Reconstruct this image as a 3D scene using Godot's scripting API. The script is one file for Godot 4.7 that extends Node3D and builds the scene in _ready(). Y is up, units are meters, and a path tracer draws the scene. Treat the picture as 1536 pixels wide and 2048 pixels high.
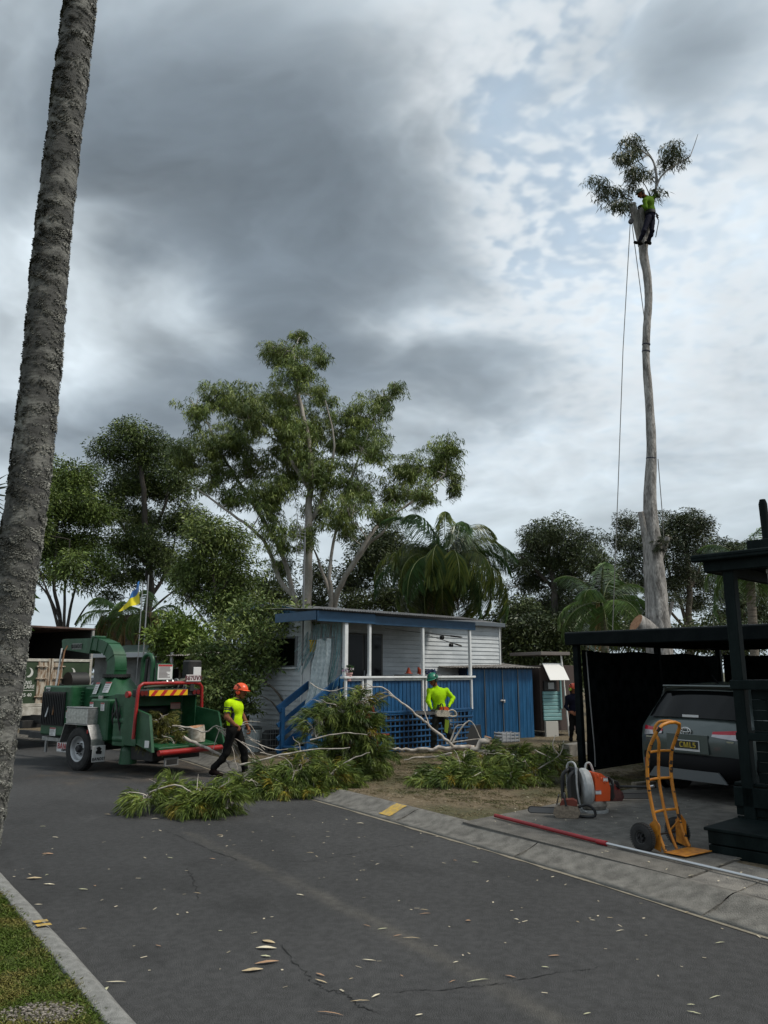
extends Node3D
# A caravan park street: a felled gum tree, a wood chipper, workers. Units metres, y up, camera near the origin looking along -z.

const FPX := 1540.0
const CAM_H := 1.85
var tilt := atan(321.0 / 1540.0)
var used := {}
var M := {}
var rng := RandomNumberGenerator.new()

# ---- pixel of the photograph -> direction -> point on a level or at a depth
func ray(u: float, v: float) -> Vector3:
	var x := (u - 768.0) / FPX
	var y := -(v - 1024.0) / FPX
	return Vector3(x, y * cos(tilt) + sin(tilt), -cos(tilt) + y * sin(tilt))
func gp(u: float, v: float, h := 0.0) -> Vector3:
	var d := ray(u, v)
	var t := (h - CAM_H) / d.y
	return Vector3(d.x * t, h, d.z * t)
func zp(u: float, v: float, z: float) -> Vector3:
	var d := ray(u, v)
	var t := z / d.z
	return Vector3(d.x * t, CAM_H + d.y * t, z)
func lin(r: float, g: float, b: float) -> Color:
	return Color(r, g, b).linear_to_srgb()
func rr(a: float, b: float) -> float:
	return rng.randf_range(a, b)
func rball() -> Vector3:
	while true:
		var p := Vector3(rr(-1, 1), rr(-1, 1), rr(-1, 1))
		if p.length() < 1.0:
			return p
	return Vector3.ZERO

# ---- geometry collector
class Geo:
	var v := PackedVector3Array()
	var n := PackedVector3Array()
	var c := PackedColorArray()
	var t := PackedVector2Array()
	var ix := PackedInt32Array()
	var col := Color(1, 1, 1)
	var xf := Transform3D()
	func vert(p: Vector3, nn: Vector3, uv := Vector2.ZERO) -> int:
		v.append(xf * p); n.append((xf.basis * nn).normalized()); c.append(col); t.append(uv)
		return v.size() - 1
	func face(a: int, b: int, d: int) -> void:   # counter-clockwise seen from outside
		ix.append(a); ix.append(d); ix.append(b)
	func tri(a: Vector3, b: Vector3, d: Vector3) -> void:
		var nn := (b - a).cross(d - a)
		if nn.length_squared() < 1e-16: return
		var i := vert(a, nn); vert(b, nn); vert(d, nn)
		face(i, i + 1, i + 2)
	func quad(a: Vector3, b: Vector3, d: Vector3, e: Vector3) -> void:
		var nn := (d - a).cross(e - b)
		if nn.length_squared() < 1e-16: return
		var i := vert(a, nn, Vector2(0, 0)); vert(b, nn, Vector2(1, 0)); vert(d, nn, Vector2(1, 1)); vert(e, nn, Vector2(0, 1))
		face(i, i + 1, i + 2); face(i, i + 2, i + 3)
	func box(p: Vector3, s: Vector3, bev := 0.0) -> void:
		var h := s * 0.5
		bev = min(bev, min(h.x, min(h.y, h.z)) * 0.9)
		for ax in 3:
			var a1 := (ax + 1) % 3
			var a2 := (ax + 2) % 3
			for sg in [-1.0, 1.0]:
				var q := []
				for k in [[-1, -1], [1, -1], [1, 1], [-1, 1]]:
					var w := Vector3.ZERO
					w[ax] = sg * h[ax]; w[a1] = k[0] * (h[a1] - bev); w[a2] = k[1] * (h[a2] - bev)
					q.append(p + w)
				if sg > 0: quad(q[0], q[1], q[2], q[3])
				else: quad(q[3], q[2], q[1], q[0])
		if bev <= 0.0: return
		for ax in 3:                      # the twelve edge strips
			var a1 := (ax + 1) % 3
			var a2 := (ax + 2) % 3
			for s1 in [-1.0, 1.0]:
				for s2 in [-1.0, 1.0]:
					var q := []
					for k in [[-1, 0], [1, 0], [1, 1], [-1, 1]]:
						var w := Vector3.ZERO
						w[ax] = k[0] * (h[ax] - bev)
						w[a1] = s1 * (h[a1] - (bev if k[1] == 1 else 0.0))
						w[a2] = s2 * (h[a2] - (0.0 if k[1] == 1 else bev))
						q.append(p + w)
					if s1 * s2 > 0: quad(q[0], q[1], q[2], q[3])
					else: quad(q[3], q[2], q[1], q[0])
		for sx in [-1.0, 1.0]:
			for sy in [-1.0, 1.0]:
				for sz in [-1.0, 1.0]:
					var sv := Vector3(sx, sy, sz)
					var a := p + sv * Vector3(h.x, h.y - bev, h.z - bev)
					var b := p + sv * Vector3(h.x - bev, h.y, h.z - bev)
					var d := p + sv * Vector3(h.x - bev, h.y - bev, h.z)
					if sx * sy * sz > 0: tri(a, b, d)
					else: tri(d, b, a)
	func bar(a: Vector3, b: Vector3, w: float, h: float, bev := 0.0, up := Vector3.UP) -> void:   # a board from a to b, w across, h along up
		var old := xf
		var z := (b - a).normalized()
		if absf(z.dot(up)) > 0.99: up = Vector3.RIGHT if absf(z.x) < 0.9 else Vector3.BACK
		var x := up.cross(z).normalized()
		var y := z.cross(x)
		xf = old * Transform3D(Basis(x, y, z), (a + b) * 0.5)
		box(Vector3.ZERO, Vector3(w, h, a.distance_to(b)), bev)
		xf = old
	func tube(pts: Array, rad, sides := 8, caps := true, squash := 1.0) -> void:
		var m := pts.size()
		var x := Vector3.ZERO
		var base := -1
		var run := 0.0
		for i in m:
			var p: Vector3 = pts[i]
			var dir: Vector3 = (pts[min(i + 1, m - 1)] - pts[max(i - 1, 0)]).normalized()
			if x == Vector3.ZERO:
				x = dir.cross(Vector3.UP if absf(dir.y) < 0.9 else Vector3.RIGHT).normalized()
			else:
				x = (x - dir * x.dot(dir)).normalized()
			var y := dir.cross(x)
			var r: float = rad[i] if rad is Array else rad
			if i > 0: run += p.distance_to(pts[i - 1])
			var row := v.size()
			for k in sides + 1:
				var an := TAU * k / sides
				var nn := x * cos(an) + y * sin(an) * squash
				vert(p + nn * r, x * cos(an) + y * sin(an), Vector2(float(k) / sides, run))
			if base >= 0:
				for k in sides:
					face(base + k, base + k + 1, row + k + 1); face(base + k, row + k + 1, row + k)
			base = row
			if caps and (i == 0 or i == m - 1):
				var cn := -dir if i == 0 else dir
				var ci := vert(p, cn)
				for k in sides + 1:
					var an := TAU * k / sides
					vert(p + (x * cos(an) + y * sin(an) * squash) * r, cn)
				for k in sides:
					if i == 0: face(ci, ci + 2 + k, ci + 1 + k)
					else: face(ci, ci + 1 + k, ci + 2 + k)
	func lathe(prof: Array, sides := 20, at := Vector3.ZERO, axis := Vector3.UP) -> void:   # prof: Vector2(radius, along)
		var y := axis.normalized()
		var x := y.cross(Vector3.UP if absf(y.y) < 0.9 else Vector3.RIGHT).normalized()
		var z := x.cross(y)
		for i in prof.size() - 1:
			var a: Vector2 = prof[i]
			var b: Vector2 = prof[i + 1]
			var sl := Vector2(b.y - a.y, a.x - b.x).normalized()
			var i0 := v.size()
			for k in sides + 1:
				var an := TAU * k / sides
				var d := x * cos(an) + z * sin(an)
				vert(at + d * a.x + y * a.y, d * sl.x + y * sl.y); vert(at + d * b.x + y * b.y, d * sl.x + y * sl.y)
			for k in sides:
				var q := i0 + k * 2
				face(q, q + 1, q + 3); face(q, q + 3, q + 2)
	func prism(poly: PackedVector2Array, depth: float) -> void:   # polygon in local xy (counter-clockwise), from z = -depth/2 to depth/2
		var idx := Geometry2D.triangulate_polygon(poly)
		if Geometry2D.is_polygon_clockwise(poly): poly.reverse(); idx = Geometry2D.triangulate_polygon(poly)
		var h := depth * 0.5
		for i in range(0, idx.size(), 3):
			var a := poly[idx[i]]
			var b := poly[idx[i + 1]]
			var d := poly[idx[i + 2]]
			if (b - a).cross(d - a) < 0: var s := b; b = d; d = s
			tri(Vector3(a.x, a.y, h), Vector3(b.x, b.y, h), Vector3(d.x, d.y, h))
			tri(Vector3(a.x, a.y, -h), Vector3(d.x, d.y, -h), Vector3(b.x, b.y, -h))
		for i in poly.size():
			var a := poly[i]
			var b := poly[(i + 1) % poly.size()]
			quad(Vector3(a.x, a.y, -h), Vector3(b.x, b.y, -h), Vector3(b.x, b.y, h), Vector3(a.x, a.y, h))
	func ball(p: Vector3, r: Vector3, seg := 14, rings := 8, from := 0.0, to := 1.0) -> void:   # from 0 = top to 1 = bottom
		var i0 := v.size()
		for j in rings + 1:
			var ph: float = PI * lerp(from, to, float(j) / rings)
			for k in seg + 1:
				var an := TAU * k / seg
				var d := Vector3(sin(ph) * cos(an), cos(ph), sin(ph) * sin(an))
				vert(p + d * r, d / r)
		for j in rings:
			for k in seg:
				var a := i0 + j * (seg + 1) + k
				face(a, a + 1, a + seg + 2); face(a, a + seg + 2, a + seg + 1)
	func skin(rows: Array, closed := false) -> void:   # smooth lofted surface through rows of equal length
		var w: int = rows[0].size()
		var i0 := v.size()
		for j in rows.size():
			for k in w:
				var k1: int = (k + 1) % w if closed else min(k + 1, w - 1)
				var k0: int = (k + w - 1) % w if closed else max(k - 1, 0)
				var du: Vector3 = rows[j][k1] - rows[j][k0]
				var dv: Vector3 = rows[min(j + 1, rows.size() - 1)][k] - rows[max(j - 1, 0)][k]
				vert(rows[j][k], du.cross(dv), Vector2(float(k) / (w - 1), float(j) / (rows.size() - 1)))
		for j in rows.size() - 1:
			for k in (w if closed else w - 1):
				var k1 := (k + 1) % w
				var a := i0 + j * w
				face(a + k, a + k1, a + w + k1); face(a + k, a + w + k1, a + w + k)
	func mesh(m: Material) -> ArrayMesh:
		var ar := []
		ar.resize(Mesh.ARRAY_MAX)
		ar[Mesh.ARRAY_VERTEX] = v; ar[Mesh.ARRAY_NORMAL] = n; ar[Mesh.ARRAY_COLOR] = c; ar[Mesh.ARRAY_TEX_UV] = t; ar[Mesh.ARRAY_INDEX] = ix
		var am := ArrayMesh.new()
		am.add_surface_from_arrays(Mesh.PRIMITIVE_TRIANGLES, ar)
		if m: am.surface_set_material(0, m)
		return am

# ---- nodes
func numbered(called: String, par: Node = null) -> String:
	var key := called + ("@" + str(par.get_instance_id()) if par else "")
	var k: int = used.get(key, -1) + 1
	used[key] = k
	return called if k == 0 else "%s_%03d" % [called, k]
func tag(o: Node, label := "", category := "", group := "", kind := "") -> void:
	if label: o.set_meta("label", label)
	if category: o.set_meta("category", category)
	if group: o.set_meta("group", group)
	if kind: o.set_meta("kind", kind)
func thing(called: String, label: String, category: String, at := Vector3.ZERO, turn := 0.0, group := "") -> Node3D:
	var o := Node3D.new()
	o.name = numbered(called)
	add_child(o)
	o.position = at; o.rotation.y = turn
	tag(o, label, category, group)
	return o
func put(called: String, mesh: Mesh, par: Node = null) -> MeshInstance3D:
	var o := MeshInstance3D.new()
	o.name = numbered(called, par)
	o.mesh = mesh
	(par if par else self).add_child(o, true)
	return o
func obj(called: String, g: Geo, m: Material, par: Node = null) -> MeshInstance3D:
	return put(called, g.mesh(m), par)
func structure(called: String, g: Geo, m: Material, par: Node = null) -> MeshInstance3D:
	var o := obj(called, g, m, par)
	if par == null: o.set_meta("kind", "structure")
	return o
func multi(called: String, mesh: Mesh, xfs: Array, cols: Array, par: Node = null) -> MultiMeshInstance3D:
	var mm := MultiMesh.new()
	mm.transform_format = MultiMesh.TRANSFORM_3D
	mm.use_colors = cols.size() > 0
	mm.mesh = mesh
	mm.instance_count = xfs.size()
	for i in xfs.size():
		mm.set_instance_transform(i, xfs[i])
		if cols.size(): mm.set_instance_color(i, cols[i])
	var o := MultiMeshInstance3D.new()
	o.name = numbered(called, par)
	o.multimesh = mm
	(par if par else self).add_child(o, true)
	return o
func Bx(called: String, p: Vector3, s: Vector3, m: Material, par: Node = null, bev := 0.006) -> MeshInstance3D:
	var g := Geo.new()
	g.box(p, s, bev)
	return obj(called, g, m, par)
func Tb(called: String, pts: Array, r, m: Material, par: Node = null, sides := 10) -> MeshInstance3D:
	var g := Geo.new()
	g.tube(pts, r, sides)
	return obj(called, g, m, par)
func Pr(called: String, poly: Array, depth: float, xf: Transform3D, m: Material, par: Node = null) -> MeshInstance3D:
	var g := Geo.new()
	g.xf = xf
	g.prism(PackedVector2Array(poly), depth)
	return obj(called, g, m, par)
func smooth(pts: Array, per := 6) -> Array:   # Catmull-Rom through the points
	var out := []
	for i in pts.size() - 1:
		var p0 = pts[max(i - 1, 0)]
		var p3 = pts[min(i + 2, pts.size() - 1)]
		for k in per:
			var s := float(k) / per
			out.append(pts[i].cubic_interpolate(pts[i + 1], p0, p3, s))
	out.append(pts[-1])
	return out
func text_on(words: String, size: float, at: Transform3D, m: Material, par: Node, called := "lettering", depth := 0.004) -> MeshInstance3D:
	var t := TextMesh.new()
	var f := SystemFont.new()
	f.font_names = PackedStringArray(["Droid Sans"])
	f.font_weight = 700
	t.font = f
	t.text = words
	t.font_size = 64
	t.pixel_size = size / 46.0
	t.depth = depth
	t.material = m
	var o := put(called, t, par)
	o.transform = at
	return o

# ---- materials
func noise_img(freq: float, sd: int, oct: int, size := 512, kind := FastNoiseLite.TYPE_SIMPLEX_SMOOTH) -> Image:
	var nz := FastNoiseLite.new()
	nz.noise_type = kind
	nz.seed = sd
	nz.frequency = freq
	nz.fractal_octaves = oct
	return nz.get_seamless_image(size, size)
func flat(key: String, c: Color, rough := 0.6, metal := 0.0, spec := 0.5) -> StandardMaterial3D:
	if M.has(key): return M[key]
	var m := StandardMaterial3D.new()
	m.albedo_color = c; m.roughness = rough; m.metallic = metal; m.metallic_specular = spec
	M[key] = m
	return m
# a surface with two tones (linear colours) mixed by layered noise, projected in metres
func surf(key: String, c1: Color, c2: Color, tile := 1.0, o := {}) -> StandardMaterial3D:
	if M.has(key): return M[key]
	var size: int = o.get("px", 256)
	var sd: int = hash(key) % 10000
	var a := noise_img(o.get("freq", 0.012), sd, o.get("oct", 4), size).get_data()
	var fimg := noise_img(o.get("fine", 0.12), sd + 7, 3, size)
	var b := fimg.get_data()
	var w: float = o.get("grain", 0.35)
	var con: float = o.get("contrast", 1.6)
	var lut := PackedByteArray()
	lut.resize(768)
	for i in 256:
		var c := c1.lerp(c2, clampf((i / 255.0 - 0.5) * con + 0.5, 0, 1)).linear_to_srgb()
		lut[i * 3] = int(clampf(c.r, 0, 1) * 255.0); lut[i * 3 + 1] = int(clampf(c.g, 0, 1) * 255.0); lut[i * 3 + 2] = int(clampf(c.b, 0, 1) * 255.0)
	var d := PackedByteArray()
	d.resize(size * size * 3)
	var k := 0
	for i in size * size:
		var q := int(a[i] * (1.0 - w) + b[i] * w) * 3
		d[k] = lut[q]; d[k + 1] = lut[q + 1]; d[k + 2] = lut[q + 2]
		k += 3
	var img := Image.create_from_data(size, size, false, Image.FORMAT_RGB8, d)
	img.generate_mipmaps()
	var m := StandardMaterial3D.new()
	m.albedo_texture = ImageTexture.create_from_image(img)
	m.roughness = o.get("rough", 0.8)
	m.metallic = o.get("metal", 0.0)
	m.metallic_specular = o.get("spec", 0.5)
	m.uv1_triplanar = true
	m.uv1_world_triplanar = o.get("world", false)
	var st: Vector3 = o.get("stretch", Vector3.ONE)
	m.uv1_scale = st / tile
	if o.has("bump"):
		var bi: Image = fimg.duplicate()
		bi.convert(Image.FORMAT_RGBA8)
		bi.bump_map_to_normal_map(o.bump)
		m.normal_enabled = true
		m.normal_texture = ImageTexture.create_from_image(bi)
	m.vertex_color_use_as_albedo = o.get("vc", false)
	M[key] = m
	return m
func leafmat(key: String, tr := 0.35, rough := 0.45) -> StandardMaterial3D:
	if M.has(key): return M[key]
	var m := StandardMaterial3D.new()
	m.vertex_color_use_as_albedo = true
	m.roughness = rough
	m.metallic_specular = 0.35
	m.cull_mode = BaseMaterial3D.CULL_DISABLED
	m.backlight_enabled = true
	m.backlight = Color(tr, tr, tr * 0.6)
	M[key] = m
	return m

# ---- camera, sky, light
func make_camera() -> void:
	var cam := Camera3D.new()
	cam.name = "camera"
	cam.keep_aspect = Camera3D.KEEP_HEIGHT
	cam.fov = rad_to_deg(2.0 * atan(1024.0 / FPX))
	cam.near = 0.05
	cam.far = 4000.0
	add_child(cam)
	cam.position = Vector3(0, CAM_H, 0)
	cam.rotation.x = tilt
	cam.current = true

# thick grey cloud: [u, v of the photograph, half widths in degrees (across, up), amount]
const CLOUDS := [
	[300, 300, 14, 8, 0.8], [560, 430, 9, 7, 0.6], [560, 590, 7, 4, 0.45], [120, 140, 8, 6, 0.2], [240, 480, 6, 3, 0.4],
	[820, 720, 12, 3.4, 0.7], [1020, 800, 7, 2.8, 0.5], [300, 770, 7, 4.0, 0.55], [560, 740, 8, 4.5, 0.55], [700, 520, 9, 5, 0.3], [420, 200, 9, 6, 0.3], [600, 260, 8, 6, 0.25],
	[840, 330, 8, 6, 0.22], [980, 480, 7, 5, 0.12], [1400, 60, 7, 3.6, 0.7], [1000, 600, 4, 2.4, 0.3], [90, 820, 6, 3, 0.4],
	[330, 590, 5.0, 2.0, -0.85], [60, 600, 5.0, 3.2, -0.8], [140, 690, 5.0, 2.6, -0.75], [860, 630, 6, 1.6, -0.4], [0, 480, 3, 1.8, -0.5], [400, 680, 3, 1.5, -0.35],
	[960, 640, 5, 1.5, -0.35], [1250, 500, 9, 9, -0.7], [800, 20, 9, 3.0, -0.35], [1000, 180, 4, 4, -0.35]]
func make_sky() -> void:
	var W := 2048
	var H := 2048
	var n1 := FastNoiseLite.new()
	n1.seed = 11; n1.frequency = 1.5; n1.fractal_octaves = 6; n1.fractal_gain = 0.55
	var n2 := FastNoiseLite.new()
	n2.seed = 5; n2.frequency = 24.0; n2.fractal_octaves = 3; n2.fractal_gain = 0.5
	var n3 := FastNoiseLite.new()
	n3.seed = 23; n3.frequency = 0.8; n3.fractal_octaves = 3
	var n4 := FastNoiseLite.new()
	n4.seed = 31; n4.frequency = 4.2; n4.fractal_octaves = 6; n4.fractal_gain = 0.6
	var n5 := FastNoiseLite.new()
	n5.seed = 41; n5.frequency = 2.0; n5.fractal_octaves = 5; n5.fractal_gain = 0.55; n5.fractal_type = FastNoiseLite.FRACTAL_RIDGED
	var cl := []
	for b in CLOUDS:
		var d := ray(b[0], b[1]).normalized()
		cl.append([rad_to_deg(atan2(d.x, -d.z)), rad_to_deg(asin(d.y)), b[2], b[3], b[4]])
	var br := ray(1200, 320).normalized()
	var b0 := Vector2(rad_to_deg(atan2(br.x, -br.z)), rad_to_deg(asin(br.y)))
	var data := PackedByteArray()
	data.resize(W * H * 3)
	var dark := Vector3(0.46, 0.505, 0.545)
	var light := Vector3(0.82, 0.865, 0.895)
	var white := Vector3(0.89, 0.915, 0.935)
	var blue := Vector3(0.50, 0.61, 0.73)
	for y in H:
		var e := 90.0 - (y + 0.5) / H * 180.0
		var el := deg_to_rad(e)
		var inrow := e > -2.0 and e < 52.0
		var step := 1
		var x := 0
		if not inrow and y % 4 != 0:        # coarser where nothing looks: repeat the row above
			for i in W * 3: data[y * W * 3 + i] = data[(y - 1) * W * 3 + i]
			continue
		while x < W:
			var a := wrapf((x + 0.5) / W * 360.0, -180.0, 180.0)
			step = 1 if inrow and absf(a) < 32.0 else 8
			var c: Vector3
			if e < -1.0:
				c = Vector3(0.30, 0.31, 0.29)
			else:
				var d := Vector3(sin(deg_to_rad(a)) * cos(el), sin(el), -cos(deg_to_rad(a)) * cos(el))
				var k := 1.0 / (maxf(d.y, 0.0) + 0.32)
				var p := Vector3(d.x * k, d.z * k, 0.0)
				var lo := n3.get_noise_3d(p.x, p.y, 9.0)
				var wx := p.x + lo * 0.25
				var q := n1.get_noise_3d(wx, p.y + lo * 0.2, 3.0)
				var me := n4.get_noise_3d(wx + q * 0.12, p.y + q * 0.10, 5.0)
				var pf := -n5.get_noise_3d(wx + me * 0.05, p.y + q * 0.1, 2.0)      # rounded billows with creases between
				var dn := 0.30 + lo * 0.45
				for b in cl:
					var da: float = (a - b[0] + q * 6.0) / b[2]
					var de: float = (e - b[1] + lo * 3.0 + q * 4.0) / b[3]
					var r2 := da * da + de * de
					if r2 < 6.0: dn += b[4] * exp(-r2)
				dn += q * 0.35 + me * 0.25 + (pf - 0.1) * 0.32
				var s := smoothstep(-0.55, 1.6, dn)
				c = light.lerp(dark, s)
				c *= 1.0 + q * 0.10 + me * 0.16 - (pf - 0.1) * 0.12 * (1.0 - 0.4 * s)
				var bw := 1.0 - smoothstep(10.0, 30.0, Vector2((a - b0.x) * 1.0, e - b0.y).length())
				bw *= 1.0 - smoothstep(-0.05, 0.75, dn)
				if bw > 0.01:
					var fi := n2.get_noise_3d(p.x + me * 0.03, p.y * 1.25, 1.0)
					var reg := 1.0 - smoothstep(5.0, 14.0, Vector2((a - b0.x + 3.0) * 0.8, e - b0.y - 1.5).length())
					var holes := smoothstep(-0.1, 0.55, fi * 0.8 + me * 0.9 + q * 0.3 - 0.12 + reg * 0.16) * (0.25 + 0.75 * reg)
					c = c.lerp(white, clampf(bw * (0.55 - fi * 0.5 - me * 0.5), 0.0, 1.0))
					c = c.lerp(blue, bw * holes * 0.42)
				var hz := 1.0 - smoothstep(0.0, 17.0, e + q * 4.0)
				c = c.lerp(Vector3(0.79, 0.845, 0.875) * (1.0 + n1.get_noise_3d(d.x * 1.5, e * 0.25, d.z * 1.5) * 0.06), hz * 0.8)
			var c0 := int(clampf(c.x, 0, 1) * 255.0)
			var c1 := int(clampf(c.y, 0, 1) * 255.0)
			var c2 := int(clampf(c.z, 0, 1) * 255.0)
			for i in step:
				for j in 1:
					var o := (y * W + x + i) * 3
					data[o] = c0; data[o + 1] = c1; data[o + 2] = c2
			x += step
	var img := Image.create_from_data(W, H, false, Image.FORMAT_RGB8, data)
	var pm := PanoramaSkyMaterial.new()
	pm.panorama = ImageTexture.create_from_image(img)
	var sky := Sky.new()
	sky.sky_material = pm
	var env := Environment.new()
	env.background_mode = Environment.BG_SKY
	env.sky = sky
	env.background_energy_multiplier = 0.53
	env.tonemap_mode = Environment.TONE_MAPPER_LINEAR
	env.tonemap_exposure = 1.9
	env.sdfgi_enabled = true; env.ssao_enabled = true; env.ssil_enabled = true
	var we := WorldEnvironment.new()
	we.name = "world_environment"
	we.environment = env
	add_child(we)
	var sun := DirectionalLight3D.new()
	sun.name = "sun"
	sun.light_energy = 0.5
	sun.light_color = Color(1.0, 0.97, 0.92)
	sun.light_angular_distance = 12.0
	sun.shadow_enabled = true
	add_child(sun)
	sun.look_at_from_position(Vector3(26, 36, 8), Vector3.ZERO)

# ---- ground, road, kerbs, driveway
const EDGE := [Vector2(11.5, 9.1), Vector2(5.2, -1.8), Vector2(2.75, -6.03), Vector2(1.61, -8.0), Vector2(-0.3, -11.0), Vector2(-1.5, -12.8), Vector2(-3.2, -15.5), Vector2(-5.0, -18.2), Vector2(-8.6, -21.3), Vector2(-16, -26.8), Vector2(-30, -37.0)]
const LEFT := [Vector2(5.6, 5.0), Vector2(1.0, -1.3), Vector2(-1.36, -4.61), Vector2(-2.17, -5.74), Vector2(-3.54, -7.64), Vector2(-5.7, -10.4), Vector2(-8.4, -13.2), Vector2(-13, -17.0), Vector2(-22, -23.5), Vector2(-36, -33.0)]
var park := deg_to_rad(47.0)
func A2() -> Vector3: return Vector3(sin(park), 0, -cos(park))     # away and right: along the house and into the driveway
func B2() -> Vector3: return Vector3(-cos(park), 0, -sin(park))    # away and left

func line_pts(l: Array, every: float) -> Array:
	var out := []
	var sm := smooth(l, 8)
	var carry := 0.0
	for i in sm.size() - 1:
		var a: Vector2 = sm[i]
		var b: Vector2 = sm[i + 1]
		var len := a.distance_to(b)
		while carry < len:
			out.append(a.lerp(b, carry / len)); carry += every
		carry -= len
	return out
func offset(l: Array, by: float) -> Array:
	var out := []
	for i in l.size():
		var d: Vector2 = (l[min(i + 1, l.size() - 1)] - l[max(i - 1, 0)]).normalized()
		out.append(l[i] + Vector2(-d.y, d.x) * by)
	return out
# a level sheet between two lines of points (same count), subdivided, tinted per vertex
func strip(la: Array, lb: Array, y0: float, y1: float, cuts: int, tint: Callable) -> Geo:
	var g := Geo.new()
	for i in la.size():
		for k in cuts + 1:
			var s := float(k) / cuts
			var p: Vector2 = la[i].lerp(lb[i], s)
			g.col = tint.call(p)
			g.vert(Vector3(p.x, lerpf(y0, y1, s), p.y), Vector3.UP)
	var w := cuts + 1
	for i in la.size() - 1:
		for k in cuts:
			var a := i * w + k
			g.face(a, a + 1, a + w + 1); g.face(a, a + w + 1, a + w)
	var e1 := g.v[1] - g.v[0]
	var e2 := g.v[w] - g.v[0]
	if e1.cross(e2).y < 0: g.ix.reverse()
	return g
func ribbon(pts: Array, w: float, y: float, jit := 0.0) -> Geo:
	var g := Geo.new()
	for i in pts.size():
		var d: Vector2 = (pts[min(i + 1, pts.size() - 1)] - pts[max(i - 1, 0)]).normalized()
		var s := w * (1.0 + rr(-jit, jit)) * (0.15 if i == 0 or i == pts.size() - 1 else 1.0)
		var o := Vector2(-d.y, d.x) * s * 0.5
		var p: Vector2 = pts[i]
		g.vert(Vector3(p.x + o.x, y, p.y + o.y), Vector3.UP); g.vert(Vector3(p.x - o.x, y, p.y - o.y), Vector3.UP)
	for i in pts.size() - 1:
		var a := i * 2
		g.face(a, a + 1, a + 3); g.face(a, a + 3, a + 2)
	if (g.v[1] - g.v[0]).cross(g.v[2] - g.v[0]).y < 0: g.ix.reverse()
	return g
func seg_dist(p: Vector2, a: Vector2, b: Vector2) -> float:
	return p.distance_to(Geometry2D.get_closest_point_to_segment(p, a, b))
func v2(p: Vector3) -> Vector2: return Vector2(p.x, p.z)

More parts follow.
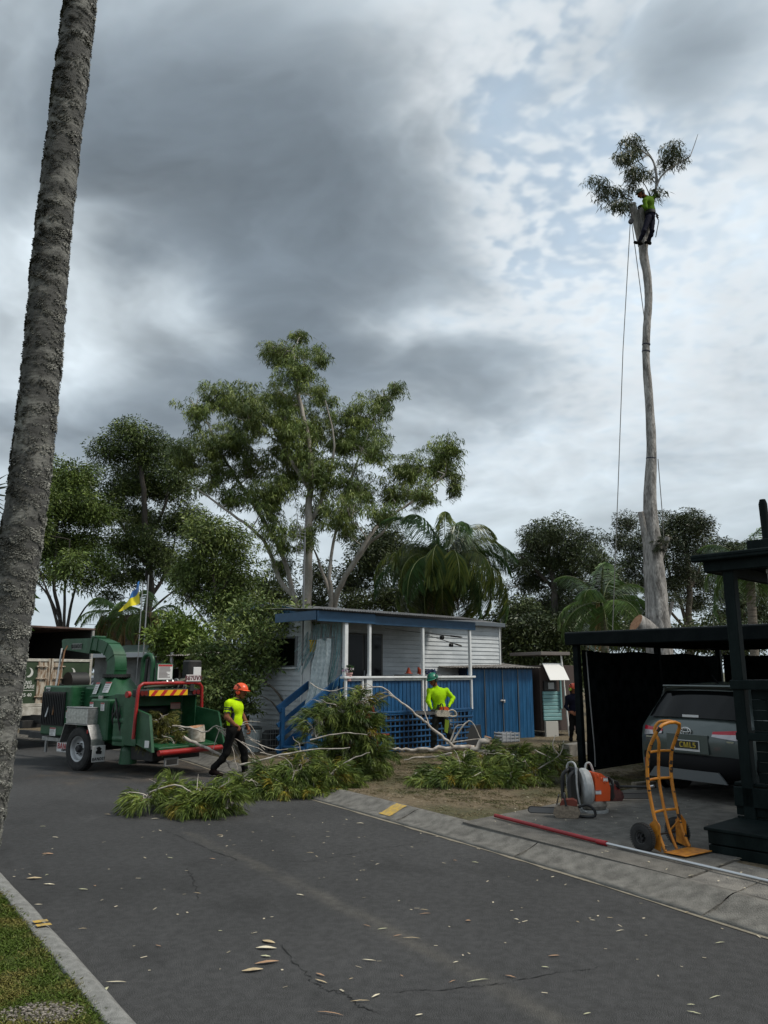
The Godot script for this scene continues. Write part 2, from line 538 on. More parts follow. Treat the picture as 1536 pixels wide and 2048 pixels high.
func make_ground() -> void:
	rng.seed = 3
	var nz := FastNoiseLite.new()
	nz.seed = 4; nz.frequency = 0.35; nz.fractal_octaves = 5
	var nf := FastNoiseLite.new()
	nf.seed = 9; nf.frequency = 3.0; nf.fractal_octaves = 3
	# far ground to the horizon
	var g := Geo.new()
	g.quad(Vector3(-2000, -0.12, 2000), Vector3(2000, -0.12, 2000), Vector3(2000, -0.12, -2000), Vector3(-2000, -0.12, -2000))
	structure("ground", g, surf("far_ground", Color(0.05, 0.055, 0.025), Color(0.11, 0.10, 0.06), 6.0, {"world": true, "rough": 0.95}))
	# asphalt
	var ea := line_pts(EDGE, 0.25)
	var le := line_pts(LEFT, 0.25)
	var m := mini(ea.size(), le.size())
	ea = ea.slice(0, m); le = le.slice(0, m)
	var seam := [v2(gp(380, 1668)), v2(gp(560, 1752)), v2(gp(700, 1820)), v2(gp(900, 1925)), v2(gp(1060, 2010)), v2(gp(1150, 2060))]
	var dustc := Vector2(-4.4, -15.9)
	var tint := func(p: Vector2) -> Color:
		var q := 1.0 + nz.get_noise_2d(p.x, p.y) * 0.28 + nf.get_noise_2d(p.x, p.y) * 0.12
		var c := Color(q, q, q)
		var ds := 9.0
		for i in seam.size() - 1: ds = minf(ds, seg_dist(p, seam[i], seam[i + 1]))
		var sw := exp(-ds * ds / 0.006) * (0.75 + nf.get_noise_2d(p.x * 2.0, p.y * 2.0))
		c = c.lerp(Color(2.2, 2.05, 1.75), clampf(sw, 0, 1) * 0.75)
		var dd := p.distance_to(dustc) + nz.get_noise_2d(p.x * 2.0, p.y * 2.0) * 1.6
		var dw := (1.0 - smoothstep(0.9, 2.6, dd)) * clampf(0.6 + nf.get_noise_2d(p.x, p.y) * 1.5, 0, 1)
		c = c.lerp(Color(2.6, 1.9, 1.25), dw * 0.6)
		var patch := smoothstep(0.12, 0.2, nz.get_noise_2d(p.x * 0.7 + 40.0, p.y * 0.7)) * 0.22      # older, darker mix
		var stain := smoothstep(0.34, 0.5, nz.get_noise_2d(p.x * 2.2 - 17.0, p.y * 2.2)) * 0.3
		return c * (1.0 - patch) * (1.0 - stain) * 0.36
	structure("road", strip(le, ea, 0, 0, 60, tint), surf("asphalt", Color(0.034, 0.034, 0.035), Color(0.20, 0.20, 0.202), 1.1, {"px": 512, "freq": 0.02, "fine": 0.28, "grain": 0.8, "contrast": 2.6, "rough": 0.88, "bump": 5.0, "vc": true, "world": true}))
	# cracks
	var crackm := flat("crack", lin(0.012, 0.012, 0.012), 1.0)
	var cracks := [[[860, 1682], [800, 1692], [740, 1701], [680, 1712], [620, 1723], [560, 1722]], [[375, 1735], [388, 1762], [396, 1800]], [[560, 1890], [610, 1945], [640, 1975], [690, 1990], [720, 2012], [760, 2030]], [[780, 1985], [900, 1978], [1000, 1968], [1120, 1946], [1200, 1935]], [[330, 1660], [420, 1700], [480, 1722]]]
	for cr in cracks:
		var pts := []
		for q in cr: pts.append(v2(gp(q[0], q[1])))
		var sm := smooth(pts, 12)
		for i in sm.size(): sm[i] += Vector2(rr(-1, 1), rr(-1, 1)) * 0.018
		structure("road_crack", ribbon(sm, 0.006, 0.004, 0.9), crackm)
	# right-hand kerb: mountable concrete, cast in lengths
	var conc := surf("kerb_concrete", Color(0.060, 0.057, 0.051), Color(0.215, 0.206, 0.186), 1.3, {"px": 512, "freq": 0.014, "fine": 0.2, "grain": 0.5, "contrast": 2.1, "rough": 0.92, "bump": 4.0, "world": true})
	var kerb := Node3D.new()
	kerb.name = "kerb"; add_child(kerb); tag(kerb, "", "", "", "structure")
	var run := 0
	var per := 9
	while run + per < m:
		var seg := ea.slice(run, run + per + 1)
		var d0: Vector2 = (seg[1] - seg[0]).normalized()
		seg[0] += d0 * 0.008; seg[-1] -= d0 * 0.008
		var kg := Geo.new()
		var rows := []
		for q in [[-0.03, -0.1], [-0.03, 0.012], [0.04, 0.02], [0.12, 0.035], [0.22, 0.075], [0.30, 0.108], [0.36, 0.122], [0.42, 0.122], [0.425, -0.1]]:
			var l := offset(seg, q[0])
			var row := []
			for p in l: row.append(Vector3(p.x, q[1] + (nf.get_noise_2d(p.x * 3, p.y * 3) * 0.004 if q[1] > 0 else 0.0), p.y))
			rows.append(row)
		rows.reverse()
		kg.skin(rows)
		var en := [rows[0][0], rows[2][0], rows[4][0], rows[6][0]]
		kg.quad(rows[0][0], rows[1][0], rows[7][0], rows[8][0]); kg.quad(rows[8][per], rows[7][per], rows[1][per], rows[0][per])
		obj("kerb_stone", kg, conc, kerb)
		run += per
	# gutter line of grit along the kerb
	structure("gutter_grit", ribbon(offset(ea, -0.055), 0.045, 0.005, 0.7), surf("grit", Color(0.07, 0.06, 0.045), Color(0.32, 0.285, 0.22), 0.25, {"fine": 0.25, "grain": 0.8, "rough": 1.0, "world": true}))
	# yellow paint marks on both kerbs
	var yel := surf("yellow_paint", Color(0.22, 0.19, 0.12), Color(0.62, 0.38, 0.03), 0.2, {"fine": 0.1, "grain": 0.6, "contrast": 3.0, "rough": 0.8, "world": true})
	var y0 := v2(gp(750, 1634, 0.06))
	var bi := 0
	for i in m:
		if ea[i].distance_to(y0 + Vector2(-0.14, 0.10)) < ea[bi].distance_to(y0 + Vector2(-0.14, 0.10)): bi = i
	var ys := [ea[bi], ea[bi + 1]]
	var yg := Geo.new()
	var prev := []
	for q in [[0.07, 0.027], [0.12, 0.037], [0.17, 0.056], [0.22, 0.078], [0.26, 0.096], [0.30, 0.112], [0.36, 0.127]]:
		var yl := offset(ys, q[0])
		var p_a := Vector3(yl[0].x, q[1] + 0.004, yl[0].y)
		var p_b := Vector3(yl[1].x, q[1] + 0.004, yl[1].y)
		if prev.size(): yg.quad(prev[1], prev[0], p_a, p_b)
		prev = [p_a, p_b]
	structure("kerb_marking", yg, yel)
	# verge of dry grass behind the kerb
	var far := []
	for i in m: far.append(ea[i] + Vector2(0.75, -0.66) * 60.0)
	var vt := func(p: Vector2) -> Color:
		var q := nz.get_noise_2d(p.x * 1.6, p.y * 1.6)
		var r := nf.get_noise_2d(p.x, p.y)
		var c := Color(1.0, 0.93, 0.82).lerp(Color(0.55, 0.62, 0.42), smoothstep(-0.1, 0.4, q))
		return c * (0.72 + r * 0.28)
	var near := []
	for p in offset(ea, 0.424): near.append(p)
	var mid := []
	for p in near: mid.append(p + Vector2(0.75, -0.66) * 9.0)
	var soil := surf("verge_soil", Color(0.095, 0.078, 0.052), Color(0.31, 0.255, 0.175), 1.0, {"px": 512, "freq": 0.02, "fine": 0.2, "grain": 0.6, "contrast": 2.2, "rough": 1.0, "bump": 6.0, "vc": true, "world": true})
	structure("verge", strip(near, mid, 0.1, 0.1, 60, vt), soil)
	structure("yard_ground", strip(mid, far, 0.097, 0.097, 12, func(_p: Vector2) -> Color: return Color(0.72, 0.69, 0.6)), soil)
	# left lawn with a narrow kerb
	var lk := offset(le, -0.16)
	var lfar := []
	for i in m: lfar.append(lk[i] + Vector2(-0.8, 0.62) * 14.0)
	var lt := func(_p: Vector2) -> Color: return Color(0.85, 0.88, 0.75)
	structure("lawn", strip(lk, lfar, 0.055, 0.10, 40, lt), surf("lawn_soil", Color(0.045, 0.055, 0.016), Color(0.12, 0.11, 0.042), 0.7, {"fine": 0.2, "grain": 0.6, "rough": 1.0, "vc": true, "world": true}))
	var rough_conc := surf("rough_concrete", Color(0.10, 0.10, 0.095), Color(0.40, 0.40, 0.38), 0.6, {"px": 512, "fine": 0.2, "grain": 0.75, "contrast": 2.2, "rough": 0.95, "bump": 9.0, "world": true})
	var lkerb := Node3D.new()
	lkerb.name = "lawn_kerb"; add_child(lkerb); tag(lkerb, "", "", "", "structure")
	run = 0
	per = 11
	while run + per < m:
		var seg := le.slice(run, run + per + 1)
		var kg := Geo.new()
		var rows := []
		for q in [[-0.165, -0.1], [-0.16, 0.062], [-0.13, 0.07], [-0.05, 0.064], [-0.01, 0.045], [0.015, -0.1]]:
			var l := offset(seg, q[0])
			var row := []
			for p in l: row.append(Vector3(p.x + nf.get_noise_2d(p.x * 3, p.y * 3) * 0.012, q[1] + nf.get_noise_2d(p.x * 4, p.y * 4) * 0.008, p.y))
			rows.append(row)
		rows.reverse()
		kg.skin(rows)
		obj("kerb_stone", kg, rough_conc, lkerb)
		run += per
	var ly := gp(84, 1848, 0.07)
	var ym := Geo.new()
	var ld := (le[20] - le[16]).normalized() as Vector2
	for s in 2:
		var c := Vector2(ly.x, ly.z) + ld * (s * 0.10 - 0.05)
		var w := Vector2(-ld.y, ld.x) * 0.05
		var e := ld * 0.03
		ym.quad(Vector3(c.x - w.x - e.x, 0.081, c.y - w.y - e.y), Vector3(c.x - w.x + e.x, 0.081, c.y - w.y + e.y), Vector3(c.x + w.x + e.x, 0.076, c.y + w.y + e.y), Vector3(c.x + w.x - e.x, 0.076, c.y + w.y - e.y))
	structure("kerb_marking", ym, yel)
	# concrete driveway slab up to the carport, with joints between pours
	var slabm := surf("driveway_concrete", Color(0.055, 0.051, 0.045), Color(0.19, 0.178, 0.158), 1.6, {"px": 512, "freq": 0.012, "fine": 0.25, "grain": 0.68, "contrast": 2.2, "rough": 0.93, "bump": 4.0, "world": true})
	var drive := Node3D.new()
	drive.name = "driveway"; add_child(drive); tag(drive, "", "", "", "structure")
	var p0 := gp(925, 1644, 0.125)
	var p1 := gp(1372, 1757, 0.125)
	var along := (p1 - p0) * 0.5
	var deep := A2()
	var at := 0.0
	for dep in [2.55, 2.9, 3.2]:
		for k in 2:
			var a: Vector3 = p0 + along * k + deep * at
			var b := a + along * 0.997
			var e: Vector3 = b + deep * (dep - 0.012)
			var d: Vector3 = a + deep * (dep - 0.012)
			Pr("slab", [Vector2(a.x, -a.z), Vector2(b.x, -b.z), Vector2(e.x, -e.z), Vector2(d.x, -d.z)], 0.1, Transform3D(Basis(Vector3.RIGHT, -PI / 2), Vector3(0, 0.128 - 0.05, 0)), slabm, drive)
		at += dep
	# pavers right of the slab
	var pav := surf("paver", Color(0.10, 0.095, 0.088), Color(0.24, 0.225, 0.20), 0.8, {"fine": 0.2, "grain": 0.5, "contrast": 1.8, "rough": 0.95, "bump": 4.0, "world": true})
	var path := Node3D.new()
	path.name = "paved_path"; add_child(path); tag(path, "", "", "", "structure")
	var al := along.normalized()
	for i in 5:
		for j in 2:
			var a := p1 + al * (0.02 + i * 0.46) + deep * (0.02 + j * 0.46)
			var b := a + al * 0.445
			var d := a + deep * 0.445
			var e := b + deep * 0.445
			Pr("paver", [Vector2(a.x, -a.z), Vector2(b.x, -b.z), Vector2(e.x, -e.z), Vector2(d.x, -d.z)], 0.08, Transform3D(Basis(Vector3.RIGHT, -PI / 2), Vector3(0, 0.122 - 0.04 + rr(-0.004, 0.006), 0)), pav, path)

# ---- the blue and white cabin with its porch
func boards(par: Node, m: Material, mk: Callable, y0: float, y1: float, pitch: float) -> void:
	var y = y0
	while y < y1 - 0.02:
		var ends: Array = mk.call(y + pitch * 0.5)      # [start, end, outward normal] in local space
		if ends.size():
			var a: Vector3 = ends[0]
			var b: Vector3 = ends[1]
			var nn: Vector3 = ends[2]
			var top: float = minf(pitch, y1 - y) - 0.004
			var g = Geo.new()
			var j = rr(-0.002, 0.002)
			for s in [[0.0, 0.026 + j, top, 0.006 + j]]:
				var a0 = Vector3(a.x, y, a.z) + nn * s[1]
				var b0 = Vector3(b.x, y, b.z) + nn * s[1]
				var b1 = Vector3(b.x, y + top, b.z) + nn * s[3]
				var a1 = Vector3(a.x, y + top, a.z) + nn * s[3]
				var ib = -nn * 0.03
				if (b0 - a0).cross(a1 - a0).dot(nn) > 0:
					g.quad(a0, b0, b1, a1)
					g.quad(a0 + ib, b0 + ib, b0, a0)
					g.quad(a1, b1, b1 + ib, a1 + ib)
				else:
					g.quad(b0, a0, a1, b1)
					g.quad(b0 + ib, a0 + ib, a0, b0)
					g.quad(b1, a1, a1 + ib, b1 + ib)
				g.quad(a0 + ib, a0, a1, a1 + ib); g.quad(b0, b0 + ib, b1 + ib, b1)
			obj("weatherboard", g, m, par)
		y += pitch
func corrugated(w: float, d: float, pitch := 0.076, amp := 0.009, cols := 4) -> Geo:   # sheet in local xz, ribs along z
	var g = Geo.new()
	var nx = int(w / pitch * cols)
	var rows = []
	for z in [d, 0.0]:
		var row = []
		for i in nx + 1:
			var x = w * i / nx
			row.append(Vector3(x, sin(x / pitch * TAU) * amp, z))
		rows.append(row)
	g.skin(rows)
	var low = []
	for r in rows:
		var row = []
		for p in r: row.append(p + Vector3(0, -0.006, 0))
		low.append(row)
	low.reverse()
	g.skin(low)
	for i in nx:
		g.quad(low[1][i], low[1][i + 1], rows[0][i + 1], rows[0][i])
	return g
func glass() -> StandardMaterial3D:
	if M.has("glass"): return M.glass
	var m = StandardMaterial3D.new()
	m.albedo_color = Color(0.03, 0.035, 0.04, 0.82)
	m.transparency = BaseMaterial3D.TRANSPARENCY_ALPHA
	m.roughness = 0.05
	M.glass = m
	return m
func make_house() -> void:
	rng.seed = 30
	var turn = PI / 2 - park
	var at = Vector3(-1.86, 0.1, -18.0)
	var h = thing("porch_cabin", "white weatherboard cabin with a blue railed porch and corrugated roof", "cabin", at, turn)
	var white = surf("siding", Color(0.40, 0.43, 0.45), Color(0.58, 0.61, 0.63), 1.6, {"rough": 0.55, "freq": 0.02, "stretch": Vector3(0.4, 1, 0.4)})
	var wpaint = surf("white_paint", Color(0.52, 0.54, 0.55), Color(0.70, 0.72, 0.73), 0.9, {"rough": 0.5})
	var blue = surf("blue_paint", Color(0.006, 0.052, 0.135), Color(0.014, 0.090, 0.22), 0.8, {"rough": 0.45, "stretch": Vector3(1, 0.3, 1)})
	var fascia = surf("blue_fascia", Color(0.011, 0.052, 0.11), Color(0.02, 0.075, 0.15), 1.2, {"rough": 0.5})
	var iron = surf("roof_iron", Color(0.05, 0.05, 0.053), Color(0.19, 0.19, 0.195), 1.4, {"rough": 0.6, "metal": 0.3, "contrast": 2.2})
	var darkin = flat("dark_inside", lin(0.02, 0.02, 0.022), 0.9)
	var grey = flat("grey_frame", lin(0.22, 0.23, 0.24), 0.4, 0.4)
	var L = 7.15
	var Wd = 3.0
	var E = 3.10          # eave height above local ground
	var PK = 3.38
	# core behind the boards
	var core = Geo.new()
	core.box(Vector3(L / 2, 1.65, -Wd / 2), Vector3(L - 0.08, 2.85, Wd - 0.08))
	obj("wall_core", core, flat("core", lin(0.25, 0.26, 0.27), 0.9), h)
	Pr("gable_core", [Vector2(-Wd / 2, 3.07), Vector2(Wd / 2, 3.07), Vector2(0, PK)], 0.06, Transform3D(Basis(Vector3.UP, PI / 2), Vector3(0.06, 0, -Wd / 2)), flat("core", Color.WHITE), h)
	boards(h, white, func(y: float) -> Array:
		var in_ = 0.0
		if y > E: in_ = Wd / 2 * (y - E) / (PK - E)
		if in_ > Wd / 2 - 0.15: return []
		return [Vector3(0, 0, -Wd + in_), Vector3(0, 0, -in_), Vector3(-1, 0, 0)], 0.22, PK - 0.04, 0.112)
	boards(h, white, func(y: float) -> Array: return [Vector3(0.02, 0, 0), Vector3(L, 0, 0), Vector3(0, 0, 1)], 0.22, E, 0.112)
	Bx("corner_trim", Vector3(L + 0.0, 1.66, 0.02), Vector3(0.05, 2.9, 0.05), wpaint, h)
	Bx("corner_trim", Vector3(-0.02, 1.6, 0.0), Vector3(0.05, 2.8, 0.06), wpaint, h)
	Bx("wing_board", Vector3(-0.03, 1.65, 0.19), Vector3(0.035, 2.7, 0.26), wpaint, h)
	# gable window
	var wn = Bx("window", Vector3(-0.03, 2.22, -0.68), Vector3(0.05, 0.72, 0.98), grey, h)
	for z in [-0.9, -0.46]:
		Bx("pane", Vector3(-0.062, 2.22, z), Vector3(0.012, 0.62, 0.42), glass(), wn, 0.0)
	Bx("window_sill", Vector3(-0.07, 1.85, -0.68), Vector3(0.09, 0.04, 1.06), wpaint, wn)
	# sliding door in the porch wall
	var dr = Bx("sliding_door", Vector3(1.8, 1.72, 0.035), Vector3(1.3, 1.95, 0.05), flat("bronze_frame", lin(0.06, 0.055, 0.05), 0.5), h)
	for x in [1.48, 2.1]:
		Bx("pane", Vector3(x, 1.75, 0.068), Vector3(0.56, 1.8, 0.012), flat("door_glass", lin(0.012, 0.013, 0.015), 0.12, 0.0, 0.3), dr, 0.0)
	Bx("door_handle", Vector3(1.80, 1.7, 0.09), Vector3(0.03, 0.2, 0.03), grey, dr)
	# cabin roof
	var rf = Geo.new()
	for s in [-1.0, 1.0]:
		var lowz = -Wd / 2 + s * (Wd / 2 + 0.14)
		var a = Vector3(-0.14, PK + 0.06, -Wd / 2)
		var b = Vector3(L + 0.1, PK + 0.06, -Wd / 2)
		var d = Vector3(L + 0.1, E + 0.05, lowz)
		var e = Vector3(-0.14, E + 0.05, lowz)
		if s > 0: rf.quad(a, e, d, b)
		else: rf.quad(b, d, e, a)
		rf.quad(e + Vector3(0, -0.03, 0), a + Vector3(0, -0.03, 0), b + Vector3(0, -0.03, 0), d + Vector3(0, -0.03, 0))
	obj("roof", rf, iron, h)
	for s in [-1.0, 1.0]:
		var g = Geo.new()
		g.bar(Vector3(-0.13, PK - 0.01, -Wd / 2), Vector3(-0.13, E - 0.02, -Wd / 2 + s * (Wd / 2 + 0.14)), 0.035, 0.15, 0.004)
		obj("barge_board", g, fascia, h)
	Bx("gutter", Vector3(L / 2 + 2.2, E + 0.0, 0.17), Vector3(L - 4.3, 0.11, 0.1), flat("gutter_grey", lin(0.10, 0.12, 0.14), 0.5), h)
	# porch roof, falling a little to the front
	var PD = 1.5
	var sheet = corrugated(5.2, PD + 0.34)
	var pr = obj("porch_roof", sheet, iron, h)
	pr.transform = Transform3D(Basis(Vector3.RIGHT, deg_to_rad(3.2)), Vector3(-0.85, 3.16, -0.12))
	Bx("fascia_board", Vector3(0.0, 2.92, PD + 0.055), Vector3(1.62, 0.22, 0.05), surf("blue_fascia_pale", Color(0.014, 0.065, 0.14), Color(0.024, 0.092, 0.185), 1.2, {"rough": 0.5}), h)
	Bx("fascia_board", Vector3(2.55, 2.90, PD + 0.035), Vector3(3.46, 0.2, 0.045), fascia, h)
	Bx("fascia_board", Vector3(-0.79, 2.94, PD / 2), Vector3(0.045, 0.2, PD), fascia, h)
	Bx("roof_beam", Vector3(1.8, 2.95, PD / 2), Vector3(4.9, 0.1, 0.06), flat("beam_timber", lin(0.16, 0.15, 0.14), 0.8), h)
	for x in [0.0, 0.7, 2.4, 4.1]:
		Bx("porch_post", Vector3(x, 2.25, PD), Vector3(0.07, 1.15, 0.07) if x > 0 else Vector3(0.10, 1.15, 0.09), wpaint, h, 0.008)
	# deck
	for i in 11:
		Bx("deck_board", Vector3(2.2, 0.67, 0.07 + i * 0.138), Vector3(3.9, 0.03, 0.13), surf("deck_wood", Color(0.05, 0.045, 0.04), Color(0.12, 0.11, 0.10), 0.7, {"stretch": Vector3(0.2, 1, 3)}), h)
	# balustrade
	Bx("handrail", Vector3(2.06, 1.645, PD + 0.01), Vector3(4.3, 0.05, 0.16), wpaint, h, 0.008)
	Bx("handrail", Vector3(4.14, 1.645, PD / 2), Vector3(0.12, 0.048, PD - 0.1), wpaint, h, 0.008)
	for x in [0.0, 0.48, 2.36, 2.47, 4.1]:
		Bx("panel_stile", Vector3(x, 1.24, PD + 0.02), Vector3(0.05, 0.76, 0.06), wpaint, h)
	Bx("panel_stile", Vector3(0.66, 1.0, PD + 0.02), Vector3(0.17, 1.24, 0.08), wpaint, h)
	for s in [[0.02, 0.46], [0.75, 2.33], [2.50, 4.07]]:
		Bx("panel_rail", Vector3((s[0] + s[1]) / 2, 1.592, PD + 0.02), Vector3(s[1] - s[0], 0.045, 0.05), wpaint, h)
		var n = int((s[1] - s[0]) / 0.118)
		var pw: float = (s[1] - s[0]) / n
		for i in n:
			Bx("porch_panel", Vector3(s[0] + (i + 0.5) * pw, 1.22, PD - 0.002 + rr(-0.004, 0.004)), Vector3(pw - 0.016, 0.7, 0.02), blue, h, 0.004)
	Bx("panel_backing", Vector3(2.06, 1.2, PD - 0.04), Vector3(4.1, 0.72, 0.02), flat("navy", lin(0.004, 0.018, 0.05), 0.7), h)
	# lattice skirt
	var x0 = 0.78
	for i in 25:
		Bx("lattice_slat", Vector3(x0 + i * 0.139, 0.44, PD + 0.012), Vector3(0.036, 0.88, 0.012), blue, h, 0.003)
	for i in 7:
		Bx("lattice_slat", Vector3(2.44, 0.06 + i * 0.128, PD + 0.027), Vector3(3.42, 0.036, 0.014), blue, h, 0.003)
	Bx("lattice_rail", Vector3(2.44, 0.875, PD + 0.036), Vector3(3.42, 0.05, 0.02), blue, h)
	Bx("under_floor", Vector3(2.3, 0.3, 0.6), Vector3(3.8, 0.6, 0.05), flat("skirt_timber", lin(0.07, 0.06, 0.05), 0.9), h)
	# stairs up into the porch end
	for i in 3:
		Bx("stair_tread", Vector3(-0.62 + i * 0.30, 0.18 + i * 0.18, 0.72), Vector3(0.27, 0.045, 0.86), blue, h)
	for z in [0.27, 1.17]:
		var g = Geo.new()
		g.bar(Vector3(-0.85, 0.06, z), Vector3(0.10, 0.66, z), 0.04, 0.2, 0.004)
		obj("stringer", g, blue, h)
		for q in [[1.06, 0.15, 0.05], [0.72, 0.10, 0.035], [0.44, 0.10, 0.035]]:
			var b = Geo.new()
			b.bar(Vector3(-0.86, q[0] - 0.1, z), Vector3(0.28, q[0] + 0.62, z), q[2], q[1], 0.006)
			obj("stair_rail", b, blue, h)
		Bx("stair_post", Vector3(-0.74, 0.5, z + 0.01), Vector3(0.09, 1.0, 0.09), blue, h)
		Bx("stair_post", Vector3(0.14, 0.9, z + 0.01), Vector3(0.08, 1.5, 0.08), blue, h)
	# things on and around the porch
	var X = Transform3D(Basis(Vector3.UP, turn), at)
	var teal = surf("teal_strip", Color(0.09, 0.22, 0.25), Color(0.36, 0.50, 0.52), 0.3, {"rough": 0.35, "contrast": 2.4})
	var sc = thing("strip_curtain", "teal plastic strip curtain blown sideways over the porch stairs", "curtain", at, turn)
	for i in 46:
		var s = i / 45.0
		var z = 0.12 + s * 1.3
		var top = Vector3(0.02 + rr(-0.04, 0.04), 2.82, z)
		var pull = 0.42 * (0.3 + 0.7 * s)
		var lowp = Vector3(-0.05 - rr(0.0, 0.2), 1.35 + rr(-0.25, 0.45) if s < 0.45 else 0.75 + rr(-0.1, 0.5), z - pull + rr(-0.06, 0.06))
		if s < 0.45: lowp.y = rr(1.7, 2.25)
		var mid = top.lerp(lowp, 0.5) + Vector3(rr(-0.03, 0.03), 0, 0.12 + rr(-0.02, 0.02))
		var g = Geo.new()
		var pts = smooth([top, mid, lowp], 5)
		var w = rr(0.008, 0.016)
		g.tube(pts, w, 4, false, 0.25)
		obj("plastic_strip", g, teal, sc)
	var tarp = thing("hanging_sheet", "pale blue grey folded sheet hanging beside the porch stairs", "sheet", at, turn)
	var rows = []
	for j in 15:
		var v = j / 14.0
		var row = []
		for i in 25:
			var u = i / 24.0
			var wid = lerpf(0.45, 0.75, v)
			var zc = lerpf(1.05, 0.72, v)
			row.append(Vector3(-0.22 - 0.035 * sin(u * 24.0 + v * 2.0) - 0.02 * sin(u * 47.0 - v * 3.0), lerpf(2.45, 0.72, v) + 0.03 * sin(u * 9.0), zc + (u - 0.5) * wid + 0.02 * sin(v * 14.0 + u * 5.0)))
		rows.append(row)
	var tg = Geo.new()
	tg.skin(rows)
	obj("cloth", tg, surf("sheet_cloth", Color(0.40, 0.48, 0.51), Color(0.74, 0.80, 0.82), 0.35, {"rough": 0.8, "contrast": 2.0, "bump": 6.0}), tarp)
	Tb("hanging_rod", [Vector3(-0.1, 2.5, 0.85), Vector3(-0.1, 2.5, 1.25)], 0.012, grey, tarp, 6)
	var yl = thing("yellow_bird_box", "small yellow box hung high beside the porch doorway", "box", X * Vector3(-0.05, 2.2, 0.42), turn)
	Bx("box_body", Vector3(0, 0.12, 0), Vector3(0.1, 0.24, 0.13), flat("yellow_plastic", lin(0.62, 0.42, 0.01), 0.45), yl, 0.015)
	Bx("lid", Vector3(0, 0.255, 0), Vector3(0.12, 0.03, 0.15), flat("yellow_plastic", Color.WHITE), yl, 0.01)
	Bx("pole", Vector3(0.06, -0.75, 0), Vector3(0.06, 1.5, 0.06), flat("brown_timber", lin(0.075, 0.04, 0.015), 0.8), yl)
	# potted flowers on the rail
	var pot = thing("flower_pot", "pink pot of small flowers on the porch rail", "pot plant", X * Vector3(0.08, 1.57, 1.51), turn)
	var pg = Geo.new()
	pg.lathe([Vector2(0.0, 0.0), Vector2(0.065, 0.0), Vector2(0.09, 0.15), Vector2(0.1, 0.15), Vector2(0.1, 0.18), Vector2(0.08, 0.18), Vector2(0.075, 0.14), Vector2(0, 0.14)], 18)
	obj("pot", pg, flat("pink_clay", lin(0.5, 0.30, 0.28), 0.7), pot)
	var fl = Geo.new()
	for i in 90:
		var p = Vector3(0, 0.25, 0) + rball() * Vector3(0.15, 0.1, 0.15)
		fl.col = Color(0.03, 0.07, 0.02) if i % 4 else [Color(0.5, 0.25, 0.4), Color(0.7, 0.65, 0.7), Color(0.35, 0.12, 0.3)][i % 3]
		var d1 = rball().normalized() * 0.03
		var d2 = rball().normalized() * 0.025
		fl.quad(p - d1, p - d2, p + d1, p + d2)
	obj("flowers", fl, leafmat("leaf_soft"), pot)
	# antennas
	antenna(zp(606, 1250, -17.75), 3.2, 14, "tall television antenna on a mast at the cabin corner", zp(606, 1250, -17.75).y)
	# fishing rods hung under the porch roof
	for i in 2:
		var rod = thing("fishing_rod", ["fishing rod hung level under the porch roof", "fishing rod hung at a slant under the porch roof"][i], "fishing rod", at, turn)
		var a = Vector3(1.3, 2.74, PD - 0.12)
		var b = Vector3(3.95, 2.62, PD - 0.12)
		if i == 1: a = Vector3(2.45, 2.66, PD - 0.05); b = Vector3(3.85, 2.40, PD - 0.05)
		Tb("blank", [a, a.lerp(b, 0.5), b], [0.004, 0.009, 0.015], flat("rod_black", lin(0.012, 0.012, 0.012), 0.4), rod, 6)
		Tb("grip", [b.lerp(a, 0.02), b.lerp(a, 0.16)], 0.02, flat("cork", lin(0.03, 0.025, 0.02), 0.9), rod, 8)
		var r = Geo.new()
		r.lathe([Vector2(0, -0.035), Vector2(0.05, -0.035), Vector2(0.05, -0.02), Vector2(0.03, -0.015), Vector2(0.03, 0.015), Vector2(0.05, 0.02), Vector2(0.05, 0.035), Vector2(0, 0.035)], 14, b.lerp(a, 0.28) + Vector3(0, -0.06, 0), Vector3(1, 0, 0.2))
		obj("reel", r, flat("rod_black", Color.WHITE), rod)
	# clutter on the deck
	var tbl = thing("porch_table", "dark folding table behind the porch rail", "table", X * Vector3(1.55, 0.685, 0.7), turn)
	Bx("table_top", Vector3(0, 0.78, 0), Vector3(1.1, 0.04, 0.55), flat("dark_wood", lin(0.04, 0.035, 0.03), 0.6), tbl)
	for q in [[-0.5, -0.22], [0.5, -0.22], [-0.5, 0.22], [0.5, 0.22]]:
		Bx("leg", Vector3(q[0], 0.38, q[1]), Vector3(0.04, 0.76, 0.04), flat("dark_wood", Color.WHITE), tbl)
	var bt = thing("white_bottle", "small white bottle standing on the porch table", "bottle", X * Vector3(1.3, 1.485, 0.75), turn)
	var bg = Geo.new()
	bg.lathe([Vector2(0, 0), Vector2(0.035, 0), Vector2(0.035, 0.13), Vector2(0.014, 0.18), Vector2(0.014, 0.22), Vector2(0, 0.22)], 14)
	obj("bottle_body", bg, flat("white_plastic", lin(0.7, 0.7, 0.7), 0.4), bt)
	obj("cap", cyl(0.017, 0.02, Vector3(0, 0.22, 0)), flat("grey_plastic", lin(0.3, 0.3, 0.3), 0.5), bt)
	var tub = thing("storage_tub", "dark grey tub full of gear behind the porch rail", "tub", X * Vector3(3.0, 0.685, 0.75), turn)
	Pr("tub_body", [Vector2(-0.42, 0), Vector2(0.42, 0), Vector2(0.5, 0.98), Vector2(-0.5, 0.98)], 0.6, Transform3D(), flat("tub_grey", lin(0.07, 0.075, 0.08), 0.6), tub)
	Bx("tub_rim", Vector3(0, 0.99, 0), Vector3(1.06, 0.05, 0.66), flat("tub_grey", Color.WHITE), tub, 0.02)
	var coil = thing("hose_coil", "coil of dark blue hose on the storage tub", "hose", X * Vector3(3.3, 1.72, 0.8), turn)
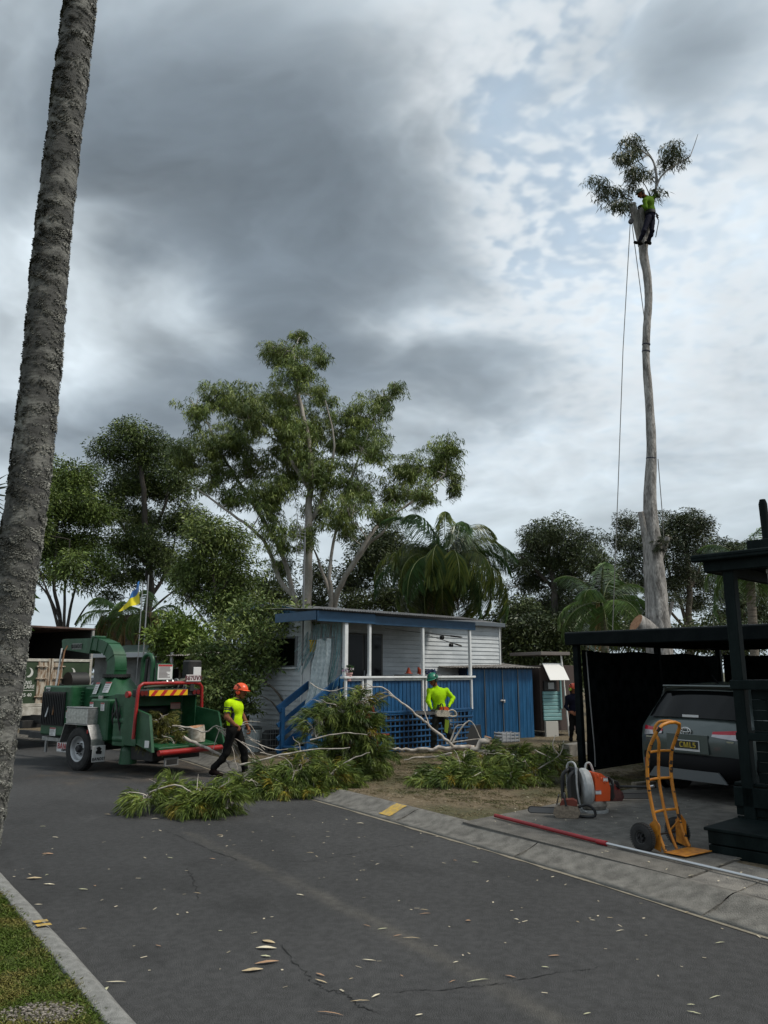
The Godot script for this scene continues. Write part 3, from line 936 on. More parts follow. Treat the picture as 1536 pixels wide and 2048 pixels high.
	for i in 4:
		var ring = []
		for k in 25: ring.append(Vector3(cos(TAU * k / 24.0) * (0.22 - i * 0.015), i * 0.03 + 0.02 * sin(k * 1.7 + i), sin(TAU * k / 24.0) * (0.2 - i * 0.012)))
		Tb("loop", ring, 0.014, flat("hose_blue", lin(0.01, 0.03, 0.09), 0.5), coil, 6)
	for i in 2:
		var cone = thing("orange_cone", ["orange cone standing upright on the porch clutter", "orange cone lying tilted on the porch clutter"][i], "cone", X * (Vector3(2.62, 1.72, 0.8) if i == 0 else Vector3(2.98, 1.76, 0.85)), turn)
		var cg = Geo.new()
		cg.lathe([Vector2(0.07, 0), Vector2(0.065, 0.02), Vector2(0.02, 0.15), Vector2(0, 0.15)], 16)
		var co = obj("cone_body", cg, flat("cone_orange", lin(0.55, 0.08, 0.03), 0.5), cone)
		var cb = Bx("cone_base", Vector3(0, 0.01, 0), Vector3(0.15, 0.015, 0.15), flat("cone_orange", Color.WHITE), cone)
		if i == 1: cone.rotation = Vector3(0.2, turn, 0.75)
	# red folded chairs by the stairs
	for i in 2:
		var ch = thing("red_chair", "red round-backed chair leaning by the porch stairs", "chair", X * Vector3(0.10 + i * 0.36, 0.02, 1.78), turn + 0.3, "red chairs by the porch stairs")
		var arc = []
		for k in 13: arc.append(Vector3(cos(PI * k / 12.0) * 0.2, 0.85 + sin(PI * k / 12.0) * 0.26, 0))
		arc.push_front(Vector3(0.2, 0, 0.1)); arc.append(Vector3(-0.2, 0, 0.1))
		Tb("frame", arc, 0.014, flat("chair_red", lin(0.25, 0.012, 0.012), 0.5), ch, 8)
		var bk = []
		for k in 13: bk.append(Vector2(cos(PI * k / 12.0) * 0.19, 0.84 + sin(PI * k / 12.0) * 0.25))
		bk.append(Vector2(-0.19, 0.6)); bk.append(Vector2(0.19, 0.6))
		Pr("backrest", bk, 0.015, Transform3D(), flat("chair_red", Color.WHITE), ch)
		Bx("seat", Vector3(0, 0.44, 0.2), Vector3(0.38, 0.04, 0.38), flat("chair_red", Color.WHITE), ch, 0.015)
	# blue garden shed beside the porch
	make_shed()
func cyl(r: float, hgt: float, at := Vector3.ZERO, axis := Vector3.UP, sides := 16) -> Geo:
	var g = Geo.new()
	g.lathe([Vector2(0, 0), Vector2(r, 0), Vector2(r, hgt), Vector2(0, hgt)], sides, at, axis)
	return g
func antenna(base: Vector3, len: float, n: int, label: String, foot: float) -> void:
	var gm = flat("antenna_metal", lin(0.16, 0.165, 0.17), 0.5, 0.5)
	var t = thing("television_antenna", label, "antenna", Vector3(base.x, 0.1, base.z))
	var top = zp(606, 1075, base.z).y - 0.1 if n > 10 else zp(1004, 1168, base.z).y - 0.1
	Tb("mast", [Vector3(0, 1.9 if n > 10 else 0.0, 0), Vector3(0, top, 0)], 0.022, gm, t, 8)
	if n > 10:
		Tb("boom", [Vector3(-0.1, top - 0.25, 0), Vector3(-0.12, top + 0.25, 0)], 0.012, gm, t, 6)
		for i in n:
			var y = top - 0.52 + i * 0.078
			Tb("element", [Vector3(-0.19, y + 0.02, 0.05), Vector3(0.02, y - 0.02, -0.02)], 0.007, gm, t, 5)
		Tb("element_rail", [Vector3(-0.18, top - 0.54, 0.05), Vector3(-0.18, top + 0.56, 0.05)], 0.008, gm, t, 5)
		Tb("element_rail", [Vector3(0.0, top - 0.54, -0.02), Vector3(0.0, top + 0.56, -0.02)], 0.008, gm, t, 5)
	else:
		Tb("boom", [Vector3(-0.2, top, 0.05), Vector3(0.75, top - 0.12, -0.1)], 0.012, gm, t, 6)
		for i in n:
			var p = Vector3(-0.18 + i * 0.13, top - i * 0.016, 0.04 - i * 0.02)
			Tb("element", [p + Vector3(-0.12, 0.03, 0.3), p + Vector3(0.12, -0.03, -0.3)], 0.007, gm, t, 5)
func make_shed() -> void:
	var turn = deg_to_rad(24.0)
	var at = gp(936, 1480, 0.1)
	var t = thing("garden_shed", "blue ribbed steel shed with double doors beside the porch", "shed", at, turn)
	var blue = surf("shed_steel", Color(0.006, 0.062, 0.15), Color(0.015, 0.108, 0.25), 1.1, {"rough": 0.4, "stretch": Vector3(2, 0.3, 2), "contrast": 2.0})
	var galv = flat("galvanised", lin(0.16, 0.18, 0.2), 0.45, 0.5)
	var W = 2.12
	var H = 1.88
	var D = 1.7
	Bx("shed_core", Vector3(W / 2, H / 2, -D / 2 - 0.05), Vector3(W - 0.02, H - 0.02, D), flat("navy", Color.WHITE), t)
	var edges = [0.0, 0.55, 1.12, 1.62, W]
	for k in 4:
		var a: float = edges[k] + 0.012
		var b: float = edges[k + 1] - 0.012
		var g = Geo.new()
		var rows = []
		for y in [0.0, H]:
			var row = []
			var n = int((b - a) / 0.0145)
			for i in n + 1:
				var x = lerpf(a, b, float(i) / n)
				var ph = fposmod(x, 0.118) / 0.118
				row.append(Vector3(x, y, 0.012 if ph < 0.16 else 0.0))
			rows.append(row)
		g.skin(rows)
		obj("wall_panel" if k == 0 or k == 3 else "door", g, blue, t)
	for k in 3: Bx("door_frame", Vector3(edges[k + 1], H / 2, 0.012), Vector3(0.026, H, 0.026), galv, t, 0.004)
	Bx("hasp", Vector3(1.10, 1.0, 0.035), Vector3(0.16, 0.035, 0.02), flat("bright_steel", lin(0.5, 0.5, 0.5), 0.3, 0.8), t)
	Bx("padlock", Vector3(1.14, 0.97, 0.05), Vector3(0.05, 0.06, 0.025), flat("bright_steel", Color.WHITE), t)
	var sh = corrugated(W + 0.9, D + 0.4, 0.09, 0.012)
	var r = obj("roof", sh, surf("roof_old", Color(0.05, 0.045, 0.04), Color(0.28, 0.26, 0.24), 0.7, {"rough": 0.8, "contrast": 2.6}), t)
	r.transform = Transform3D(Basis(Vector3.RIGHT, deg_to_rad(4.0)), Vector3(-0.75, H + 0.15, -D - 0.2))
	Bx("fascia_board", Vector3(W / 2, H - 0.02, 0.02), Vector3(W + 0.06, 0.05, 0.03), flat("navy", Color.WHITE), t)
	# leaning black board and crate in front
	var bd = thing("black_board", "black board leaning along the foot of the shed", "board", gp(918, 1492, 0.1), turn)
	Pr("panel", [Vector2(-0.75, 0), Vector2(0.62, 0), Vector2(0.62, 0.46), Vector2(-0.75, 0.46)], 0.03, Transform3D(Basis(Vector3.RIGHT, -0.12), Vector3(0, 0, 0.05)), flat("black_board", lin(0.012, 0.013, 0.014), 0.7), bd)
	Bx("edge_strip", Vector3(-0.06, 0.475, -0.005), Vector3(1.37, 0.02, 0.035), flat("board_edge", lin(0.03, 0.03, 0.03), 0.7), bd)
	var cr = thing("plastic_crate", "grey slotted plastic crate on the ground before the shed", "crate", gp(1014, 1484, 0.1), turn)
	var cm = flat("crate_grey", lin(0.30, 0.31, 0.33), 0.55)
	Bx("crate_floor", Vector3(0, 0.02, 0), Vector3(0.52, 0.03, 0.36), cm, cr)
	for s in [-1.0, 1.0]:
		for k in 3:
			Bx("crate_rail", Vector3(0, 0.05 + k * 0.08, s * 0.18), Vector3(0.54, 0.045, 0.02), cm, cr)
			Bx("crate_rail", Vector3(s * 0.27, 0.05 + k * 0.08, 0), Vector3(0.02, 0.045, 0.36), cm, cr)
		for k in 5: Bx("crate_upright", Vector3(-0.25 + k * 0.125, 0.13, s * 0.185), Vector3(0.03, 0.24, 0.022), cm, cr)
	# aqua caravan behind the shed with a white awning and veranda post
	var cv = thing("aqua_caravan", "aqua ribbed caravan with a white window awning behind the shed", "caravan", Vector3(4.52, 0.1, -22.3), turn)
	var aq = surf("aqua_paint", Color(0.14, 0.30, 0.31), Color(0.22, 0.40, 0.41), 1.0, {"rough": 0.5})
	Bx("body_core", Vector3(0.5, 1.05, -1.5), Vector3(1.2, 1.8, 2.9), flat("caravan_brown", lin(0.07, 0.05, 0.045), 0.8), cv)
	for i in 8: Bx("ribbed_panel", Vector3(0.25, 0.48 + i * 0.1, 0.0), Vector3(0.62, 0.092, 0.05), aq, cv, 0.012)
	var w = Bx("window", Vector3(0.2, 1.38, 0.0), Vector3(0.42, 0.28, 0.06), flat("black_frame", lin(0.015, 0.015, 0.016), 0.5), cv)
	Bx("pane", Vector3(0.22, 1.38, 0.034), Vector3(0.2, 0.18, 0.012), flat("pale_blind", lin(0.4, 0.42, 0.43), 0.4), w)
	Pr("awning", [Vector2(0, 0), Vector2(0.33, -0.46), Vector2(0.345, -0.455), Vector2(0.015, 0.01)], 0.66, Transform3D(Basis(Vector3.UP, -PI / 2), Vector3(0.28, 2.0, 0.03)), flat("awning_white", lin(0.72, 0.72, 0.70), 0.7), cv)
	Bx("skirt", Vector3(0.18, 0.2, 0.02), Vector3(0.42, 0.42, 0.08), flat("skirt_white", lin(0.42, 0.41, 0.38), 0.7), cv)
	Bx("roof_edge", Vector3(0.3, 2.28, -0.6), Vector3(1.0, 0.09, 1.6), flat("roof_edge_grey", lin(0.16, 0.14, 0.13), 0.7), cv)
	var lean = Geo.new()
	lean.tube([Vector3(0.72, -0.02, 0.1), Vector3(0.56, 2.25, 0.1)], 0.025, 8)
	obj("veranda_post", lean, flat("awning_white", Color.WHITE), cv)
	var aq2 = Bx("aqua_post", Vector3(0.52, 1.2, 0.06), Vector3(0.05, 0.9, 0.05), aq, cv)

# ---- trees
func leaf(g: Geo, p: Vector3, d: Vector3, len: float, w: float, side: Vector3, bend := 0.0) -> void:
	var s = d.cross(side).normalized() * w * 0.5
	var m = p + d * len * 0.42
	var tip = p + d * len + Vector3(0, -bend * len, 0)
	g.quad(p, m - s, tip, m + s)
func clump(kind: String) -> ArrayMesh:
	if M.has("clump_" + kind): return M["clump_" + kind]
	var g = Geo.new()
	var m = leafmat("leaf_" + kind, 0.35 if kind != "far" else 0.25)
	match kind:
		"gum":
			for i in 38:
				var p = rball() * Vector3(0.34, 0.22, 0.34)
				var d = (Vector3(rr(-1, 1), rr(-1.9, -0.1), rr(-1, 1))).normalized()
				var q = rr(0.42, 0.95)
				g.col = Color(q, q, q * rr(0.8, 1.05))
				leaf(g, p, d, rr(0.17, 0.29), rr(0.028, 0.05), rball(), 0.15)
			for i in 4: g.col = Color(0.9, 0.8, 0.6); g.tube([Vector3(0, -0.05, 0), rball() * 0.32], [0.008, 0.003], 3, false)
		"far":
			for i in 76:
				var p = rball()
				p = p * Vector3(0.46, 0.36, 0.46)
				var d = (p.normalized() + rball() * 0.8 + Vector3(0, -0.15, 0)).normalized()
				var q = rr(0.4, 1.0)
				g.col = Color(q, q, q)
				leaf(g, p, d, rr(0.09, 0.19), rr(0.035, 0.065), rball(), 0.12)
		"shrub":
			for i in 30:
				var p = rball() * Vector3(0.2, 0.16, 0.2)
				var d = (p.normalized() + Vector3(0, 0.35, 0) + rball() * 0.7).normalized()
				var q = rr(0.4, 1.0)
				g.col = Color(q, q, q)
				leaf(g, p, d, rr(0.07, 0.12), rr(0.025, 0.045), rball(), 0.1)
			for i in 3: g.col = Color(0.7, 0.6, 0.5); g.tube([Vector3(0, -0.05, 0), rball() * 0.18], [0.005, 0.002], 3, false)
		"cut":      # a leafy twig end: long narrow leaves combed outwards along +x and drooping
			for i in 44:
				var u = rr(0.0, 1.0)
				var p = Vector3(u * 0.20 - 0.03, -u * u * 0.05, 0) + rball() * 0.022
				var d = Vector3(rr(0.35, 1.0), rr(-0.75, 0.30), rr(-0.75, 0.75)).normalized()
				var q = rr(0.34, 1.0)
				g.col = Color(q, q, q * rr(0.65, 1.0))
				var l = rr(0.13, 0.21)
				var w = rr(0.011, 0.017)
				var side = rball()
				leaf(g, p, d, l * 0.6, w, side, 0.10)
				leaf(g, p + d * l * 0.40, (d + Vector3(0, -0.55, 0)).normalized(), l * 0.62, w * 0.85, side, 0.15)
			g.col = Color(0.80, 0.55, 0.30)
			g.tube([Vector3(-0.10, -0.02, 0), Vector3(0.05, 0.0, 0), Vector3(0.18, -0.05, 0)], [0.006, 0.004, 0.002], 4, false)
		"bark":     # lichen and peeling bark flakes
			for i in 9:
				var q = rr(0.4, 1.0)
				g.col = Color(q, q, q)
				var p = Vector3(rr(-0.03, 0.03), rr(-0.02, 0.02), 0)
				g.quad(p, p + Vector3(rr(0.006, 0.015), rr(-0.008, 0.004), rr(0.004, 0.016)), p + Vector3(rr(-0.002, 0.010), rr(-0.022, -0.008), rr(0.006, 0.02)), p + Vector3(rr(-0.012, -0.004), rr(-0.014, -0.004), rr(0.0, 0.012)))
	var am = g.mesh(m)
	M["clump_" + kind] = am
	return am
func wander(a: Vector3, b: Vector3, sag: float, amp: float, n := 5) -> Array:
	var out = [a]
	var len = a.distance_to(b)
	for i in range(1, n):
		var s = float(i) / n
		out.append(a.lerp(b, s) + Vector3(0, sin(s * PI) * sag * len, 0) + rball() * amp * len)
	out.append(b)
	return out
func taper(n: int, r0: float, r1: float) -> Array:
	var out = []
	for i in n: out.append(lerpf(r0, r1, float(i) / (n - 1)))
	return out
# o: z, base [u, ground], r, limbs [[radius, [u, v], ...]], lobes [[u, v, ru, rv, clumps]], kind, cols, bark, deep
func tree(called: String, label: String, o: Dictionary, group := "") -> Node3D:
	var z: float = o.z
	var dep = -z
	var base = zp(o.base[0], 1345, z)
	base.y = 0.08
	var t = thing(called, label, o.get("category", "tree"), base, 0.0, group)
	var bark: Material = o.bark
	var ends = []
	var first = true
	for lb in o.limbs:
		var pts = []
		var dz = 0.0
		for i in range(1, lb.size()):
			pts.append(zp(lb[i][0], lb[i][1], z + dz) - base)
			dz += rr(-0.25, 0.25) * o.get("deep", 1.0)
		if first: pts[0] = Vector3(pts[0].x, -0.1, pts[0].z)
		var sm = smooth(pts, 5)
		for i in range(1, sm.size()): sm[i] += rball() * lb[0] * 0.22
		var g = Geo.new()
		g.tube(sm, taper(sm.size(), lb[0], lb[0] * o.get("thin", 0.22)), 9 if lb[0] > 0.08 else 6)
		if first and o.has("flare"):
			g.tube([Vector3(sm[0].x, -0.1, sm[0].z), sm[1]], [lb[0] * 1.5, lb[0] * 0.98], 10)
		obj("trunk" if first else "limb", g, bark, t)
		first = false
		for i in range(sm.size() / 3, sm.size()): ends.append(sm[i])
	var xfs = []
	var cols = []
	var tw = Geo.new()
	for lo in o.lobes:
		var c = zp(lo[0], lo[1], z + rr(-1, 1) * o.get("deep", 1.0)) - base
		var rx: float = lo[2] / FPX * dep
		var ry: float = lo[3] / FPX * dep
		var hub = c + Vector3(0, -ry * 0.55, 0)
		var best = Vector3.ZERO
		var bd = 1e9
		for e in ends:
			var dd: float = e.distance_to(hub) + maxf(0.0, e.y - hub.y) * 1.5
			if dd < bd: bd = dd; best = e
		if bd > 0.2:
			var w = wander(best, hub, 0.06, 0.05)
			tw.tube(w, taper(w.size(), clampf(rx * 0.035, 0.015, 0.07), 0.012), 5, false)
		var subs = []
		for i in int(o.get("subs", 7)):
			var e = c + rball() * Vector3(rx, ry, rx) * 0.8
			var w = wander(hub, e, 0.1, 0.06, 4)
			tw.tube(w, taper(w.size(), 0.03, 0.008), 4, false)
			subs.append_array(w.slice(1))
		var q = rr(0.82, 1.18)
		var knots = []
		for i in 6: knots.append(rball() * 0.95)
		for i in int(lo[4] * o.get("dens", 1.0)):
			var p = rball()
			p = knots[rng.randi() % 6] + p * 0.58
			var s: float = o.get("size", 1.0) * rr(0.75, 1.3)
			if i % 3 == 0: p = (subs[rng.randi() % subs.size()] - c) / Vector3(rx, ry, rx) + rball() * 0.18
			var bs = Basis(Vector3.UP, rr(0, TAU)) * Basis(Vector3.RIGHT, rr(-0.4, 0.4))
			xfs.append(Transform3D(bs.scaled(Vector3.ONE * s), c + p * Vector3(rx, ry, rx)))
			var k: Color = o.cols[0].lerp(o.cols[1], pow(rr(0, 1), 1.3)) * q      # young and old leaves at random, wherever they sit
			cols.append(k * 1.45)
	if tw.v.size(): obj("twigs", tw, bark, t).set_meta("kind", "stuff")
	multi("crown", clump(o.kind), xfs, cols, t).set_meta("kind", "stuff")
	return t
func pinnate(len: float, droop: float, leaflets: int, ll: float, hang: float, col: Color, yel: Color, sd: int) -> ArrayMesh:
	rng.seed = sd
	var g = Geo.new()
	var pts = []
	var p = Vector3.ZERO
	var an = 0.75
	for i in 17:
		pts.append(p)
		p += Vector3(0, sin(an), cos(an)) * len / 16.0
		an -= droop / 16.0 * (0.5 + i / 10.0)
	g.col = Color(0.10, 0.12, 0.04)
	g.tube(pts, taper(17, 0.022, 0.004), 5, false)
	for i in leaflets:
		var s = 0.14 + 0.86 * i / leaflets
		var f = s * 16.0
		var k = mini(int(f), 15)
		var at: Vector3 = pts[k].lerp(pts[k + 1], f - k)
		var dir: Vector3 = (pts[k + 1] - pts[k]).normalized()
		for sg in [-1.0, 1.0]:
			var d = (Vector3(sg, 0, 0) * rr(0.75, 1.0) + dir * 0.55 + Vector3(0, -hang * rr(0.5, 1.3), 0) + rball() * 0.15).normalized()
			var l = ll * sin(PI * clampf(s * 0.82 + 0.14, 0, 1)) * rr(0.8, 1.15)
			g.col = col.lerp(yel, rr(0, 0.75)) * rr(0.7, 1.25)
			leaf(g, at, d, l * 0.55, 0.045, dir)
			leaf(g, at + d * l * 0.42, (d + Vector3(0, -hang * 0.9 - 0.2, 0)).normalized(), l * 0.6, 0.04, dir)
	return g.mesh(leafmat("leaf_palm", 0.3, 0.35))
func make_palm(label: String, uv: Vector2, z: float, crown_v: float, r: float, fr: Array, n: int, o := {}) -> void:
	var base = zp(uv.x, 1345, z)
	base.y = 0.08
	var t = thing(o.get("called", "palm_tree"), label, "palm tree", base)
	var top = zp(uv.x + o.get("lean", 0.0), crown_v, z) - base
	var pts = smooth([Vector3(0, -0.1, 0), top * 0.5 + Vector3(0.05, 0, 0), top], 8)
	var g = Geo.new()
	var rad = []
	for i in pts.size(): rad.append(r * (1.0 + 0.04 * (i % 2)))
	g.tube(pts, rad, 12)
	obj("trunk", g, surf("palm_bark", Color(0.06, 0.05, 0.04), Color(0.22, 0.19, 0.155), 0.6, {"rough": 0.95, "stretch": Vector3(0.6, 3, 0.6), "contrast": 2.0, "bump": 5.0}), t)
	if o.get("shaft", 0.0) > 0.0:
		var sh = Geo.new()
		sh.tube([top, top + Vector3(0, o.shaft * 0.4, 0), top + Vector3(0, o.shaft, 0)], [r * 1.25, r * 1.1, r * 0.4], 12)
		obj("crownshaft", sh, surf("crownshaft", Color(0.05, 0.09, 0.03), Color(0.16, 0.17, 0.07), 0.7, {"rough": 0.5}), t)
		top += Vector3(0, o.shaft * 0.9, 0)
	for i in n:
		var s = float(i) / n
		var f = put("frond", fr[i % fr.size()], t)
		var az = i * 2.39996 + rr(-0.15, 0.15)
		var pitch: float = lerpf(o.get("up", 0.95), o.get("low", -1.05), pow(s, 0.9)) + rr(-0.1, 0.1)
		var k = rr(0.9, 1.1) * lerpf(0.85, 1.0, s)
		f.transform = Transform3D(Basis(Vector3.UP, az) * Basis(Vector3.RIGHT, -(pitch - 0.6)).scaled(Vector3.ONE * k), top + Vector3(sin(az), 0, cos(az)) * r * 0.6)
	if o.get("dead", 0) > 0:
		for i in o.dead:
			var az = rr(0, TAU)
			var d = Geo.new()
			var side = Vector3(sin(az), 0, cos(az))
			d.col = Color(0.20, 0.13, 0.06) * rr(0.6, 1.2)
			for k in 14:
				var a = top + side * (r + rr(0.0, 0.25)) + Vector3(0, rr(-0.3, 0.1), 0)
				leaf(d, a, (Vector3(0, -1, 0) + side * rr(0.05, 0.35) + rball() * 0.16).normalized(), rr(0.8, 2.0), rr(0.03, 0.09), rball())
			obj("dead_frond", d, leafmat("leaf_dead", 0.15, 0.8), t)
func make_trees() -> void:
	rng.seed = 40
	var pale = surf("gum_bark", Color(0.20, 0.175, 0.15), Color(0.46, 0.43, 0.39), 1.6, {"rough": 0.85, "freq": 0.015, "stretch": Vector3(1, 0.35, 1), "contrast": 1.8})
	var dark = surf("dark_bark", Color(0.025, 0.022, 0.02), Color(0.09, 0.08, 0.07), 1.2, {"rough": 0.95, "stretch": Vector3(1, 0.3, 1)})
	var brown = surf("brown_bark", Color(0.06, 0.05, 0.038), Color(0.17, 0.145, 0.12), 0.6, {"rough": 0.95})
	# the big gum behind the cabin
	tree("gum_tree", "tall gum tree with pale forking limbs behind the cabin", {"z": -32.0, "base": [616, 0], "deep": 2.2, "kind": "gum", "bark": pale, "cols": [Color(0.075, 0.115, 0.034), Color(0.190, 0.235, 0.062)], "size": 0.82, "subs": 14, "dens": 1.1,
		"limbs": [[0.24, [612, 1345], [613, 1209], [617, 1090], [618, 1003], [620, 900], [598, 790], [585, 700]],
			[0.14, [612, 1290], [590, 1201], [562, 1165], [526, 1080], [461, 1027], [392, 975]],
			[0.11, [588, 1195], [560, 1100], [493, 987], [437, 898], [409, 830]],
			[0.15, [640, 1345], [665, 1225], [683, 1169], [727, 1092], [760, 1048], [824, 1003], [890, 950]],
			[0.11, [655, 1250], [663, 1197], [659, 1145], [672, 1060], [700, 960], [740, 860]],
			[0.09, [664, 1200], [640, 1130], [622, 1085]],
			[0.10, [618, 1050], [650, 980], [668, 890], [650, 800]],
			[0.09, [700, 1140], [735, 1090], [770, 1060], [790, 1005]],
			[0.09, [618, 980], [570, 900], [530, 830], [500, 790]]],
		"lobes": [[565, 700, 50, 32, 70], [610, 735, 50, 40, 80], [580, 790, 60, 45, 100], [640, 715, 22, 30, 24], [640, 790, 34, 36, 44],
			[440, 800, 68, 36, 120], [395, 815, 34, 36, 50], [500, 830, 55, 50, 110], [570, 850, 60, 50, 120], [630, 850, 60, 50, 120],
			[715, 830, 62, 42, 100], [770, 800, 32, 34, 46], [790, 775, 18, 16, 14], [690, 880, 62, 50, 120], [740, 900, 50, 40, 70],
			[430, 890, 60, 50, 100], [385, 920, 50, 45, 70], [500, 930, 60, 50, 100], [580, 940, 60, 50, 110], [650, 950, 60, 50, 110], [720, 970, 55, 40, 80],
			[820, 945, 50, 36, 80], [870, 930, 46, 38, 76], [895, 900, 30, 28, 36], [905, 960, 24, 34, 34], [780, 985, 50, 30, 56],
			[540, 1020, 50, 44, 70], [570, 1080, 44, 40, 56], [700, 1020, 46, 34, 50], [460, 990, 46, 36, 50], [640, 1010, 40, 40, 44], [560, 1130, 30, 26, 30], [690, 1060, 34, 24, 24], [470, 875, 44, 36, 60], [545, 985, 44, 36, 60], [425, 955, 44, 36, 56], [610, 1060, 34, 30, 30], [760, 1030, 44, 22, 34], [600, 670, 26, 12, 16], [545, 705, 30, 22, 24], [840, 985, 40, 24, 34], [600, 900, 60, 40, 70]]})
	# darker trees to the left
	var dk = [Color(0.042, 0.068, 0.022), Color(0.115, 0.150, 0.044)]
	tree("broad_tree", "tall dark broad-crowned tree behind the flag pole", {"z": -38.0, "base": [290, 0], "deep": 2.0, "kind": "far", "bark": dark, "cols": dk, "size": 0.95, "dens": 1.0, "thin": 0.3,
		"limbs": [[0.26, [288, 1345], [290, 1260], [300, 1170], [292, 1060], [285, 960], [270, 880]], [0.12, [296, 1200], [330, 1150], [350, 1080]], [0.12, [292, 1130], [250, 1060], [215, 1000]], [0.1, [296, 1090], [330, 1010], [340, 940]], [0.08, [292, 1230], [330, 1195], [362, 1175]]],
		"lobes": [[265, 865, 34, 24, 40], [225, 900, 44, 34, 62], [290, 905, 52, 40, 84], [345, 900, 46, 36, 70], [250, 960, 60, 44, 110], [320, 970, 60, 44, 110], [360, 950, 40, 40, 60], [220, 1010, 44, 40, 70], [280, 1040, 60, 40, 110], [345, 1040, 50, 44, 90], [240, 1085, 44, 34, 60], [310, 1100, 56, 36, 90], [270, 1140, 44, 30, 60], [340, 1130, 36, 30, 44], [225, 1150, 30, 24, 26], [215, 1190, 20, 18, 14]]}, "dark trees left of the gum")
	tree("multi_stem_tree", "leafy tree with several thin dark stems behind the truck", {"z": -34.0, "base": [122, 0], "deep": 1.6, "kind": "far", "bark": dark, "cols": [Color(0.058, 0.092, 0.024), Color(0.150, 0.200, 0.045)], "size": 0.95, "dens": 1.0, "thin": 0.3,
		"limbs": [[0.11, [120, 1345], [121, 1250], [108, 1180], [112, 1100], [110, 1000]], [0.09, [124, 1345], [128, 1250], [131, 1150], [140, 1080]], [0.09, [128, 1345], [135, 1250], [150, 1180], [172, 1110]], [0.07, [118, 1260], [95, 1190], [60, 1150]], [0.06, [120, 1240], [90, 1170], [72, 1120]], [0.05, [150, 1250], [175, 1210], [205, 1195]]],
		"lobes": [[120, 960, 44, 36, 70], [165, 960, 40, 40, 66], [95, 1020, 44, 40, 74], [150, 1020, 50, 40, 90], [190, 1030, 40, 40, 66], [110, 1080, 44, 34, 66], [165, 1090, 50, 36, 84], [80, 1100, 34, 30, 44], [130, 1130, 40, 26, 44], [190, 1120, 34, 28, 40], [70, 1050, 34, 36, 44], [95, 1150, 24, 18, 18], [175, 1165, 22, 16, 14]]}, "dark trees left of the gum")
	tree("leafy_tree", "mid green leafy tree between the flag pole and the gum", {"z": -28.0, "base": [440, 0], "deep": 1.4, "kind": "far", "bark": brown, "cols": [Color(0.062, 0.098, 0.028), Color(0.165, 0.205, 0.055)], "size": 0.85, "dens": 0.9,
		"limbs": [[0.12, [436, 1345], [438, 1250], [430, 1170], [420, 1090]], [0.07, [432, 1200], [460, 1150], [475, 1100]], [0.07, [438, 1280], [400, 1230], [370, 1190]]],
		"lobes": [[420, 1080, 50, 40, 70], [465, 1100, 44, 40, 64], [390, 1120, 44, 36, 60], [435, 1150, 56, 40, 90], [480, 1165, 44, 36, 60], [390, 1180, 40, 34, 50], [440, 1210, 50, 34, 66], [490, 1220, 40, 34, 50], [400, 1050, 34, 30, 34], [360, 1150, 26, 22, 22]]})
	tree("bright_bush", "bright green rounded bush behind the chipper", {"z": -25.0, "base": [360, 0], "deep": 0.8, "kind": "shrub", "bark": brown, "cols": [Color(0.05, 0.085, 0.015), Color(0.14, 0.19, 0.04)], "size": 1.5, "category": "bush",
		"limbs": [[0.06, [362, 1345], [362, 1300], [358, 1260]]], "lobes": [[350, 1255, 40, 30, 110], [385, 1270, 36, 34, 100], [325, 1285, 30, 24, 70], [400, 1300, 34, 34, 90], [365, 1300, 40, 30, 80]]})
	# shrubby tree before the gable
	tree("garden_tree", "shrubby crooked garden tree growing against the cabin gable", {"z": -18.5, "base": [566, 0], "deep": 0.4, "kind": "shrub", "bark": brown, "cols": [Color(0.062, 0.100, 0.032), Color(0.190, 0.235, 0.075)], "size": 1.1, "subs": 10, "dens": 0.5,
		"limbs": [[0.065, [566, 1500], [572, 1440], [586, 1400], [598, 1350], [590, 1320], [580, 1270], [560, 1225]], [0.035, [578, 1420], [540, 1370], [500, 1365], [470, 1380]], [0.03, [572, 1450], [545, 1405], [515, 1390]], [0.04, [470, 1480], [468, 1430], [472, 1370], [460, 1300]], [0.035, [466, 1480], [450, 1440], [436, 1400], [420, 1350]]],
		"lobes": [[545, 1215, 44, 24, 60], [500, 1235, 40, 30, 70], [580, 1240, 34, 26, 34], [460, 1250, 34, 34, 64], [520, 1270, 50, 34, 100], [470, 1300, 44, 36, 96], [425, 1310, 34, 40, 80], [510, 1320, 44, 36, 80], [440, 1360, 44, 40, 110], [490, 1365, 40, 34, 84], [410, 1390, 30, 40, 70], [450, 1420, 40, 36, 90], [490, 1405, 30, 24, 36], [410, 1450, 30, 34, 60], [450, 1455, 26, 22, 30], [598, 1215, 18, 14, 12], [605, 1255, 12, 22, 12], [545, 1320, 22, 20, 20]]})
	# right-hand background
	var rk = [Color(0.038, 0.056, 0.026), Color(0.100, 0.124, 0.054)]
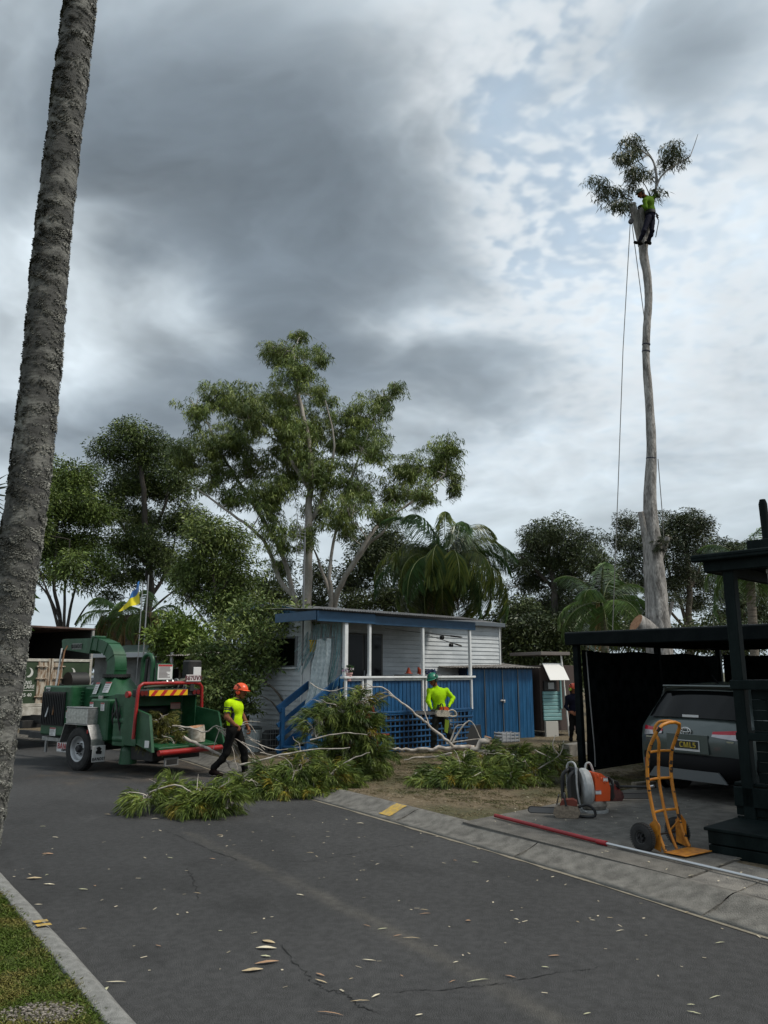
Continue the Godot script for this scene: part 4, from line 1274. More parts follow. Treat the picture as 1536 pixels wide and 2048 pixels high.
	tree("forest_tree", "dark round-headed tree beyond the blue shed", {"z": -44.0, "base": [1110, 0], "deep": 2.5, "kind": "far", "bark": dark, "cols": rk, "size": 1.0, "dens": 1.0, "thin": 0.3,
		"limbs": [[0.26, [1112, 1345], [1112, 1240], [1105, 1150], [1095, 1090]], [0.12, [1110, 1200], [1150, 1140], [1175, 1100]], [0.12, [1110, 1180], [1060, 1130], [1040, 1110]]],
		"lobes": [[1110, 1062, 40, 24, 60], [1065, 1085, 40, 30, 66], [1150, 1085, 44, 30, 74], [1035, 1120, 34, 24, 44], [1100, 1115, 50, 34, 90], [1180, 1120, 40, 34, 74], [1220, 1150, 36, 34, 60], [1060, 1160, 40, 30, 66], [1130, 1160, 54, 34, 100], [1190, 1170, 46, 34, 84], [1100, 1200, 56, 34, 100], [1160, 1210, 50, 34, 90], [1230, 1200, 44, 34, 70], [1070, 1230, 44, 30, 74], [1130, 1250, 56, 34, 100], [1200, 1250, 50, 34, 84]]}, "dark trees beyond the shed and carport")
	tree("forest_tree", "tall open-crowned tree rising behind the stripped trunk", {"z": -48.0, "base": [1378, 0], "deep": 2.0, "kind": "far", "bark": brown, "cols": [Color(0.036, 0.050, 0.026), Color(0.085, 0.100, 0.048)], "size": 1.05, "dens": 0.9, "thin": 0.35,
		"limbs": [[0.24, [1380, 1345], [1378, 1240], [1380, 1160], [1370, 1080], [1360, 1050]], [0.14, [1376, 1280], [1366, 1220], [1345, 1170], [1330, 1110]], [0.10, [1372, 1260], [1330, 1210], [1290, 1150], [1255, 1090]], [0.10, [1380, 1180], [1405, 1120], [1410, 1080]], [0.08, [1250, 1345], [1265, 1240], [1270, 1150], [1260, 1080]]],
		"lobes": [[1360, 1040, 36, 20, 50], [1395, 1060, 34, 28, 54], [1330, 1060, 34, 26, 46], [1260, 1045, 26, 20, 30], [1240, 1080, 24, 24, 30], [1280, 1080, 26, 22, 32], [1360, 1085, 44, 28, 64], [1405, 1100, 30, 30, 50], [1310, 1110, 34, 26, 44], [1260, 1120, 32, 26, 40], [1370, 1130, 46, 28, 66], [1340, 1160, 40, 26, 54], [1290, 1160, 40, 26, 50], [1400, 1160, 34, 28, 48], [1250, 1170, 30, 24, 36], [1320, 1200, 44, 26, 56], [1390, 1205, 40, 26, 50], [1270, 1215, 40, 28, 50]]}, "dark trees beyond the shed and carport")
	tree("forest_tree", "dark leafy tree behind the pergola roof", {"z": -40.0, "base": [1490, 0], "deep": 1.6, "kind": "far", "bark": dark, "cols": rk, "size": 0.95, "dens": 1.0, "thin": 0.3,
		"limbs": [[0.18, [1488, 1345], [1486, 1240], [1478, 1160], [1470, 1110]], [0.1, [1486, 1220], [1520, 1150], [1535, 1110]]],
		"lobes": [[1455, 1100, 30, 20, 40], [1490, 1105, 34, 24, 50], [1440, 1130, 30, 22, 36], [1480, 1140, 44, 28, 70], [1530, 1120, 36, 28, 56], [1450, 1180, 36, 26, 44], [1500, 1190, 46, 28, 66], [1550, 1170, 40, 34, 60], [1465, 1225, 40, 24, 50], [1520, 1230, 44, 24, 60]]}, "dark trees beyond the shed and carport")
	# low green masses that close the view near the ground
	var bushes = [["dense_bush", "dense dark bush between the shed and the carport", -30.0, [[1060, 1260, 50, 36, 90], [1110, 1290, 40, 40, 90], [1150, 1270, 40, 40, 80], [1040, 1310, 40, 30, 60], [1115, 1340, 44, 30, 70], [1150, 1330, 30, 40, 60]], 1100], ["dense_bush", "dark bush behind the end of the cabin roof", -36.0, [[1010, 1250, 34, 34, 60], [1000, 1290, 34, 34, 60], [1035, 1220, 30, 24, 40]], 1015], ["dense_bush", "dark tree mass between the gum and the drooping palm", -38.0, [[760, 1080, 50, 34, 70], [800, 1110, 50, 40, 80], [740, 1130, 50, 40, 80], [700, 1160, 40, 30, 50], [780, 1180, 60, 40, 90], [720, 1210, 50, 34, 60], [840, 1200, 40, 34, 50]], 770], ["dense_bush", "dark low bush behind the gum trunk", -37.0, [[540, 1190, 40, 36, 60], [580, 1220, 44, 30, 60], [640, 1210, 46, 34, 60], [500, 1250, 40, 34, 50], [640, 1150, 30, 30, 30]], 590], ["dense_bush", "low hedge behind the white truck", -40.0, [[215, 1290, 34, 24, 60], [250, 1285, 30, 24, 50], [190, 1310, 30, 26, 50], [300, 1290, 30, 24, 50]], 230], ["dense_bush", "distant bush seen left of the palm trunk", -45.0, [[20, 1290, 40, 30, 60], [-40, 1280, 40, 34, 60], [70, 1300, 34, 24, 40]], 10], ["dense_bush", "dark bush behind the carport screen", -33.0, [[1240, 1270, 50, 34, 80], [1320, 1280, 50, 34, 80], [1400, 1270, 50, 34, 80], [1480, 1280, 50, 34, 80]], 1350]]
	for b in bushes:
		tree(b[0], b[1], {"z": b[2], "base": [b[4], 0], "deep": 1.0, "kind": "far", "bark": dark, "cols": [Color(0.030, 0.046, 0.018), Color(0.085, 0.106, 0.036)], "size": 1.0, "category": "bush", "limbs": [[0.1, [b[4], 1350], [b[4] + 4, 1320], [b[3][0][0], b[3][0][1] + 20]]], "lobes": b[3]}, "dark bushes closing the background")
	# palms
	var gcol = Color(0.045, 0.085, 0.030)
	var ycol = Color(0.17, 0.18, 0.036)
	var q1 = [pinnate(3.6, 2.2, 110, 1.15, 1.5, gcol, ycol, 1), pinnate(3.4, 2.7, 104, 1.2, 1.7, gcol, ycol, 2), pinnate(3.4, 1.7, 104, 1.05, 1.2, gcol, gcol * 1.3, 3)]
	rng.seed = 44
	make_palm("drooping feathery palm rising behind the porch roof", Vector2(890, 0), -26.0, 1125, 0.17, q1, 42, {"called": "queen_palm", "dead": 7, "up": 1.25, "low": -0.75})
	var q2 = [pinnate(2.2, 1.5, 66, 0.72, 0.55, Color(0.07, 0.13, 0.045), Color(0.12, 0.18, 0.055), 5), pinnate(2.0, 1.9, 62, 0.7, 0.6, Color(0.075, 0.135, 0.045), Color(0.13, 0.18, 0.05), 6)]
	rng.seed = 45
	make_palm("small green palm growing beside the stripped trunk", Vector2(1205, 0), -24.0, 1235, 0.13, q2, 14, {"called": "bangalow_palm", "shaft": 0.5, "up": 1.3, "low": -0.7, "dead": 1})
	make_palm("palm half hidden behind the pergola post", Vector2(1500, 0), -24.0, 1160, 0.13, q2, 14, {"called": "bangalow_palm", "shaft": 0.5, "up": 1.2, "low": -0.7})
	make_palm("shaggy palm with dead hanging fronds nearest the flag pole", Vector2(300, 0), -31.0, 1225, 0.2, q2, 10, {"called": "shaggy_palm", "dead": 8, "up": 0.9, "low": -1.2})
	make_palm("shaggy palm with dead fronds beside the truck body", Vector2(225, 0), -33.0, 1225, 0.16, q2, 8, {"called": "shaggy_palm", "dead": 9, "up": 0.7, "low": -1.2})
	make_palm("thin shaggy palm between two other shaggy palms", Vector2(258, 0), -32.0, 1230, 0.15, q2, 8, {"called": "shaggy_palm", "dead": 8, "up": 0.7, "low": -1.2})
	make_near_palm()
	make_cut_tree()
func make_near_palm() -> void:
	rng.seed = 46
	var z = -6.0
	var pts = []
	var rad = []
	# centre line and width read off the photograph; the foot lies out of frame on the lawn
	var rows = [[-165, 1950, 118], [-80, 1760, 110], [-30, 1560, 98], [8, 1300, 88], [30, 1150, 84], [54, 1000, 80], [82, 750, 75], [103, 500, 70], [131, 250, 66], [161, 0, 62], [190, -260, 58], [215, -520, 54]]
	var base = zp(rows[0][0], rows[0][1], z)
	for q in rows:
		var p = zp(q[0], q[1], z)
		pts.append(p)
		var d = ray(q[0], q[1])
		rad.append(q[2] * 0.5 / FPX * (z / d.z))
	base.y = 0.06
	pts[0].y = 0.0
	var t = thing("leaning_palm", "grey lichen-crusted leaning palm trunk on the lawn", "palm tree", base)
	var sm = []
	var sr = []
	var per = 26
	for i in pts.size() - 1:
		for k in per:
			var s = k / float(per)
			sm.append(pts[i].cubic_interpolate(pts[i + 1], pts[max(i - 1, 0)], pts[min(i + 2, pts.size() - 1)], s) - base)
			sr.append(lerpf(rad[i], rad[i + 1], s) * (1.0 + rr(-0.012, 0.012)) * 0.965)
	var g = Geo.new()
	g.tube(sm, sr, 28, false)
	var nz = FastNoiseLite.new()
	nz.seed = 8; nz.frequency = 3.2; nz.fractal_octaves = 4
	var nb = FastNoiseLite.new()
	nb.seed = 18; nb.frequency = 14.0; nb.fractal_octaves = 3
	for i in g.v.size():
		var p = g.v[i]
		g.v[i] = p + g.n[i] * (nb.get_noise_3d(p.x, p.y * 2.5, p.z) * 0.008)
		var q: float = nz.get_noise_3d(p.x * 0.7, p.y * 1.6, p.z * 0.7)
		# pale crusts of lichen in irregular patches all round the trunk
		g.c[i] = Color(0.40, 0.40, 0.40).lerp(Color(1.0, 1.0, 0.98), smoothstep(-0.05, 0.35, q))
	obj("trunk", g, surf("palm_grey", Color(0.045, 0.044, 0.041), Color(0.36, 0.355, 0.335), 0.28, {"px": 512, "rough": 1.0, "fine": 0.12, "grain": 0.6, "contrast": 2.2, "bump": 10.0, "vc": true, "stretch": Vector3(0.8, 1.7, 0.8)}), t)
	var xfs = []
	var cols = []
	for i in 17000:
		var f = rr(0, sm.size() - 2)
		var k = int(f)
		var p: Vector3 = sm[k].lerp(sm[k + 1], f - k)
		var ax: Vector3 = (sm[k + 1] - sm[k]).normalized()
		var an = rr(0, TAU)
		var x = ax.cross(Vector3.BACK).normalized()
		var out = x * cos(an) + ax.cross(x) * sin(an)
		var w: Vector3 = p + out * sr[k]
		var band: float = nz.get_noise_3d(w.x * 1.2 + 7.0, w.y * 2.2, w.z * 1.2) + 0.5 * nb.get_noise_3d(w.x * 0.4, w.y, w.z * 0.4)
		if band < rr(-0.35, 0.12): continue
		var s = rr(0.35, 0.8) * (1.2 if band > 0.2 else 0.8)
		xfs.append(Transform3D(Basis(ax.cross(out), ax, out).rotated(out, rr(-0.5, 0.5)).scaled(Vector3.ONE * s), w))
		cols.append(Color(0.055, 0.055, 0.047).lerp(Color(0.28, 0.28, 0.25), pow(rr(0, 1), 1.6)))
	multi("lichen_flakes", clump("bark"), xfs, cols, t).set_meta("kind", "stuff")
	# strap leaves of a plant showing at both sides of the trunk
	var pl = thing("strap_leaf_plant", "plant with long pointed strap leaves behind the leaning palm", "plant", Vector3(-5.6, 0.06, -8.4))
	var lm = leafmat("leaf_strap", 0.4)
	Tb("stem", [Vector3(0, -0.1, 0), Vector3(0.05, 1.2, 0), Vector3(0.15, 2.3, 0)], [0.06, 0.05, 0.03], M["brown_bark"], pl, 8)
	for q in [[0.1, 2.75, [50, 1185, 82, 1198]], [0.1, 2.5, [52, 1195, 80, 1226]], [0.1, 2.2, [40, 1245, 70, 1262]], [0.1, 2.8, [40, 1195, 74, 1188]]]:
		var a = zp(q[2][0] - 14, q[2][1], -8.4) - pl.position
		var b = zp(q[2][2], q[2][3], -8.4) - pl.position
		var d = Geo.new()
		d.col = Color(0.07, 0.13, 0.03) * rr(0.8, 1.2)
		var mid = a.lerp(b, 0.45) + Vector3(0, 0.03, 0.02)
		var up = Vector3(0, 0.05, 0.02)
		d.quad(a, mid - up, b, mid + up)
		obj("strap_leaf", d, lm, pl)
	var sp = thing("spiky_palm", "spiky fan of narrow dark leaves at the left of the leaning palm", "palm tree", Vector3(-7.5, 0.06, -10.0))
	var c0 = zp(-45, 985, -10.0) - sp.position
	Tb("trunk", [Vector3(0, -0.1, 0), c0 * 0.5, c0], [0.12, 0.1, 0.08], M["dark_bark"], sp, 8)
	for i in 46:
		var an = i / 46.0 * TAU
		var d = Geo.new()
		d.col = Color(0.020, 0.032, 0.016) * rr(0.7, 1.3)
		leaf(d, c0, Vector3(cos(an), sin(an), rr(-0.5, 0.5)).normalized(), rr(0.4, 0.5), 0.035, Vector3.BACK, 0.05)
		obj("fan_leaf", d, lm, sp)
func make_cut_tree() -> void:
	rng.seed = 47
	var z = -20.0
	var base = zp(1318, 1345, z)
	base.y = 0.08
	var t = thing("stripped_gum", "tall bare gum trunk stripped of limbs with a last tuft of leaves", "tree", base)
	var bark = surf("cut_bark", Color(0.085, 0.078, 0.072), Color(0.42, 0.40, 0.38), 1.3, {"px": 512, "rough": 0.9, "freq": 0.012, "fine": 0.06, "grain": 0.35, "stretch": Vector3(1.6, 0.28, 1.6), "contrast": 2.2, "bump": 3.0, "vc": true})
	var tip = surf("cut_wood", Color(0.22, 0.09, 0.045), Color(0.42, 0.24, 0.13), 0.3, {"rough": 0.85})
	var rows = [[1318, 1345, 72], [1317, 1262, 52], [1312, 1180, 46], [1306, 1100, 40], [1300, 1000, 27], [1303, 900, 21], [1298, 800, 18], [1292, 720, 16], [1293, 660, 16], [1297, 600, 16], [1294, 550, 17], [1288, 515, 19], [1286, 490, 18]]
	var pts = []
	var rad = []
	for q in rows:
		pts.append(zp(q[0], q[1], z) - base)
		rad.append(q[2] * 0.46 / FPX * (z / ray(q[0], q[1]).z))
	pts[0].y = -0.2
	var sm = []
	var sr = []
	for i in pts.size() - 1:
		for k in 7:
			var s = k / 7.0
			sm.append(pts[i].cubic_interpolate(pts[i + 1], pts[max(i - 1, 0)], pts[min(i + 2, pts.size() - 1)], s))
			sr.append(lerpf(rad[i], rad[i + 1], s) * rr(0.96, 1.04))
	sm.append(pts[-1]); sr.append(rad[-1])
	var g = Geo.new()
	g.tube(sm, sr, 20)
	for i in g.v.size():
		var p = g.v[i]
		var an = atan2(g.n[i].z, g.n[i].x)
		g.v[i] += g.n[i] * (sin(an * 5.0 + p.y * 0.6) * 0.03 * clampf(1.5 - p.y * 0.25, 0.1, 1.0))
	obj("trunk", g, bark, t)
	# sawn stubs: [from u, v, to u, v, radius from, radius to]
	for q in [[1286, 490, 1264, 408, 17, 13], [1286, 488, 1283, 412, 12, 11], [1288, 495, 1306, 395, 13, 8], [1322, 1278, 1272, 1246, 40, 34], [1300, 1120, 1281, 1024, 17, 10], [1312, 1140, 1336, 1074, 12, 9], [1330, 1260, 1345, 1205, 10, 5]]:
		var a = zp(q[0], q[1], z) - base
		var b = zp(q[2], q[3], z + 0.12) - base
		var k = (z / ray(q[2], q[3]).z) / FPX * 0.5 * 1.15
		var s = Geo.new()
		var w = [a, a.lerp(b, 0.4) + Vector3(0, 0.02, 0), a.lerp(b, 0.7), b]
		s.tube(w, [q[4] * k, lerpf(q[4], q[5], 0.5) * k, q[5] * k * 1.05, q[5] * k], 14, false)
		var st = obj("sawn_stub", s, bark, t)
		var d = (b - a).normalized()
		var cg = cyl(q[5] * k * 1.0, 0.012, b - d * 0.008, d, 14)
		obj("cut_face", cg, tip, st)
	# straps and rope round the trunk
	for q in [[1292, 704, 16.6], [1292.3, 690, 16.6], [1302.5, 918, 21]]:
		var c = zp(q[0], q[1], z) - base
		var r: float = q[2] * 0.46 / FPX * (z / ray(q[0], q[1]).z) * 1.09
		obj("strap", cyl(r * 0.975, 0.03, c, Vector3(0.1, 1, 0.1), 18), flat("strap_blue", lin(0.015, 0.015, 0.035), 0.7), t)
	var tuft = []
	var tc = []
	for i in 26:
		tuft.append(Transform3D(Basis(Vector3.UP, rr(0, TAU)).scaled(Vector3.ONE * rr(0.4, 0.8)), zp(1326, 1088, z + 0.4) - base + rball() * 0.25)); tc.append(Color(0.05, 0.065, 0.03) * rr(0.7, 1.2))
	multi("regrowth", clump("cut"), tuft, tc, t).set_meta("kind", "stuff")
	# the last leafy limbs at the top
	var top = zp(1306, 395, z) - base
	var limbs = [[0.032, [1306, 398], [1312, 375], [1312, 345], [1306, 322], [1296, 310], [1280, 300]], [0.028, [1308, 392], [1318, 360], [1335, 340], [1358, 326], [1380, 313]], [0.012, [1380, 313], [1388, 292], [1396, 268]], [0.018, [1266, 400], [1252, 396], [1240, 382], [1215, 372]], [0.015, [1264, 396], [1248, 388], [1236, 400], [1225, 410]], [0.014, [1300, 392], [1290, 370], [1280, 360]], [0.016, [1296, 310], [1282, 318], [1262, 330]]]
	for lb in limbs:
		var lp = []
		for i in range(1, lb.size()): lp.append(zp(lb[i][0], lb[i][1], z + 0.1 + rr(-0.12, 0.12)) - base)
		var ls = smooth(lp, 5)
		Tb("limb", ls, taper(ls.size(), lb[0] * 1.3, lb[0] * 0.5), bark, t, 6)
	var xfs = []
	var cols = []
	for q in [[1265, 285, 20, 18, 10], [1250, 315, 22, 28, 17], [1278, 300, 16, 18, 5], [1272, 348, 20, 24, 13], [1300, 350, 12, 20, 4], [1262, 368, 14, 18, 6], [1345, 300, 22, 22, 16], [1330, 325, 14, 16, 7], [1362, 318, 16, 20, 6], [1198, 372, 16, 16, 6], [1212, 390, 24, 20, 9], [1238, 380, 18, 16, 7], [1232, 408, 16, 22, 8], [1252, 415, 9, 18, 4], [1318, 385, 7, 12, 3], [1185, 362, 9, 9, 3]]:
		var c = zp(q[0], q[1], z + rr(-0.4, 0.4)) - base
		var k = 22.0 / FPX
		for i in q[4]:
			xfs.append(Transform3D(Basis(Vector3.UP, rr(0, TAU)).scaled(Vector3.ONE * rr(0.5, 0.85)), c + rball() * Vector3(q[2] * k, q[3] * k, q[2] * k) * 0.8))
			cols.append(Color(0.055, 0.075, 0.036).lerp(Color(0.14, 0.16, 0.07), rr(0, 1)))
	multi("crown", clump("gum"), xfs, cols, t).set_meta("kind", "stuff")
	# rigging: ropes and block
	var rope = flat("rope_grey", lin(0.16, 0.16, 0.15), 0.9)
	var blk = thing("lowering_rope", "rope hanging from a pulley block at the top of the bare trunk", "rope", zp(1262, 444, z + 0.35))
	var o = blk.position
	Tb("hanging_line", [Vector3(-0.02, 0, 0), zp(1246, 700, z + 0.35) - o, zp(1236, 980, z + 0.35) - o, zp(1230, 1130, z + 0.35) - o, zp(1224, 1290, z + 0.35) - o], 0.011, rope, blk, 6)
	Tb("return_line", [Vector3(0.02, 0, 0), zp(1289, 640, z + 0.06) - o], 0.011, rope, blk, 6)
	obj("pulley_block", cyl(0.07, 0.08, Vector3(0, 0.02, -0.04), Vector3(0, 0, 1), 14), flat("block_dark", lin(0.03, 0.03, 0.035), 0.5, 0.4), blk)
	Tb("sling", [Vector3(0, 0.06, 0), zp(1264, 425, z + 0.25) - o], 0.018, flat("block_dark", Color.WHITE), blk, 6)
	var rp = thing("trunk_rope", "short rope running down the back of the bare trunk", "rope", zp(1316, 918, z - 0.25))
	Tb("line", [Vector3.ZERO, zp(1324, 1020, z - 0.3) - rp.position, zp(1328, 1090, z - 0.3) - rp.position], 0.011, rope, rp, 6)

# ---- wheels, chipper, truck, car, carport, pergola
func wheel(par: Node, at: Vector3, r: float, w: float, rim_r: float, rim: Material, axis := Vector3(0, 0, 1), spokes := 0) -> Node3D:
	var n = Node3D.new()
	n.name = numbered("wheel", par)
	par.add_child(n, true)
	n.position = at
	var g = Geo.new()
	var h = w * 0.5
	g.lathe([Vector2(rim_r, -h * 0.8), Vector2(rim_r + 0.02, -h), Vector2(r - 0.06, -h), Vector2(r - 0.015, -h * 0.86), Vector2(r, -h * 0.6), Vector2(r, h * 0.6), Vector2(r - 0.015, h * 0.86), Vector2(r - 0.06, h), Vector2(rim_r + 0.02, h), Vector2(rim_r, h * 0.8)], 36, Vector3.ZERO, axis)
	for k in 40:                     # tread blocks
		var an = TAU * k / 40.0
		var x = axis.cross(Vector3.UP).normalized()
		var d = x * cos(an) + Vector3.UP * sin(an)
		var old = g.xf
		g.xf = Transform3D(Basis(d, axis.cross(d), axis), d * (r + 0.002))
		g.box(Vector3(0, 0, 0), Vector3(0.016, r * 0.09, w * 0.66))
		g.xf = old
	obj("tyre", g, surf("tyre_rubber", Color(0.010, 0.010, 0.011), Color(0.032, 0.031, 0.030), 0.4, {"rough": 0.9}), n)
	var rg = Geo.new()
	rg.lathe([Vector2(rim_r * 0.99, -h * 0.85), Vector2(rim_r * 0.9, -h * 0.5), Vector2(rim_r * 0.5, -h * 0.2), Vector2(0.0, -h * 0.2)], 32, Vector3.ZERO, axis)
	rg.lathe([Vector2(0.0, h * 0.3), Vector2(rim_r * 0.45, h * 0.3), Vector2(rim_r * 0.62, h * 0.12), Vector2(rim_r * 0.8, h * 0.25), Vector2(rim_r * 0.9, h * 0.72), Vector2(rim_r, h * 0.85), Vector2(rim_r, h * 0.78)], 32, Vector3.ZERO, axis)
	obj("rim", rg, rim, n)
	var hb = Geo.new()
	hb.lathe([Vector2(rim_r * 0.32, h * 0.28), Vector2(rim_r * 0.28, h * 0.8), Vector2(rim_r * 0.2, h * 0.95), Vector2(0, h * 0.95)], 16, Vector3.ZERO, axis)
	for k in 6:
		var an = TAU * k / 6.0
		var x = axis.cross(Vector3.UP).normalized()
		hb.lathe([Vector2(0.014, 0), Vector2(0.012, 0.035), Vector2(0, 0.035)], 6, (x * cos(an) + Vector3.UP * sin(an)) * rim_r * 0.45 + axis * h * 0.28, axis)
	obj("hub", hb, flat("hub_dark", lin(0.03, 0.03, 0.032), 0.5, 0.5), n)
	return n
func decal(par: Node, p: Vector3, s: Vector2, face: Vector3, m: Material, called := "sticker", lines := 5) -> MeshInstance3D:
	var g = Geo.new()
	var x = Vector3.UP.cross(face).normalized()
	var y = face.cross(x)
	g.xf = Transform3D(Basis(x, y, face), p)
	g.box(Vector3.ZERO, Vector3(s.x, s.y, 0.004))
	var o = obj(called, g, m, par)
	if lines > 0:
		var t = Geo.new()
		t.xf = g.xf
		for i in lines:
			var w = s.x * rr(0.5, 0.8)
			t.box(Vector3(-s.x * 0.42 + w * 0.5, s.y * (0.32 - 0.66 * i / maxf(lines - 1.0, 1.0)), 0.003), Vector3(w, s.y * 0.06, 0.003))
		obj("print", t, flat("print_grey", lin(0.22, 0.2, 0.2), 0.7), o)
		var rb = Geo.new()
		rb.xf = g.xf
		rb.box(Vector3(0, s.y * 0.43, 0.003), Vector3(s.x * 0.96, s.y * 0.12, 0.0035))
		obj("heading", rb, flat("sticker_red", lin(0.35, 0.03, 0.03), 0.6), o)
	return o
func make_chipper() -> void:
	rng.seed = 50
	var turn = deg_to_rad(-36.87)
	var at = Vector3(-5.36, 0, -16.27)
	var t = thing("wood_chipper", "green towed wood chipper with a curved discharge chute and red feed bar", "wood chipper", at, turn)
	var green = surf("chipper_green", Color(0.003, 0.048, 0.015), Color(0.022, 0.092, 0.042), 0.9, {"rough": 0.42, "contrast": 2.3, "grain": 0.5})
	var black = surf("machine_black", Color(0.008, 0.008, 0.008), Color(0.025, 0.024, 0.023), 0.5, {"rough": 0.6})
	var red = surf("bar_red", Color(0.20, 0.008, 0.008), Color(0.36, 0.016, 0.014), 0.7, {"rough": 0.4})
	var galv = surf("galv_steel", Color(0.24, 0.24, 0.24), Color(0.5, 0.5, 0.5), 0.4, {"rough": 0.38, "metal": 0.8})
	var checker = surf("checker_plate", Color(0.40, 0.40, 0.41), Color(0.68, 0.68, 0.69), 0.3, {"rough": 0.3, "metal": 0.85})
	var wht = flat("sticker_white", lin(0.62, 0.62, 0.62), 0.5)
	# chassis
	for z in [0.42, -0.42]: Bx("chassis_rail", Vector3(-0.6, 0.52, z), Vector3(4.2, 0.13, 0.09), black, t)
	Bx("drawbar", Vector3(-3.0, 0.5, 0), Vector3(1.7, 0.1, 0.1), black, t)
	Bx("axle", Vector3(0, 0.4, 0), Vector3(0.12, 0.12, 1.7), black, t)
	var jack = Geo.new()
	jack.tube([Vector3(-2.4, 0.15, 0.2), Vector3(-2.4, 0.9, 0.2)], 0.035, 10)
	obj("jack", jack, galv, t)
	var rimm = flat("rim_silver", lin(0.35, 0.36, 0.37), 0.4, 0.5)
	wheel(t, Vector3(0, 0.405, 0.86), 0.405, 0.22, 0.24, rimm)
	var w2 = wheel(t, Vector3(0, 0.405, -0.80), 0.405, 0.22, 0.24, rimm)
	w2.rotation.y = PI
	for s in [1.0, -1.0]:
		var fg = Geo.new()
		var prof = [Vector2(-0.58, 0.50), Vector2(-0.44, 0.86), Vector2(0.34, 0.86), Vector2(0.50, 0.60), Vector2(0.52, 0.42)]
		for i in 4:
			var a: Vector2 = prof[i]
			var b: Vector2 = prof[i + 1]
			fg.bar(Vector3(a.x, a.y, s * 0.85), Vector3(b.x, b.y, s * 0.85), 0.28, 0.012, 0.0, Vector3(0, 1, 0.001))
		var fo = obj("mudguard", fg, checker, t)
		if s > 0:
			var dots = Geo.new()               # raised lozenges of the tread plate
			for i in 9:
				for j in 7:
					dots.xf = Transform3D(Basis(Vector3.RIGHT, 0.0), Vector3(0.46 - 0.15 * (j - 6) / -6.0 * 0.0, 0, 0))
					var q = j / 6.0
					var p = Vector3(lerpf(0.355, 0.495, q), lerpf(0.845, 0.62, q), 0.74 + i * 0.027)
					dots.xf = Transform3D(Basis(Vector3(0, 0, 1), -1.02) * Basis(Vector3.UP, 0.7 if (i + j) % 2 else -0.7), p + Vector3(0.01, 0.006, 0))
					dots.box(Vector3.ZERO, Vector3(0.03, 0.004, 0.009))
			obj("tread_pattern", dots, checker, fo)
		var fl = Bx("mud_flap", Vector3(0.56, 0.34, s * 0.85), Vector3(0.012, 0.3, 0.28), flat("flap_white", lin(0.5, 0.5, 0.49), 0.5), t)
		if s > 0:
			var em = Geo.new()
			em.xf = Transform3D(Basis(Vector3.UP, PI / 2), Vector3(0.568, 0.38, 0.85))
			em.prism(PackedVector2Array([Vector2(-0.06, -0.04), Vector2(0.05, -0.05), Vector2(0.065, 0.0), Vector2(0.03, 0.02), Vector2(0.055, 0.05), Vector2(0.0, 0.09), Vector2(-0.06, 0.07), Vector2(-0.035, 0.03), Vector2(-0.07, 0.0)]), 0.004)
			obj("emblem", em, flat("print_black", lin(0.01, 0.01, 0.01), 0.6), fl)
			text_on("BANDIT", 0.055, Transform3D(Basis(Vector3.UP, PI / 2), Vector3(0.570, 0.245, 0.85)), flat("print_black", Color.WHITE), fl)
	var tbx = Bx("tool_box", Vector3(-0.05, 1.02, 0.86), Vector3(0.72, 0.3, 0.26), checker, t, 0.012)
	Bx("tool_box_lid", Vector3(-0.05, 1.178, 0.86), Vector3(0.74, 0.02, 0.28), galv, tbx)
	var td = Geo.new()
	for i in 9:
		for j in 9:
			td.xf = Transform3D(Basis(Vector3(0, 0, 1), 0.0) * Basis(Vector3.RIGHT, 0.75 if (i + j) % 2 else -0.75), Vector3(0.313, 0.895 + j * 0.031, 0.75 + i * 0.028))
			td.box(Vector3.ZERO, Vector3(0.004, 0.028, 0.009))
	obj("tread_pattern", td, checker, tbx)
	Bx("marker_lamp", Vector3(0.36, 0.74, 0.99), Vector3(0.03, 0.07, 0.02), flat("lamp_red", lin(0.35, 0.01, 0.01), 0.3), t)
	# engine enclosure with the radiator on the near side
	var eb = Bx("engine_cover", Vector3(-1.22, 1.08, 0.1), Vector3(1.06, 1.0, 1.3), green, t, 0.03)
	Bx("grille_frame", Vector3(-1.28, 1.12, 0.765), Vector3(0.84, 0.68, 0.03), flat("grille_black", lin(0.008, 0.008, 0.008), 0.6), eb)
	for i in 13: Bx("grille_bar", Vector3(-1.66 + i * 0.064, 1.12, 0.79), Vector3(0.018, 0.64, 0.03), flat("grille_bar", lin(0.018, 0.018, 0.02), 0.5), eb, 0.004)
	for i in 8:
		Bx("louvre", Vector3(-0.68, 1.46 - i * 0.065, 0.38), Vector3(0.035, 0.02, 0.3), green, eb, 0.006)
		Bx("louvre", Vector3(-0.68, 1.46 - i * 0.065, 0.02), Vector3(0.035, 0.02, 0.3), green, eb, 0.006)
	decal(eb, Vector3(-1.55, 1.49, 0.76), Vector2(0.16, 0.12), Vector3(0, 0, 1), wht, "number_plate_small", 0)
	text_on("HRE", 0.06, Transform3D(Basis(), Vector3(-1.55, 1.49, 0.765)), flat("print_black", Color.WHITE), eb)
	decal(eb, Vector3(-0.76, 0.74, 0.755), Vector2(0.13, 0.12), Vector3(0, 0, 1), wht)
	decal(eb, Vector3(-1.25, 0.66, 0.755), Vector2(0.22, 0.16), Vector3(0, 0, 1), wht)
	decal(eb, Vector3(-0.76, 1.02, 0.755), Vector2(0.11, 0.14), Vector3(0, 0, 1), wht)
	var hood = Bx("rear_hood", Vector3(-0.35, 1.25, -0.05), Vector3(0.75, 0.62, 1.0), green, t, 0.04)
	var bumper = Bx("front_skid", Vector3(-1.2, 0.5, 0.62), Vector3(1.1, 0.08, 0.14), galv, t)
	var sg = Bx("name_board", Vector3(-0.85, 0.36, 0.68), Vector3(0.62, 0.18, 0.02), wht, t)
